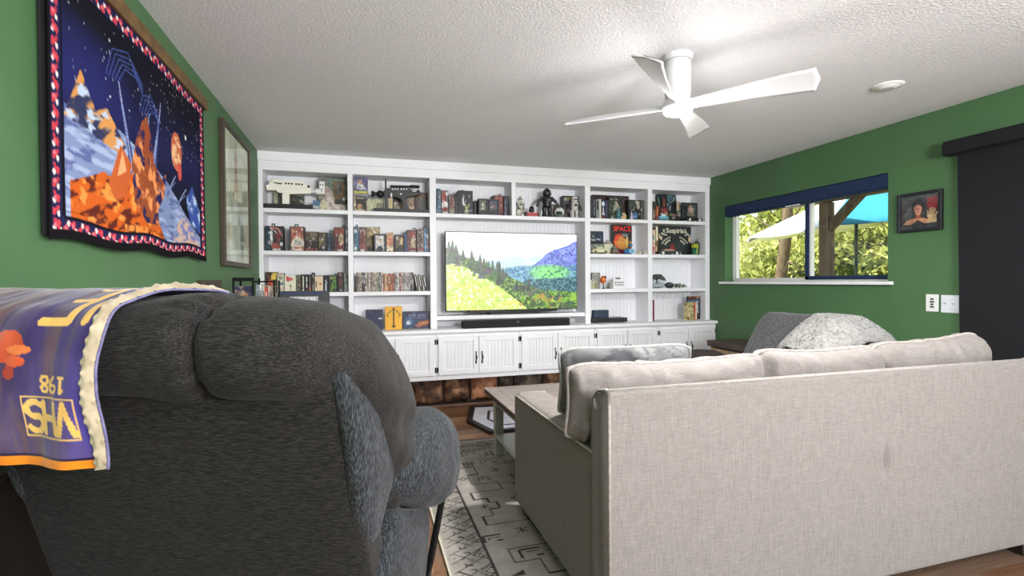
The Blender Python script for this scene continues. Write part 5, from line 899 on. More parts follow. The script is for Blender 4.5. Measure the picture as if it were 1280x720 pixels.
MB().lathe([(.03, -.020), (.048, -.018), (.056, -.012), (.062, -.008), (.083, -.006), (.085, 0)], (0, 0, 0), 36).build('cover', M_OFFW, sd, smooth=True); MB().lathe([(.028, -.022), (.034, -.0205), (.034, -.018)], (0, 0, 0), 24).build('sensor_ring', plain((200, 200, 198)), sd)

# ================================================================== WALL THINGS
tap = thing('wall_tapestry', 'large dark space scene tapestry with a red scroll border on the green wall', 'tapestry', (XL+.02, 2.535, 1.42), math.pi/2)
tw, th = 1.51, .88
cv = Canvas(330, 192, (20, 20, 32), tw, th); X_, Y_ = cv.X, cv.Y
cv.put(np.clip(1-abs(Y_-.45)/.3, 0, 1), (40, 42, 100), .7); cv.put(np.clip(1-((X_-.14)/.25)**2-((Y_-.36)/.22)**2, 0, 1), (42, 46, 112), .7)
r3 = random.Random(11)
for k in range(130): cv.ell(r3.uniform(.07, .95), r3.uniform(.06, .42), .0022, .0038, (232, 236, 246), r3.uniform(.5, 1))
cv.ell(.8, .30, .008, .013, (255, 255, 255))
cv.poly([(.06, .52), (.3, .5), (.62, .62), (.94, .86), (.94, .94), (.06, .94)], (130, 146, 186)); m = cv.polymask([(.06, .52), (.3, .5), (.62, .62), (.94, .86), (.94, .94), (.06, .94)])
cv.put(m*np.clip((fbm(X_*14, Y_*40, 5)-.5)*7, 0, 1), (176, 190, 218), .8); cv.put(m*np.clip((fbm(X_*20, Y_*50, 8)-.56)*9, 0, 1), (84, 94, 146), .8)
for pts in ([(.06, .56), (.13, .36), (.19, .48), (.24, .44), (.33, .56), (.3, .6)],):
    mm = cv.polymask(pts); cv.put(mm, (52, 56, 88)); cv.put(mm*np.clip((fbm(X_*26+Y_*20, Y_*16, 3)-.46)*8, 0, 1), (214, 150, 84)); cv.put(mm*np.clip((fbm(X_*30, Y_*40, 12)-.58)*9, 0, 1), (190, 206, 232))
cv.ell(.705, .42, .052, .105, (206, 106, 74)); pm = ((((X_-.705)/.052)**2+((Y_-.42)/.105)**2) < 1); cv.put(pm*np.clip((fbm(X_*40, Y_*40, 6)-.5)*8, 0, 1), (240, 196, 150)); cv.ell(.735, .52, .02, .05, (214, 92, 84))
for (bx, by, tx, ty, w2) in ((.36, .62, .30, .30, .016), (.42, .6, .47, .34, .014), (.50, .58, .56, .24, .02), (.70, .72, .80, .60, .016), (.46, .7, .52, .44, .012), (.6, .7, .69, .56, .012)):
    cv.poly([(bx-w2, by), (tx, ty), (bx+w2, by)], (60, 74, 128)); cv.line([(bx, by), (tx, ty)], .006, (176, 186, 220)); cv.line([(bx-w2*.6, by), (tx, ty+.03)], .004, (120, 132, 190))
for (cx_, cy_, s_) in ((.33, .20, 1.0), (.47, .29, .7)):   # curved comet streaks
    for q in range(5): cv.line([(cx_-.09*s_+.014*q, cy_+.10*s_), (cx_-.06*s_+.016*q, cy_-.02*s_+.01*q), (cx_+.02*s_+.01*q, cy_-.06*s_+.02*q), (cx_+.10*s_, cy_+.03*s_+.012*q)], .004, (84, 110, 190), .8)
rock = [(.08, .93), (.08, .78), (.16, .74), (.22, .70), (.27, .72), (.36, .66), (.44, .74), (.52, .82), (.60, .93)]
mm = cv.polymask(rock); cv.put(mm, (206, 96, 34)); cv.put(mm*np.clip((fbm(X_*24, Y_*40+X_*20, 9)-.52)*10, 0, 1), (96, 40, 30)); cv.put(mm*np.clip((fbm(X_*30, Y_*30, 19)-.58)*10, 0, 1), (244, 150, 70))
spire = [(.37, .78), (.36, .62), (.39, .48), (.42, .40), (.45, .36), (.48, .44), (.50, .56), (.56, .62), (.6, .58), (.58, .7), (.53, .78), (.54, .86), (.44, .86)]
mm = cv.polymask(spire); cv.put(mm, (150, 76, 46)); cv.put(mm*np.clip((fbm(X_*34, Y_*22, 29)-.5)*9, 0, 1), (232, 150, 92)); cv.put(mm*np.clip((fbm(X_*40, Y_*26, 33)-.56)*10, 0, 1), (44, 40, 84))
cv.poly([(.24, .74), (.30, .56), (.36, .62), (.33, .76), (.27, .80)], (196, 96, 50)); cv.poly([(.28, .7), (.31, .58), (.33, .66)], (240, 170, 120))
cv.poly([(.66, .92), (.72, .8), (.8, .76), (.86, .84), (.94, .92)], (206, 176, 160)); mm = cv.polymask([(.66, .92), (.72, .8), (.8, .76), (.86, .84), (.94, .92)]); cv.put(mm*np.clip((fbm(X_*40, Y_*40, 41)-.5)*9, 0, 1), (120, 130, 186))
mm = cv.polymask([(.8, .66), (.86, .56), (.94, .7), (.94, .84), (.84, .78)]); cv.put(mm, (60, 84, 160)); cv.put(mm*np.clip((fbm(X_*30, Y_*20, 44)-.5)*9, 0, 1), (186, 206, 236))
# border
bw, bh = .055, .085; edge = (X_ < bw) | (X_ > 1-bw) | (Y_ < bh) | (Y_ > 1-bh); cv.put(edge.astype(float), (34, 34, 74))
k = 0
for ax in (0, 1):
    nn = 34 if ax == 0 else 20
    for sd_ in (0, 1):
        for i in range(nn):
            t_ = (i+.5)/nn
            if ax == 0: cx_, cy_ = .02+.96*t_, (.046 if sd_ == 0 else 1-.046)
            else: cx_, cy_ = (.028 if sd_ == 0 else 1-.028), .03+.94*t_
            f = 1 if i % 2 else -1; cv.line([(cx_-.012*(1-ax)-.006*ax*f, cy_-.014*ax+.012*f*(1-ax)), (cx_, cy_), (cx_+.010*(1-ax)+.008*ax*f, cy_+.012*ax-.014*f*(1-ax))], .013, (196, 62, 74)); cv.ell(cx_+(.0 if ax == 0 else .006*f), cy_+(.012*f if ax == 0 else 0), .007, .011, (206, 66, 78)); cv.ell(cx_+(.007 if ax == 0 else -.007*f), cy_+(-.012*f if ax == 0 else .012), .0052, .0095, (236, 226, 220)); cv.ell(cx_-.004, cy_+.004*f, .005, .008, (226, 120, 130)) if i % 3 else None
for a, b, c, d in ((bw-.006, bh-.01, bw, 1-bh), (1-bw, bh-.01, 1-bw+.006, 1-bh), (bw, bh-.01, 1-bw, bh), (bw, 1-bh, 1-bw, 1-bh+.01)): cv.rect(a, b, c, d, (16, 16, 24))
for a, b, c, d in ((0, 0, .012, 1), (.988, 0, 1, 1), (0, 0, 1, .016), (0, .965, 1, 1)): cv.rect(a, b, c, d, (18, 16, 20))
sheet('cloth', cv, lambda U, V: (-tw/2+tw*U, -.012+.006*np.sin(U*9+V)+.004*vnoise(U*14, V*3, 2), th-th*V+.008*np.sin(U*17)*(V > .9)*V), M_CLOTHPRINT, tap)
MB().box(-tw/2, tw/2, .006, .012, .012, th-.004).build('backing_cloth', plain((20, 18, 22), .9), tap)
MB().box(-tw/2-.02, tw/2+.045, -.024, .016, th-.012, th+.05).build('hanging_rail', M_RODWOOD, tap, bevel=.004)
# tall framed poster
cv = Canvas(58, 64, (214, 212, 192), .76, .90); cv.put(np.clip(1-(cv.Y-.0)*1.2, 0, 1), (226, 224, 196), .6)
cv.ell(.47, .26, .05, .16, (176, 122, 80)).poly([(.40, .2), (.47, .04), (.54, .2)], (150, 96, 62)).poly([(.38, .42), (.42, .34), (.52, .34), (.57, .42)], (190, 140, 96)); cv.ell(.45, .47, .10, .05, (150, 124, 84)); cv.ell(.45, .47, .075, .036, (214, 208, 184))
for k, (x, y, rx, ry, c) in enumerate(((.35, .62, .1, .14, (196, 200, 186)), (.6, .58, .12, .1, (186, 190, 178)), (.45, .8, .2, .14, (230, 232, 222)), (.3, .9, .14, .1, (236, 236, 228)), (.7, .8, .09, .16, (150, 158, 152)), (.56, .66, .04, .05, (120, 126, 120)))): cv.ell(x, y, rx, ry, c, .8)
cv.mottle(46, 9, 3)
framed_picture('framed_poster', 'tall dark framed poster of an orange rocket on a pale ground', 'picture', .83, .967, .032, .034, M_FRAME, cv, (XL+.033, 4.145, 1.405), math.pi/2)
cv = Canvas(20, 20, (150, 140, 120), .34, .44); cv.mottle(40, 5, 9)
framed_picture('framed_print', 'small brown framed print mostly hidden behind the charcoal recliner', 'picture', .40, .50, .03, .09, M_FRAME, cv, (XL+.031, 3.435, .806), math.pi/2)
# portrait on the right wall
cv = Canvas(84, 78, (62, 60, 64), .28, .26); cv.rect(0, 0, 1, .12, (84, 82, 88)).rect(.70, .12, .97, .44, (140, 42, 50)).rect(.03, .14, .28, .8, (78, 72, 76))
cv.ell(.47, .36, .155, .25, (40, 34, 38)); cv.poly([(.06, .86), (.18, .74), (.38, .68), (.58, .68), (.76, .76), (.84, .88)], (206, 146, 116)); cv.rect(.42, .52, .53, .70, (176, 96, 80)); cv.ell(.47, .42, .10, .175, (206, 140, 114)); cv.poly([(.34, .26), (.47, .20), (.60, .28), (.58, .36), (.47, .29), (.37, .36)], (40, 34, 38)); cv.ell(.42, .40, .10*.6, .15, (166, 92, 82), .5)
for q in (.43, .51): cv.ell(q, .40, .018, .012, (60, 36, 38))
cv.ell(.47, .52, .035, .012, (150, 60, 60)); cv.line([(.475, .41), (.485, .46)], .005, (170, 104, 88))
cv.poly([(.70, .86), (.74, .70), (.80, .62), (.93, .66), (.94, .84)], (196, 158, 120))
for q, u in ((.72, .50), (.78, .44), (.84, .43), (.90, .47), (.965, .56)): cv.line([(.80+(q-.84)*.6, .68), (q, u)], .011, (206, 168, 130))
cv.rect(0, .86, 1, 1, (50, 52, 62)); cv.poly([(.3, .86), (.47, .74), (.64, .86)], (60, 50, 54)); cv.mottle(40, 8, 5)
framed_picture('portrait_frame', 'black framed portrait of a dark haired person raising one hand, on the green wall', 'picture', .31, .287, .026, .022, plain((26, 26, 34), .35), cv, (XR-.027, 2.71, 1.633), -math.pi/2)
t = thing('wall_outlet', 'single white wall plate with a vertical row of dark slots', 'outlet', (XR, 2.626, 1.113), -math.pi/2)
MB().box(-.042, .042, -.007, 0, -.062, .062).build('plate', M_OFFW, t, bevel=.003); b = MB()
for k, z in enumerate((.028, .008, -.010, -.028)): b.box(-.013 if k % 2 else -.010, .013 if k % 2 else .010, -.0085, -.0065, z-.006, z+.006)
b.build('slots', plain((60, 60, 62)), t)
t = thing('light_switch', 'double white switch plate with two toggles beside the black shade', 'switch', (XR, 2.512, 1.11), -math.pi/2)
MB().box(-.056, .056, -.007, 0, -.062, .062).build('plate', plain((226, 232, 240)), t, bevel=.003)
for q in (-.023, .023): MB().prism([(-.007, -.004), (-.022, .010), (-.018, .016), (-.007, .010)], q-.006, q+.006, 'x').build('toggle', M_OFFW, t)
# black roller shade over the side door
t = thing('door_blind', 'tall black roller shade covering the side door', 'shade', (XR, 1.4, 0))
MB().prism([(-.10, 2.135), (-.10, 2.20), (-.085, 2.225), (-.002, 2.225), (-.002, 2.135), (-.02, 2.128), (-.08, 2.128)], -1.05, 1.105, 'y').build('headbox', M_SHADE, t)
P = np.zeros((40, 30, 3)); U, V = np.meshgrid(np.linspace(0, 1, 30), np.linspace(0, 1, 40)); P[..., 0] = -.045-.006*np.sin(U*2.2+V*3)*V+.0; P[..., 1] = -1.03+2.075*U-.03*V*U; P[..., 2] = 2.135-2.10*V
grid_obj('fabric', P, M_SHADE, t); MB().box(-.06, -.035, -1.03, 1.02, .015, .04).build('bottom_bar', M_SHADE, t)
# navy shade cassette in the window head
t = thing('roller_blind', 'rolled up navy shade cassette across the top of the window', 'shade', (XR+.04, 3.87, WZ1))
MB().prism([(-.042, -.105), (-.042, -.012), (-.034, -.002), (.05, -.002), (.05, -.08), (-.02, -.105)], -.918, .918, 'x').build('cassette', M_NAVY, t)
o = bpy.data.objects['cassette']; o.rotation_euler = (0, 0, math.pi/2); o.data.transform(Matrix.Scale(-1, 4, (0, 1, 0))); o.data.flip_normals()
MB().box(-.03, .03, -.915, .915, -.122, -.105).build('hem_bar', M_NAVY, t); MB().box(-.036, -.026, -.08, .08, -.128, -.118).build('pull_tab', M_OFFW, t)

# ================================================================== CHARCOAL RECLINER (local: x right, y forward)
RZ = -math.radians(24.5)
rec = thing('recliner', 'charcoal chenille recliner seen from behind, with a throw over its left shoulder', 'recliner', (-.375, 1.277, 0), RZ)
ybk = lambda z: -.28*(z-.725) if z > .45 else .077
zz = np.linspace(.10, 1.13, 24)
puff('back_panel', [((0, ybk(z)+.05, z), np.interp(z, [.1, .5, .8, 1.1], [.40, .415, .415, .40]), .05) for z in zz], ((1, 0, 0), (0, 1, 0)), M_CHENILLE, rec, e=10, n=80, steps=60, end=.02, wr=.004, wf=(3, 14), seed=3)
def gathers(a, b, amp=.008):
    def post(P):
        d = np.minimum(P[..., 0]-a, b-P[..., 0]); ang = np.arctan2(P[..., 2]-1.165, P[..., 1]+.02)
        g = np.exp(-(np.maximum(d, 0)/.06)**2)*amp*np.sin(ang*21+3*vnoise(ang*3, d*10, 4)); P[..., 2] += g*np.sin(ang); P[..., 1] += g*np.cos(ang); return P
    return post
puff('headrest', [((x, -.02, 1.156), .152, .108) for x in np.linspace(-.15, .15, 10)], 'frame', M_CHENILLE, rec, e=2.5, n=64, steps=52, end=.05, wr=.012, wf=(9, 7), seed=45, post=gathers(-.15, .15))
for s in (-1, 1):
    pts = [((s*.135, -.02, 1.156), .152, .108), ((s*.24, -.018, 1.153), .152, .106), ((s*.31, -.005, 1.147), .146, .102), ((s*.365, .035, 1.119), .128, .092), ((s*.40, .095, 1.05), .098, .070), ((s*.405, .15, .96), .086, .056), ((s*.400, .19, .87), .078, .048), ((s*.385, .215, .78), .07, .044), ((s*.365, .235, .70), .06, .04)]
    def crease(P, s=s):
        q = np.clip((1.16-P[..., 2])*6, 0, 1)*np.clip((np.abs(P[..., 0])-.26)*9, 0, 1); w_ = np.sin(P[..., 2]*52+P[..., 1]*20+5*fbm(P[..., 1]*8, P[..., 2]*6, 7)); P[..., 0] += s*.005*q*w_; P[..., 1] -= .006*q*w_; r_ = np.exp(-((P[..., 0]*s-.385)/.07)**2-((P[..., 2]-1.10)/.06)**2-((P[..., 1]+.05)/.07)**2); P[..., 1] += .022*r_*np.abs(np.sin(np.arctan2(P[..., 2]-1.08, P[..., 0]*s-.40)*7))
        a_ = np.clip(1-np.abs(np.abs(P[..., 0])-.135)/.07, 0, 1); ang = np.arctan2(P[..., 2]-1.165, P[..., 1]+.02); P[..., 2] += a_*.007*np.sin(ang*21); return P
    puff('headrest', pts if s > 0 else pts, 'frame', M_CHENILLE, rec, e=2.4, n=64, steps=90, end=.05, wr=.011, wf=(9, 7), seed=70+s, post=crease)
    puff('side_wing', [((s*.398, ybk(1.14)+.03, 1.145), .012, .012), ((s*.406, ybk(1.1)+.05, 1.10), .022, .045), ((s*.412, ybk(1.04)+.085, 1.04), .026, .085), ((s*.412, ybk(.92)+.105, .92), .028, .102), ((s*.405, ybk(.82)+.09, .82), .026, .088), ((s*.395, ybk(.72)+.055, .73), .022, .04), ((s*.392, ybk(.68)+.045, .70), .012, .012)], ((1, 0, 0), (0, 1, 0)), M_CHENILLE_LIT, rec, e=3, n=40, steps=50, end=.02, wr=.005, wf=(8, 4), seed=5)
    puff('arm_side', [((s*.40, .05, .38), .03, .27), ((s*.405, .14, .41), .04, .335), ((s*.405, .28, .38), .045, .31), ((s*.40, .42, .36), .042, .28)], ((1, 0, 0), (0, 0, 1)), M_CHENILLE_LIT, rec, e=6, n=48, steps=40, end=.04, wr=.006, wf=(6, 6), seed=9, post=lambda P, s=s: P-np.stack([s*.09*np.clip(.68-P[..., 2], 0, 1)*np.clip(P[..., 1]/.34, 0, 1), 0*P[..., 0], 0*P[..., 0]], -1))
    puff('arm_pad', [((s*.385, .12, .84), .05, .05), ((s*.395, .20, .825), .07, .085), ((s*.405, .30, .80), .088, .122), ((s*.41, .40, .785), .094, .142), ((s*.41, .50, .75), .086, .135), ((s*.405, .58, .69), .07, .11)], ((1, 0, 0), (0, 0, 1)), M_CHENILLE_LIT, rec, e=2.5, n=48, steps=48, end=.10, wr=.010, wf=(7, 5), seed=13)
puff('seat', [((0, .18, .46), .36, .10), ((0, .40, .47), .36, .11), ((0, .62, .46), .36, .10)], ((1, 0, 0), (0, 0, 1)), M_CHENILLE, rec, e=4, n=48, steps=30, end=.08, wr=.008, seed=31)
puff('back_cushion', [((0, .20, .55), .33, .09), ((0, .14, .8), .335, .11), ((0, .07, 1.08), .335, .11)], ((1, 0, 0), (0, 1, 0)), M_CHENILLE, rec, e=3.4, n=48, steps=34, end=.07, wr=.012, seed=33)
puff('footrest', [((0, .64, .16), .35, .045), ((0, .66, .36), .35, .05)], ((1, 0, 0), (0, 1, 0)), M_CHENILLE, rec, e=5, n=40, steps=20, end=.04, wr=.005, seed=35)
MB().prism([(.452, .665), (.464, .665), (.424, .46), (.41, .40), (.39, .40), (.408, .46)], .43, .47, 'y').build('lever', M_MBLACK, rec, bevel=.003)
MB().box(-.36, .36, .06, .60, 0, .10).build('base', M_BLACK, rec)

t = thing('gap_shade', 'narrow black block added as the shade in the gap between the charcoal recliner and the green wall', 'cabinet', (-.832, 1.55, 0))  # added block standing for the dark unlit gap beside the recliner
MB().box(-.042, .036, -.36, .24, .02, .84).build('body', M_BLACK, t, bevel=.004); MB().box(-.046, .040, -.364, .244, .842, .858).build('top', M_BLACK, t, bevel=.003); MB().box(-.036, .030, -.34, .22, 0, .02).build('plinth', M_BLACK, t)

# throw blanket over the recliner shoulder
bl = thing('throw_blanket', 'purple printed throw with cream lining hung over the charcoal recliner', 'blanket', (-.375, 1.277, 0), RZ)
prof = np.array([(.215, 1.02), (.18, 1.10), (.14, 1.194), (.09, 1.245), (.03, 1.267), (-.05, 1.267), (-.12, 1.249), (-.172, 1.225), (-.197, 1.165), (-.200, 1.10), (-.197, 1.03), (-.193, .952)])
dd = np.r_[0, np.cumsum(np.linalg.norm(np.diff(prof, axis=0), axis=1))]
def cr(t, col):   # smooth profile
    f = np.interp(t, dd/dd[-1], np.arange(len(prof))); i = np.clip(np.floor(f).astype(int), 0, len(prof)-2); u = f-i
    p = lambda k: prof[np.clip(i+k, 0, len(prof)-1), col]
    return .5*(2*p(0)+(p(1)-p(-1))*u+(2*p(-1)-5*p(0)+4*p(1)-p(2))*u**2+(3*p(0)-p(-1)-3*p(1)+p(2))*u**3)
tt = np.linspace(0, 1, 400); zt_ = cr(tt, 1); half = tt > .45
def v_of_z(z): return float(np.interp(-z, -zt_[half], tt[half]))
bx0, bx1 = -.45, -.018; bw_ = bx1-bx0
def u_of_x(x): return (x-bx0)/bw_
cv = Canvas(190, 330, (74, 62, 118), bw_, dd[-1]); U_, V_ = cv.X, cv.Y
cv.put(np.clip(1.25-U_*1.5, 0, 1), (98, 74, 66), .85); cv.put(np.clip((fbm(U_*16+V_*2, V_*5, 3)-.48)*5, 0, 1), (60, 48, 96), .6); cv.put(np.clip((fbm(U_*20-V_*3, V_*4, 6)-.52)*5, 0, 1), (122, 92, 70), .55)
cv.put(np.clip((U_-.7)*3, 0, 1)*np.clip((V_-.72)*6, 0, 1), (88, 80, 176), .7)
Yl = (238, 190, 104)
def bt(txt, xa, xb, za, zb, wd): cv.text(txt, u_of_x(xa), v_of_z(max(za, zb)), u_of_x(xb), v_of_z(min(za, zb)), wd, Yl, flip=True)
bt('198', -.112, -.053, 1.092, 1.120, .0050); bt('VHS', -.146, -.043, 1.018, 1.072, .0110)
ua, ub, va, vb = u_of_x(-.153), u_of_x(-.037), v_of_z(1.082), v_of_z(1.008); cv.line([(ua, va), (ub, va), (ub, vb), (ua, vb), (ua, va)], .0035, Yl)
cv.text('IE', u_of_x(-.140), v_of_z(1.25)-.08, u_of_x(-.015), v_of_z(1.215), .018, Yl, flip=True)
for k in range(4): cv.line([(.02+.08*k, .74+.0*k), (.1+.08*k, .80), (.16+.07*k, .86)], .012, (206, 92, 46)); cv.line([(.05+.08*k, .76), (.12+.08*k, .81)], .005, (244, 150, 110))
cv.ell(u_of_x(-.20), v_of_z(1.17), .10, .035, (206, 84, 46)); cv.ell(u_of_x(-.165), v_of_z(1.165), .06, .010, (236, 130, 70)); cv.ell(u_of_x(-.168), v_of_z(1.145), .05, .012, (226, 100, 60)); cv.ell(u_of_x(-.178), v_of_z(1.125), .03, .016, (190, 70, 40))
cv.rect(0, .972, 1, 1, (240, 140, 34)); cv.rect(0, .966, 1, .972, (40, 28, 60))
cv.mottle(22, 14, 2)
def drape(x, t, off=0.0, seed=0):
    n = (fbm(x*16+seed, t*3.2, 51, 3)-.5)*np.clip((t-.15)*3, 0, 1); fold = .007*np.sin(x*46+t*5)*np.clip((t-.55)*3, 0, 1)
    y = cr(t, 0); z = cr(t, 1); e = .004
    ty = (cr(np.clip(t+e, 0, 1), 0)-cr(np.clip(t-e, 0, 1), 0)); tz = (cr(np.clip(t+e, 0, 1), 1)-cr(np.clip(t-e, 0, 1), 1)); L = np.sqrt(ty**2+tz**2)+1e-9
    ny, nz = tz/L, -ty/L            # outward
    d = off+n*.014+fold+.004
    return y+ny*d, z+nz*d
def blanket_pos(U, V):
    x = bx0+bw_*U; sk = .055*np.clip((.62-V)/.4, 0, 1)*U; tgt = x+sk+.006*np.sin(V*21)*U
    y, z = drape(tgt, V*(1-.012*(1-U)), .006); return tgt, y, z
sheet('printed_face', cv, blanket_pos, M_PLUSHPRINT, bl)
def strip_pos():
    nu, nv = 14, 300; U, V = np.meshgrid(np.linspace(0, 1, nu), np.linspace(0, 1, nv))
    sk = .055*np.clip((.62-V)/.4, 0, 1); base = bx1+sk+.006*np.sin(V*21); wdt = np.interp(V, [0, .3, .5, .62, .8, 1], [.06, .05, .030, .024, .028, .028])
    x = base-.006+wdt*U; bump = np.clip(np.sin(U*math.pi*2.6+ (np.floor(V*46) % 2)*1.5)*np.sin(V*46*math.pi), 0, 1)**2*.0045
    y, z = drape(x, np.clip(V*1.012, 0, 1), .004+.010*np.sin(np.clip(U, 0, 1)*math.pi)+bump); return np.stack([x, y, z], -1)
grid_obj('cream_lining', strip_pos(), M_MINKY, bl)
def hem_pos():
    nv = 120; V = np.linspace(.25, 1, nv); sk = .055*np.clip((.62-V)/.4, 0, 1); wdt = np.interp(V, [0, .3, .5, .62, .8, 1], [.06, .05, .030, .024, .028, .028]); x = bx1+sk+.006*np.sin(V*21)-.006+wdt
    y, z = drape(x, np.clip(V*1.012, 0, 1), .004); return list(zip(x.tolist(), y.tolist(), z.tolist()))
b = MB(); b.tube(hem_pos(), .0028, 6); b.build('lilac_hem', tex_mat('lilac_edge', (92, 88, 124), (120, 116, 150), nscale=50, rough=.9), bl, smooth=True)

# ================================================================== SOFA (back towards the camera)
SX0, SX1, SY0 = .80, 3.06, 1.55
sofa = thing('sofa', 'oatmeal linen sofa with its back to the camera', 'sofa', ((SX0+SX1)/2, 2.1, 0)); sc_ = LOC[sofa.name]
def W2L(p): return (p[0]-sc_[0], p[1]-sc_[1], p[2]-sc_[2])
def dent(P):
    dx = P[..., 0]+sc_[0]-at_Y(1108, 578, SY0)[0]; dz = P[..., 2]-at_Y(1108, 578, SY0)[2]; fr = P[..., 1] < (SY0+.05-sc_[1])
    P[..., 1] += fr*(.030*np.exp(-(dx/.018)**2-(dz/.05)**2)-.010*np.exp(-((dx+.035)/.03)**2-(dz/.07)**2)); P[..., 1] += fr*.004*(fbm(P[..., 0]*2, P[..., 2]*2, 8)-.5); return P
def sofa_back():
    n = 60; m = 220; u = np.linspace(0, 1, m); X = SX0+(SX1-SX0)*(.5-.5*np.cos(u*math.pi)*1.0) if False else SX0+(SX1-SX0)*u
    rings = []
    y0, y1, z0, z1, r = SY0, SY0+.135, .065, .915, .022
    pts = []
    for k in range(70): pts.append((y0, z0+(z1-r-z0)*k/69))
    for k in range(1, 8): a = k/8*math.pi/2; pts.append((y0+r-r*math.cos(a), z1-r+r*math.sin(a)))
    for k in range(14): pts.append((y0+r+(y1-2.6*r-y0-r)*k/13, z1-.020*(k/13)**2))
    for k in range(1, 10): a = k/10*math.pi/2; R2 = 2.6*r; pts.append((y1-R2+R2*math.sin(a), z1-.020-R2+R2*math.cos(a)))
    for k in range(10): pts.append((y1, z1-.08+(z0-z1+.08)*k/9))
    p = np.array(pts); P = np.zeros((m, len(p), 3)); P[..., 0] = X[:, None]-sc_[0]; P[..., 1] = p[None, :, 0]-sc_[1]; P[..., 2] = p[None, :, 1]
    e = np.minimum(u, 1-u)*(SX1-SX0); q = np.clip((.012-e)/.012, 0, 1)[:, None]; P[..., 2] -= q*.006
    P[..., 2] += .004*(fbm(P[..., 0]*3, P[..., 1]*3, 5)-.5)*(P[..., 2] > .8)
    return grid_obj('back', dent(P), M_LINEN, sofa, close_u=True, caps=True)
sofa_back()
b = MB()
for x in (SX0+.003, SX1-.003): b.tube([W2L((x, SY0+.004, .07)), W2L((x, SY0+.004, .85)), W2L((x, SY0+.008, .895)), W2L((x, SY0+.022, .914)), W2L((x, SY0+.09, .898)), W2L((x, SY0+.125, .86)), W2L((x, SY0+.135, .68))], .006, 8)
b.tube([W2L((SX0, SY0+.012, .912)), W2L((SX1, SY0+.012, .912))], .0035, 6); b.build('back_piping', M_PIPING, sofa, smooth=True)
for s, x0, x1 in ((0, SX0, SX0+.20), (1, SX1-.20, SX1)):
    xm = (x0+x1)/2; P = []
    puff('arm', [W2L((xm, y, .37))+(.10, .305) if False else (W2L((xm, y, .37)), .10, .305) for y in (SY0+.13, 1.9, 2.3, 2.69)], ((1, 0, 0), (0, 0, 1)), M_LINEN, sofa, e=9, n=72, steps=50, end=.045, wr=.003, wf=(3, 8), seed=s+3)
    xo = x0+.004 if s == 0 else x1-.004
    b = MB(); b.tube([W2L((xo, SY0+.135, .662)), W2L((xo, 2.62, .662)), W2L((xo+.006, 2.67, .655)), W2L((xo+.012, 2.688, .62)), W2L((xo+.012, 2.688, .12))], .006, 8); xi = x1-.01 if s == 0 else x0+.01
    b.tube([W2L((xo+.01 if s == 0 else xo-.01, 2.672, .668)), W2L((xi, 2.672, .668))], .005, 8); b.build('arm_piping', M_PIPING, sofa, smooth=True)
MB().box(-.93, .93, 1.69-2.1, 2.62-2.1, .065, .30).build('seat_base', M_LINEN, sofa, bevel=.02, seg=3)
for k in range(3):
    a = -.925+.6167*k; puff('seat_cushion', [((a+.31, -.38, .385), .304, .082), ((a+.31, .54, .385), .304, .082)], ((1, 0, 0), (0, 0, 1)), M_LINEN, sofa, e=5, n=48, steps=26, end=.06, wr=.004, seed=40+k)
for x in (-1.08, 1.0):
    for y in (-.50, .50): zb_ = .0125 if (y > 0 and x < 0) else 0; MB().prism([(x-.01, zb_), (x+.075, zb_), (x+.085, .066), (x-.015, .066)], y-.04, y+.04, 'y').build('leg', plain((46, 34, 30)), sofa, bevel=.004)
for (xa, xb, zt, roll, seed, yy, H) in ((.755, 1.64, .988, 0.0, 1, 1.80, .31), (1.63, 2.315, .998, .01, 2, 1.83, .49), (2.30, 2.985, 1.02, -.055, 3, 1.81, .49)):
    c = cushion('back_cushion', (xb-xa)*1.02, H, .23, M_LINEN, sofa, W2L(((xa+xb)/2, yy, zt-H/2-.01)), (.10, roll, (.0, -.03, -.04)[seed-1]), M_PIPING, wr=.016, seed=seed, n=52, sag=.018, pinch=.03, pw=3.6, pe=.36)
# floral pillow
def floral(u, v):
    x, y = u*.5+.5, v*.5+.5; n = fbm(x*5, y*5, 4); base = np.array((96, 96, 96))[None]+(n-.5)[:, None]*50
    for k, (cx_, cy_, r) in enumerate(((.22, .45, .16), (.16, .2, .12), (.5, .6, .14), (.7, .3, .15), (.35, .12, .12), (.8, .75, .12), (.42, .9, .12), (.62, .95, .08))):
        d = np.sqrt((x-cx_)**2+(y-cy_)**2); a = np.arctan2(y-cy_, x-cx_); m = (d < r*(.55+.45*np.abs(np.sin(a*2.5+k)))*(.7+.6*vnoise(x*22, y*22, k)))
        c = ((62, 62, 66), (112, 112, 112), (84, 84, 86))[k % 3]; base[m] = c
    for k in range(5):
        d = np.abs((x-.1-.2*k)-.12*np.sin(y*6+k)); base[(d < .008)] = (74, 74, 78)
    return np.clip(base, 0, 255)
c = cushion('throw_pillow', .66, .305, .19, M_PLUSHPRINT, None, (1.165, 2.085, .836), (.06, 0, -.06), plain((160, 160, 156), .9), wr=.006, seed=8, n=60, colfn=floral, pinch=.05)
tag(c, 'grey floral throw pillow leaning at the near end of the linen sofa', 'pillow')

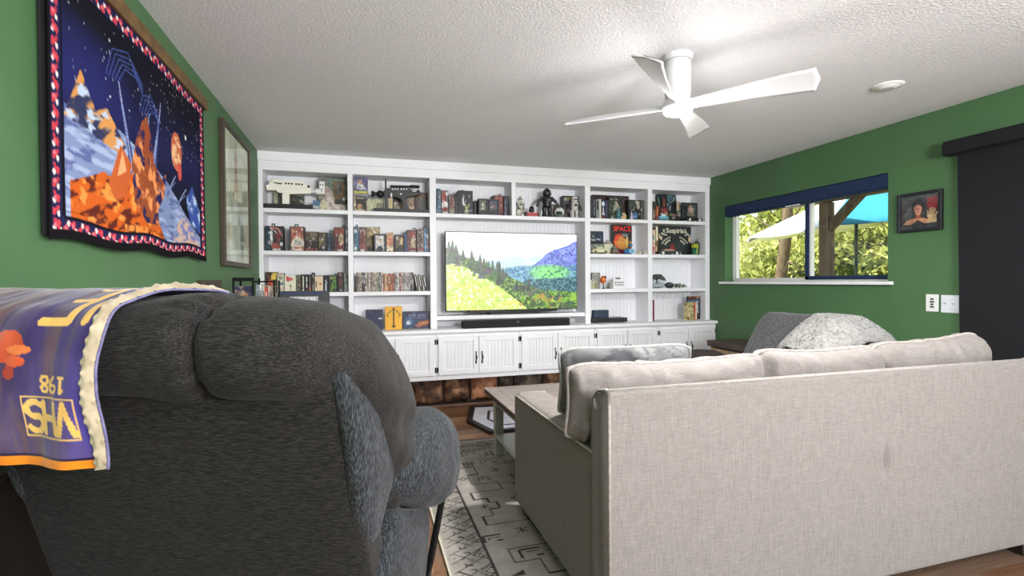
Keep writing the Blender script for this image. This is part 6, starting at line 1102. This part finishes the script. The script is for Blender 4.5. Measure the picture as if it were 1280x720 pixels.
# ================================================================== COFFEE TABLE, RUG, FLOOR PANEL
RUGX0, RUGX1, RUGY0, RUGY1 = .355, 2.35, 1.76, 3.97
rw, rh = RUGX1-RUGX0, RUGY1-RUGY0
cv = Canvas(int(rw/.007), int(rh/.007), (176, 170, 158), rw, rh); INK = (64, 60, 60); DK = .010
def RP(x, y): return ((x-RUGX0)/rw, (RUGY1-y)/rh)      # canvas top = far edge
def rl(pts, wd=DK, c=INK): cv.line([RP(RUGX0+x, RUGY1-y) for x, y in pts], wd, c)
cv.rect(0, 0, 1, 1, (150, 145, 138)); cv.put(((cv.X*rw > .20) & (cv.Y*rh > .24)).astype(float), (160, 155, 148))
rl([(.205, .24), (.205, rh)], .016); rl([(.03, .03), (.03, rh-.03)], .006, (150, 144, 134)); rl([(.205, .235), (rw-.2, .235)], .012)
for k in range(60): rl([(.05+.04*k, .205), (.062+.04*k, .205)], .012)          # dotted row at the far end
for k in range(60): rl([(.03+.04*k, .03), (.045+.04*k, .045)], .008)
for k in range(7):                                                             # far end diamonds
    cx_ = .22+.33*k
    for r_ in (.13, .09, .05): rl([(cx_-r_*1.1, .115), (cx_, .115-r_*.55), (cx_+r_*1.1, .115), (cx_, .115+r_*.55), (cx_-r_*1.1, .115)], .007 if r_ > .06 else .012)
    rl([(cx_+.13, .06), (cx_+.2, .17)], .006); rl([(cx_+.2, .06), (cx_+.13, .17)], .006)
yy = .27; k = 0
while yy < rh-.05:                                                             # side band: lattice and hooks
    for q in (0, .075): rl([(.03, yy+q+.09), (.2, yy+q-.02)], .006)
    rl([(.05, yy+.01), (.15, yy+.11)], .006)
    rl([(.2, yy-.02), (.135, yy+.045), (.2, yy+.09)], .007); rl([(.2, yy+.005), (.16, yy+.042), (.2, yy+.068)], .006)
    rl([(.085, yy+.10), (.085, yy+.12), (.115, yy+.12)], .008); rl([(.10, yy+.01), (.12, yy+.01), (.12, yy+.03)], .008)
    for q in range(3): rl([(.045+.035*q, yy+.05+.02*q), (.06+.035*q, yy+.035+.02*q)], .005)
    yy += .15
def glyph(x, y, s=1.0, kind=0):
    if kind == 0: rl([(x-.05*s, y), (x, y-.035*s), (x+.05*s, y), (x, y+.035*s), (x-.05*s, y)], .008)
    elif kind == 1:
        for q in (-1, 0, 1): rl([(x-.06*s, y+.03*s*q), (x+.06*s, y+.03*s*q)], .007); rl([(x+.04*s*q, y-.05*s), (x+.04*s*q, y+.05*s)], .007)
    elif kind == 2: rl([(x-.04*s, y-.03*s), (x+.04*s, y+.03*s)], .006); rl([(x-.04*s, y+.03*s), (x+.04*s, y-.03*s)], .006); rl([(x, y-.04*s), (x, y+.04*s)], .006)
    elif kind == 3:
        rl([(x-.06*s, y+.04*s), (x-.06*s, y-.04*s), (x+.05*s, y-.04*s)], .009); rl([(x-.03*s, y+.02*s), (x-.03*s, y-.01*s), (x+.04*s, y-.01*s)], .007); rl([(x+.05*s, y+.03*s), (x+.02*s, y+.03*s)], .012)
    else: cv.put(cv.polymask([RP(RUGX0+x-.05*s, RUGY1-y), RP(RUGX0+x+.05*s, RUGY1-y-.0), RP(RUGX0+x+.05*s, RUGY1-y+.05*s)]), INK)
mx = .205
steps = [(.0, .36), (.09, .36), (.09, .46), (.05, .46), (.05, .56), (.17, .56), (.17, .70), (.10, .70), (.10, .86), (.26, .86), (.26, .98), (.06, .98), (.06, 1.08), (.14, 1.08), (.14, 1.14), (.18, 1.14), (.18, 1.22), (.12, 1.22), (.12, 1.30), (.06, 1.30), (.06, 1.40), (.30, 1.40), (.30, 1.58), (.42, 1.58), (.42, 1.66), (.10, 1.66), (.10, 1.78), (.22, 1.78), (.22, 1.90), (.46, 1.90), (.46, 2.10), (.10, 2.10), (.10, 2.3)]
rl([(mx+x, y) for x, y in steps], .011); rl([(mx+.62-x*.8, y+.05) for x, y in steps if y < 1.5], .009)
for x, y, s, kd in ((.07, .29, 1, 4), (.2, .29, 1, 3), (.36, .33, 1, 1), (.14, .50, .7, 1), (.30, .48, 1, 3), (.30, .66, .9, 2), (.46, .55, 1, 3), (.42, .8, 1, 1), (.06, .75, .6, 0), (.20, .78, .7, 3), (.36, .92, .7, 2), (.10, 1.18, .8, 2), (.33, 1.12, 1.1, 0), (.5, 1.0, 1, 3), (.48, 1.22, 1, 1), (.38, 1.32, .7, 2), (.22, 1.5, .7, 2), (.40, 1.48, 1, 3), (.06, 1.54, .8, 3), (.20, 1.72, .9, 3), (.36, 1.76, 1.3, 1), (.08, 1.88, .8, 4), (.16, 1.99, 1.1, 3), (.34, 2.02, 1, 1), (.3, 2.2, 1, 4), (.58, 1.4, 1, 1), (.6, .75, 1, 0), (.64, 1.7, 1, 3)): glyph(mx+x, y, s, kd)
for k in range(18): glyph(1.05+.28*(k % 5), .4+.34*(k // 5)*1.2, 1.1, k % 4)
cv.mottle(16, 40, 7); cv.rect(0, 0, .008, 1, (196, 186, 168)); cv.rect(0, 0, 1, .008, (196, 186, 168))
rug = thing('area_rug', 'grey cream rug woven with black angular patterns under the coffee table', 'rug', (RUGX0, RUGY0, 0))
MB().box(0, rw, 0, rh, 0, .010).build('pile', plain((176, 170, 156), .95), rug)
sheet('woven_face', cv, lambda U, V: (rw*U, rh-rh*V, .0115+.0006*vnoise(U*30, V*30, 3)), M_RUG, rug)
RZ0 = .0125
M_SHELF = tex_mat('pale_grey_shelf', (188, 190, 194), (206, 208, 212), scale=(2, 20, 6), nscale=5, rough=.3)
tb = thing('coffee_table', 'grey wood topped coffee table with pale sage legs and a low shelf', 'table', (1.42, 3.19, RZ0)); TL = LOC[tb.name]
tx0, tx1, ty0, ty1, tz = .872, 1.97, 2.70, 3.69, .492
for (a, b_, c, d) in ((tx0, tx0+.09, ty0, ty1), (tx1-.09, tx1, ty0, ty1), (tx0+.092, tx1-.092, ty1-.09, ty1), (tx0+.092, tx1-.092, ty0, ty0+.09)): MB().box(a, b_, c, d, tz-.008, tz).build('border_board', M_GREYWOOD, tb, world=True, bevel=.002)
for k in range(5): a = ty0+.092+(ty1-ty0-.184)*k/5; MB().box(tx0+.092, tx1-.092, a+.001, a+(ty1-ty0-.184)/5-.001, tz-.008, tz-.001).build('top_board', M_GREYWOOD, tb, world=True, bevel=.002)
for x in (tx0+.055, tx1-.115):
    for y in (ty0+.055, ty1-.125): MB().box(x, x+.062, y, y+.062, RZ0, tz-.035).build('leg', M_SAGE, tb, world=True, bevel=.004)
for (a, b_, c, d) in ((tx0+.062, tx0+.084, ty0+.117, ty1-.125), (tx1-.084, tx1-.062, ty0+.117, ty1-.125), (tx0+.117, tx1-.115, ty0+.06, ty0+.08), (tx0+.117, tx1-.115, ty1-.09, ty1-.07)): MB().box(a, b_, c, d, tz-.105, tz-.035).build('apron', M_SAGE, tb, world=True, bevel=.002)
MB().box(tx0+.058, tx1-.058, ty0+.117, ty1-.125, 0.148, .172).build('low_shelf', M_SHELF, tb, world=True, bevel=.003)
MB().box(tx0+.001, tx1-.001, ty0+.001, ty1-.001, tz-.036, tz-.009).build('dark_edge', M_WALNUT, tb, world=True, bevel=.002)
fp = thing('floor_panel', 'pale hexagonal floor panel with a black rim, behind the coffee table', 'panel', (1.3, 4.5, 0))
hx = [at_Z(*p, .02)[:2] for p in ((588, 507.5), (583.5, 526), (612, 540.5), (662, 535.5), (704, 516), (694, 503.5))]; cxh = sum(p[0] for p in hx)/6; cyh = sum(p[1] for p in hx)/6
inn = [(cxh+(x-cxh)*.88, cyh+(y-cyh)*.88) for x, y in hx]; O2 = LOC[fp.name]
b = MB(); n = 6; vs = [(x, y, 0) for x, y in hx]+[(x, y, .028) for x, y in hx]+[(x, y, .028) for x, y in inn]+[(x, y, .016) for x, y in inn]
b.add(vs, [(i, (i+1) % n, (i+1) % n+n, i+n) for i in range(n)]+[(i+n, (i+1) % n+n, (i+1) % n+2*n, i+2*n) for i in range(n)]+[(i+2*n, (i+1) % n+2*n, (i+1) % n+3*n, i+3*n) for i in range(n)]); b.build('rim', M_BLACK, fp, world=True)
b = MB(); b.prism(inn, .002, .017, 'z'); b.build('face', tex_mat('pale_panel', (190, 192, 204), (208, 209, 220), nscale=6, rough=.35), fp, world=True)
b = MB()
for sc2, d in ((.55, .018),):
    q = [(cxh+(x-cxh)*sc2, cyh+(y-cyh)*sc2) for x, y in hx]
    for i in range(6):
        (xa, ya), (xb, yb) = q[i], q[(i+1) % 6]; L = math.hypot(xb-xa, yb-ya); nx_, ny_ = -(yb-ya)/L*.012, (xb-xa)/L*.012
        b.add([(xa-nx_, ya-ny_, .0178), (xb-nx_, yb-ny_, .0178), (xb+nx_, yb+ny_, .0178), (xa+nx_, ya+ny_, .0178)], [(0, 1, 2, 3)])
b.build('black_inlay', M_BLACK, fp, world=True)

# ================================================================== FAR RIGHT: end table, pouf, grey armchair, fleece throw
et = thing('end_table', 'small end table with a dark top and pale oak sides by the green wall', 'table', (3.70, 4.18, 0))
MB().box(-.21, .21, -.36, .36, .595, .655).build('top', M_WALNUT, et, bevel=.004)
for x in (-.185, .135):
    for y in (-.335, .285): MB().box(x, x+.05, y, y+.05, 0, .595).build('leg', M_OAK, et, bevel=.003)
MB().box(-.178, .178, -.285, .285, .12, .58).build('cabinet_body', M_OAK, et, bevel=.003)
pf = thing('pouf', 'dark brown round topped pouf between the linen sofa and the end table', 'pouf', (3.02, 3.98, 0))
puff('cushion', [((0, 0, .0), .24, .24), ((0, 0, .2), .27, .27), ((0, 0, .45), .275, .275), ((0, 0, .635), .25, .25)], ((1, 0, 0), (0, 1, 0)), tex_mat('dark_brown_suede', (50, 42, 40), (70, 60, 56), nscale=30, rough=.9), pf, e=2, n=48, steps=40, end=.16, wr=.004, seed=3)
MB().lathe([(.277, .19), (.284, .2), (.277, .21)], (0, 0, 0), 40, cap=False).build('seam_band', plain((40, 34, 32), .9), pf, smooth=True)
ac = thing('armchair', 'dark grey plush armchair by the green wall under a cream fleece', 'armchair', (3.22, 2.95, 0)); A = LOC[ac.name]
la = .55; ua_, va_ = (math.sin(la), 0, math.cos(la)), (math.cos(la), 0, -math.sin(la))
puff('backrest', [((-.02, y, .74), .30, .13) for y in (.02, .2, .4, .58)], (ua_, va_), M_DGREY, ac, e=3.2, n=56, steps=40, end=.10, wr=.010, wf=(6, 5), seed=4)
puff('seat', [((-.30, y, .40), .30, .11) for y in (-.02, .2, .46)], ((1, 0, 0), (0, 0, 1)), M_DGREY, ac, e=4, n=48, steps=24, end=.08, wr=.005, seed=6)
for s in (-1, 1): puff('arm', [((x, .22+s*.36, .34), .08, .25) for x in (-.60, -.2, .15)], ((0, 1, 0), (0, 0, 1)), M_DGREY, ac, e=4, n=40, steps=30, end=.08, wr=.006, seed=8+s)
MB().box(-.58, .20, -.06, .50, .04, .30).build('base', M_DGREY, ac, bevel=.02)
ft = thing('fleece_throw', 'fluffy cream fleece throw heaped over the dark grey armchair', 'blanket', (3.26, 2.95, -.005))
pr = np.array([(-.25, .76), (-.21, .81), (-.14, .88), (-.06, .955), (.03, .985), (.12, .985), (.22, .97), (.32, .935), (.42, .88), (.49, .80), (.53, .70)])
nu, nv = 110, 120; U, V = np.meshgrid(np.linspace(0, 1, nu), np.linspace(0, 1, nv)); fidx = V*(len(pr)-1)
X = np.interp(fidx, np.arange(len(pr)), pr[:, 0]); Z = np.interp(fidx, np.arange(len(pr)), pr[:, 1]); Yv = -.29+.47*U
rid = np.abs(np.sin(V*13+U*5+3*fbm(U*3, V*3, 5)))**.7*.028; fz = vnoise(U*130, V*150, 3)*.010+vnoise(U*60, V*70, 9)*.008
side = np.clip(U*4, 0, 1)*np.clip((1-U)*5, 0, 1)
P = np.stack([X-.2*(rid-.02)+fz*.6+.05*(U-.4)*0, Yv+fz*.5, Z+rid*.8+fz-.16*(1-np.clip(U*3.2, 0, 1)**.6)-.10*(1-np.clip((1-U)*4, 0, 1)**.6)], -1)
o = grid_obj('fleece', P, M_FLUFF, ft); md = o.modifiers.new('thickness', 'SOLIDIFY'); md.thickness = .02; md.offset = -1

# ================================================================== LEFT, BEHIND THE RECLINER: wire rack, boxed set
RKX0, RKX1, RKY = at_Y(290.5, 350, 3.6)[0], at_Y(344, 350, 3.6)[0], 3.6
rk = thing('wire_rack', 'black metal media rack standing by the green wall behind the recliner', 'rack', ((RKX0+RKX1)/2, RKY, 0)); LX = LOC[rk.name][0]
zt1, zt2 = at_Y(300, 347.2, RKY)[2], at_Y(330, 350.5, RKY)[2]; mxr = at_Y(316.5, 350, RKY)[0]
for x, zt in ((RKX0+.006, zt1), (mxr, zt1), (RKX1-.006, zt2)):
    for y in (0, .20): MB().box(x-LX-.006, x-LX+.006, y-.006, y+.006, 0, zt).build('post', M_MBLACK, rk, bevel=.001)
b = MB(); b.box(RKX0-LX, mxr-LX, -.006, .006, zt1-.022, zt1-.002)
b.build('top_rail', M_MBLACK, rk, bevel=.003); b = MB(); b.tube([(RKX0-LX+.006, 0, zt1-.004), (mxr-LX, 0, zt1-.004)], .005, 8); b.build('scroll_rail', M_MBLACK, rk)
b = MB(); b.tube([(mxr-LX, 0, zt2-.008), (RKX1-LX, 0, zt2-.008)], .005, 8); b.build('top_rail', M_MBLACK, rk)
for z in (.12, .42, .72, 1.02):
    b = MB(); b.box(RKX0-LX, RKX1-LX, -.004, .004, z-.006, z); b.box(RKX0-LX, RKX1-LX, .196, .204, z-.006, z)
    for k in range(9): x = RKX0-LX+(RKX1-RKX0)*(k+.5)/9; b.box(x-.002, x+.002, -.004, .204, z-.004, z)
    b.build('wire_shelf', M_MBLACK, rk)
def rack_book(name, label, a, b_, t, Y, dep, base, prims, cat='book', **k):
    x0, x1 = at_Y(a, 360, Y)[0], at_Y(b_, 360, Y)[0]; zt = at_Y((a+b_)/2, t, Y)[2]; h = zt-1.021; w = x1-x0; cx = (x0+x1)/2
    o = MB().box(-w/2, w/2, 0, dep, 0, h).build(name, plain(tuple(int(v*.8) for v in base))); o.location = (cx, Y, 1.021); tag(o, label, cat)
    cv = art_canvas(base, prims, w, h, 22, int(a)); sheet('cover_art', cv, lambda U, V: (-w/2+.001+(w-.002)*U, -.0008+0*U, h-.001-(h-.002)*V), M_PRINT, o, smooth=False); return o
rack_book('picture_book', 'navy picture book with a row of brown figures in the wire rack', 293.5, 315, 357.6, 3.635, .03, (52, 58, 92), [('e', .3, .3, .2, .12, (150, 92, 60)), ('e', .6, .28, .18, .12, (190, 130, 84)), ('e', .45, .42, .3, .1, (96, 58, 44)), ('n', 7, 3, .55, (226, 190, 150), .7), ('r', 0, .5, 1, 1, (84, 62, 54))])
for a, b_, t, c, l in ((320.3, 324, 356.2, (150, 170, 186), 'pale blue book leftmost in the right half of the wire rack'), (324.4, 327, 355.6, (216, 220, 222), 'white book beside the pale blue book in the wire rack'), (327.4, 330.6, 356.6, (206, 196, 180), 'cream book left of the red book in the wire rack'), (330.9, 334.6, 359, (214, 62, 44), 'bright red book in the wire rack'), (335, 337.3, 357.5, (226, 210, 190), 'ivory book right of the red book in the wire rack'), (337.6, 340.6, 358.5, (206, 176, 146), 'tan book at the right end of the wire rack')):
    rack_book('book', l, a, b_, t, 3.62, .13, c, [('r', .3, .15, .7, .5, (120, 116, 112) if sum(c) > 400 else (236, 180, 160))])
gx0, gx1 = at_Y(348.5, 366, 4.94)[0], at_Y(411.5, 366, 4.94)[0]; gz = at_Y(380, 364, 4.94)[2]
gb = thing('boxed_set', 'slate grey boxed set with white block lettering, half hidden by the recliner top', 'box', ((gx0+gx1)/2, 4.925, WTOP)); gw, gh = gx1-gx0, gz-CT
MB().box(-gw/2, gw/2, 0, .09, 0, gh).build('box_body', plain((62, 64, 70)), gb, bevel=.002)
MB().box(-gw/2+.01, gw/2-.07, -.0015, .004, gh-.028, gh-.006).build('blue_band', plain((44, 60, 98)), gb)
MB().box(-gw*.28, gw*.28, -.0015, .004, gh-.20, gh-.048).build('pale_panel', plain((176, 180, 186)), gb); b = MB()
for k, (a, w_) in enumerate(((-.20, .05), (-.13, .02), (-.09, .05), (-.02, .02), (.02, .05), (.09, .02), (.13, .04), (.19, .03))): b.box(gw*a, gw*(a+w_), -.003, .0, gh-.18, gh-.054)
b.build('block_letters', plain((240, 240, 240)), gb)

# ================================================================== OUTSIDE THE WINDOW
MB().box(XO+.3, 60, -30, 50, -.5, -.25).build('ground', tex_mat('dry_grass', (150, 140, 92), (120, 130, 66), nscale=1.2, rough=1)); struct(bpy.data.objects['ground'])
P = np.zeros((30, 30, 3)); U, V = np.meshgrid(np.linspace(0, 1, 30), np.linspace(0, 1, 30)); P[..., 0] = 17+25*U; P[..., 1] = -5+45*V; P[..., 2] = -.4+9*U**.8+.8*fbm(U*5, V*8, 3)
o = struct(grid_obj('hillside', P, tex_mat('wooded_slope', (88, 104, 46), (168, 170, 92), nscale=.9, detail=10, rough=1)))
po = thing('patio_post', 'brown timber patio post with a diagonal brace outside the window', 'post', (5.8, 5.16, -.25)); M_POST = tex_mat('patio_timber', (84, 66, 46), (110, 88, 62), scale=(3, 3, .6), nscale=8, rough=.8)
MB().box(-.055, .055, -.07, .07, 0, 2.53).build('post', M_POST, po, bevel=.006)
ang = math.atan2(.36, .38); b = MB(); b.prism([(.045, 2.05), (.045, 2.18), (-.44, 2.60), (-.54, 2.56)][::-1], -.04, .04, 'x'); b.build('brace', M_POST, po, bevel=.004)
bm_ = MB().box(5.72, 5.88, 1.2, 5.75, 2.29, 2.50).build('patio_beam', M_POST, bevel=.005); tag(bm_, 'brown timber patio beam across the top of the right pane', 'beam')
pr_ = MB().box(XO+.02, 5.95, 1.0, 5.9, 2.52, 2.60).build('patio_roof', M_POST); tag(pr_, 'brown timber patio roof above the window outside', 'roof')
um = thing('patio_umbrella', 'large teal patio umbrella with sunlit panels coloured white, seen through the window', 'umbrella', (7.5, 6.14, -.25))
b = MB(); b.tube([(0, 0, 0), (0, 0, 2.75)], .024, 12); b.build('pole', plain((40, 56, 50), .5), um, smooth=True)
MB().lathe([(.26, 0), (.26, .06), (.05, .09), (.04, .2)], (0, 0, 0), 24).build('base', plain((60, 60, 60)), um)
cw_ = [mat('canopy_sunlit', (236, 240, 240), .8), mat('canopy_teal', (24, 120, 146), .8)]  # teal cloth; sun glare on the bright panels is put in as white
tilt = Matrix.Rotation(math.radians(-6), 4, 'Y') @ Matrix.Rotation(math.radians(-2), 4, 'X')
for k in range(8):
    a0, a1 = math.radians(27+45*k), math.radians(27+45*(k+1)); rows = 8; P = np.zeros((rows, 7, 3)); R_ = 1.75
    for i in range(rows):
        t_ = i/(rows-1)
        for j in range(7):
            s_ = j/6; x = (math.cos(a0)*(1-s_)+math.cos(a1)*s_)*R_*t_; y = (math.sin(a0)*(1-s_)+math.sin(a1)*s_)*R_*t_; v = tilt @ Vector((x, y, -.56*t_**1.1-.05*math.sin(s_*math.pi)*t_)); P[i, j] = (v.x, v.y, v.z+2.95)
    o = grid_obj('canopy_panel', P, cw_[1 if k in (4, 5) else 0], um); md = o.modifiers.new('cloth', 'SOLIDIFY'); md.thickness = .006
    v = tilt @ Vector((math.cos(a0)*R_, math.sin(a0)*R_, -.58)); b = MB(); b.tube([(0, 0, 2.90), (v.x*.5, v.y*.5, 2.92+v.z*.46), (v.x, v.y, 2.925+v.z)], .008, 6); b.build('rib', plain((60, 70, 66)), um)
def leaf_cloud(seed, n, rx, ry, rz, size):
    r = np.random.RandomState(seed); k = 26
    c = r.normal(size=(k, 3)); c /= np.linalg.norm(c, axis=1, keepdims=True); c *= (r.uniform(.35, .95, (k, 1)))*np.array([rx, ry, rz])
    w = r.randint(0, k, n); p = c[w]+r.normal(size=(n, 3))*np.array([rx, ry, rz])*.17
    d1 = r.normal(size=(n, 3)); d1 /= np.linalg.norm(d1, axis=1, keepdims=True); d2 = np.cross(d1, r.normal(size=(n, 3))); d2 /= np.linalg.norm(d2, axis=1, keepdims=True)
    s = size*r.uniform(.6, 1.3, (n, 1)); v = np.stack([p-d1*s, p+d2*s*.45, p+d1*s, p-d2*s*.45], 1).reshape(-1, 3)
    me = bpy.data.meshes.new('foliage'); me.from_pydata(v.tolist(), [], (np.arange(n*4).reshape(n, 4)).tolist()); return me
def leafm(name, a, b, c):
    m = tex_mat(name, a, b, nscale=2.2, detail=6, lo=.3, hi=.7, rough=.6, cc=c); nt = m.node_tree; bs = nt.nodes['Principled BSDF']
    tr = nt.nodes.new('ShaderNodeBsdfTranslucent'); ad = nt.nodes.new('ShaderNodeMixShader'); ad.inputs[0].default_value = .35
    src = bs.inputs['Base Color'].links[0].from_socket; nt.links.new(src, tr.inputs['Color']); nt.links.new(bs.outputs[0], ad.inputs[1]); nt.links.new(tr.outputs[0], ad.inputs[2]); nt.links.new(ad.outputs[0], nt.nodes['Material Output'].inputs[0]); return m
LM = [leafm('leaf_yellow_green', (112, 122, 50), (236, 230, 140), (196, 194, 92)), leafm('leaf_green', (84, 100, 50), (214, 212, 132), (156, 162, 84)), leafm('leaf_pale', (150, 152, 100), (232, 228, 176), (204, 204, 146))]
LMESH = []
for k, mm in enumerate(LM):
    me = leaf_cloud(20+k, 5200, 1.15, 1.15, 1.25, .085); me.materials.append(mm); LMESH.append(me)
M_BARK = tex_mat('brown_bark', (70, 58, 44), (112, 94, 70), scale=(6, 6, 1), nscale=6, rough=.95, bump=.5, bump_dist=.03)
tnames = ['yellow green tree', 'mid green tree', 'pale dusty green tree']
spots = [(9.6, 9.9, .7, 1.0, 1, 'far left in the left pane'), (11.0, 11.9, 1.6, 1.2, 2, 'tall at the left edge of the left pane'), (9.4, 8.6, .4, .8, 2, 'low in the middle of the left pane'), (11.8, 10.4, 1.9, 1.2, 1, 'behind the leaning trunk'), (8.9, 7.3, .4, .8, 0, 'beside the sash stile'), (11.0, 8.9, 1.4, 1.15, 1, 'behind the sunlit white half of the umbrella'), (9.2, 6.4, .45, .9, 0, 'left of the patio post'), (8.9, 5.45, .65, .85, 0, 'right of the umbrella pole'), (11.2, 7.2, 1.3, 1.2, 1, 'behind the patio post'), (10.8, 6.0, 1.2, 1.1, 0, 'behind the teal half of the umbrella'), (13.4, 13.6, 2.2, 1.5, 1, 'farthest at the left'), (14.2, 11.4, 2.6, 1.6, 2, 'farthest in the middle of the left pane'), (14.0, 9.2, 2.2, 1.5, 0, 'farthest behind the umbrella'), (13.2, 6.6, 2.0, 1.4, 2, 'farthest at the right of the window'), (9.0, 4.4, .6, .9, 1, 'just outside the right edge of the window view'), (10.0, 11.4, .5, 1.0, 0, 'lowest at the left edge of the left pane')]
for k, (x, y, z, s, kd, where) in enumerate(spots):
    t = thing('tree', '%s outside, %s' % (tnames[kd], where), 'tree', (x, y, -.25), group='trees beyond the patio')
    o = bpy.data.objects.new('foliage', LMESH[kd]); C.objects.link(o); o.parent = t; o.location = (0, 0, z+.25); o.scale = (s, s, s); o.rotation_euler = (0, 0, k*1.3); o['kind'] = 'stuff'
    b = MB(); b.tube([(0, 0, 0), (.04, .03, (z+.25)*.5), (.02, -.02, z+.6)], [.10*s, .08*s, .04*s], 8); b.build('trunk', M_BARK, t, smooth=True)
t = thing('leaning_tree', 'leaning brown tree trunk with thin branches in the left pane', 'tree', (8.6, 8.86, -.25))
b = MB(); b.tube([(0, .02, 0), (.0, -.03, .9), (0, -.12, 1.7), (0, -.26, 2.6), (0, -.32, 4.0)], [.15, .135, .12, .11, .08], 12); b.build('trunk', M_BARK, t, smooth=True)
for pts in ([(0, -.1, 1.5), (-.1, -.4, 1.9), (-.2, -.7, 1.8)], [(0, -.2, 2.2), (.1, .3, 2.7), (.1, .8, 3.0)], [(0, -.05, 1.3), (-.1, .3, 1.6), (-.1, .6, 1.5)], [(0, -.25, 2.6), (-.1, -.7, 3.0), (-.1, -1.2, 3.2)]): b = MB(); b.tube(pts, [.03, .02, .01], 6); b.build('branch', M_BARK, t, smooth=True)
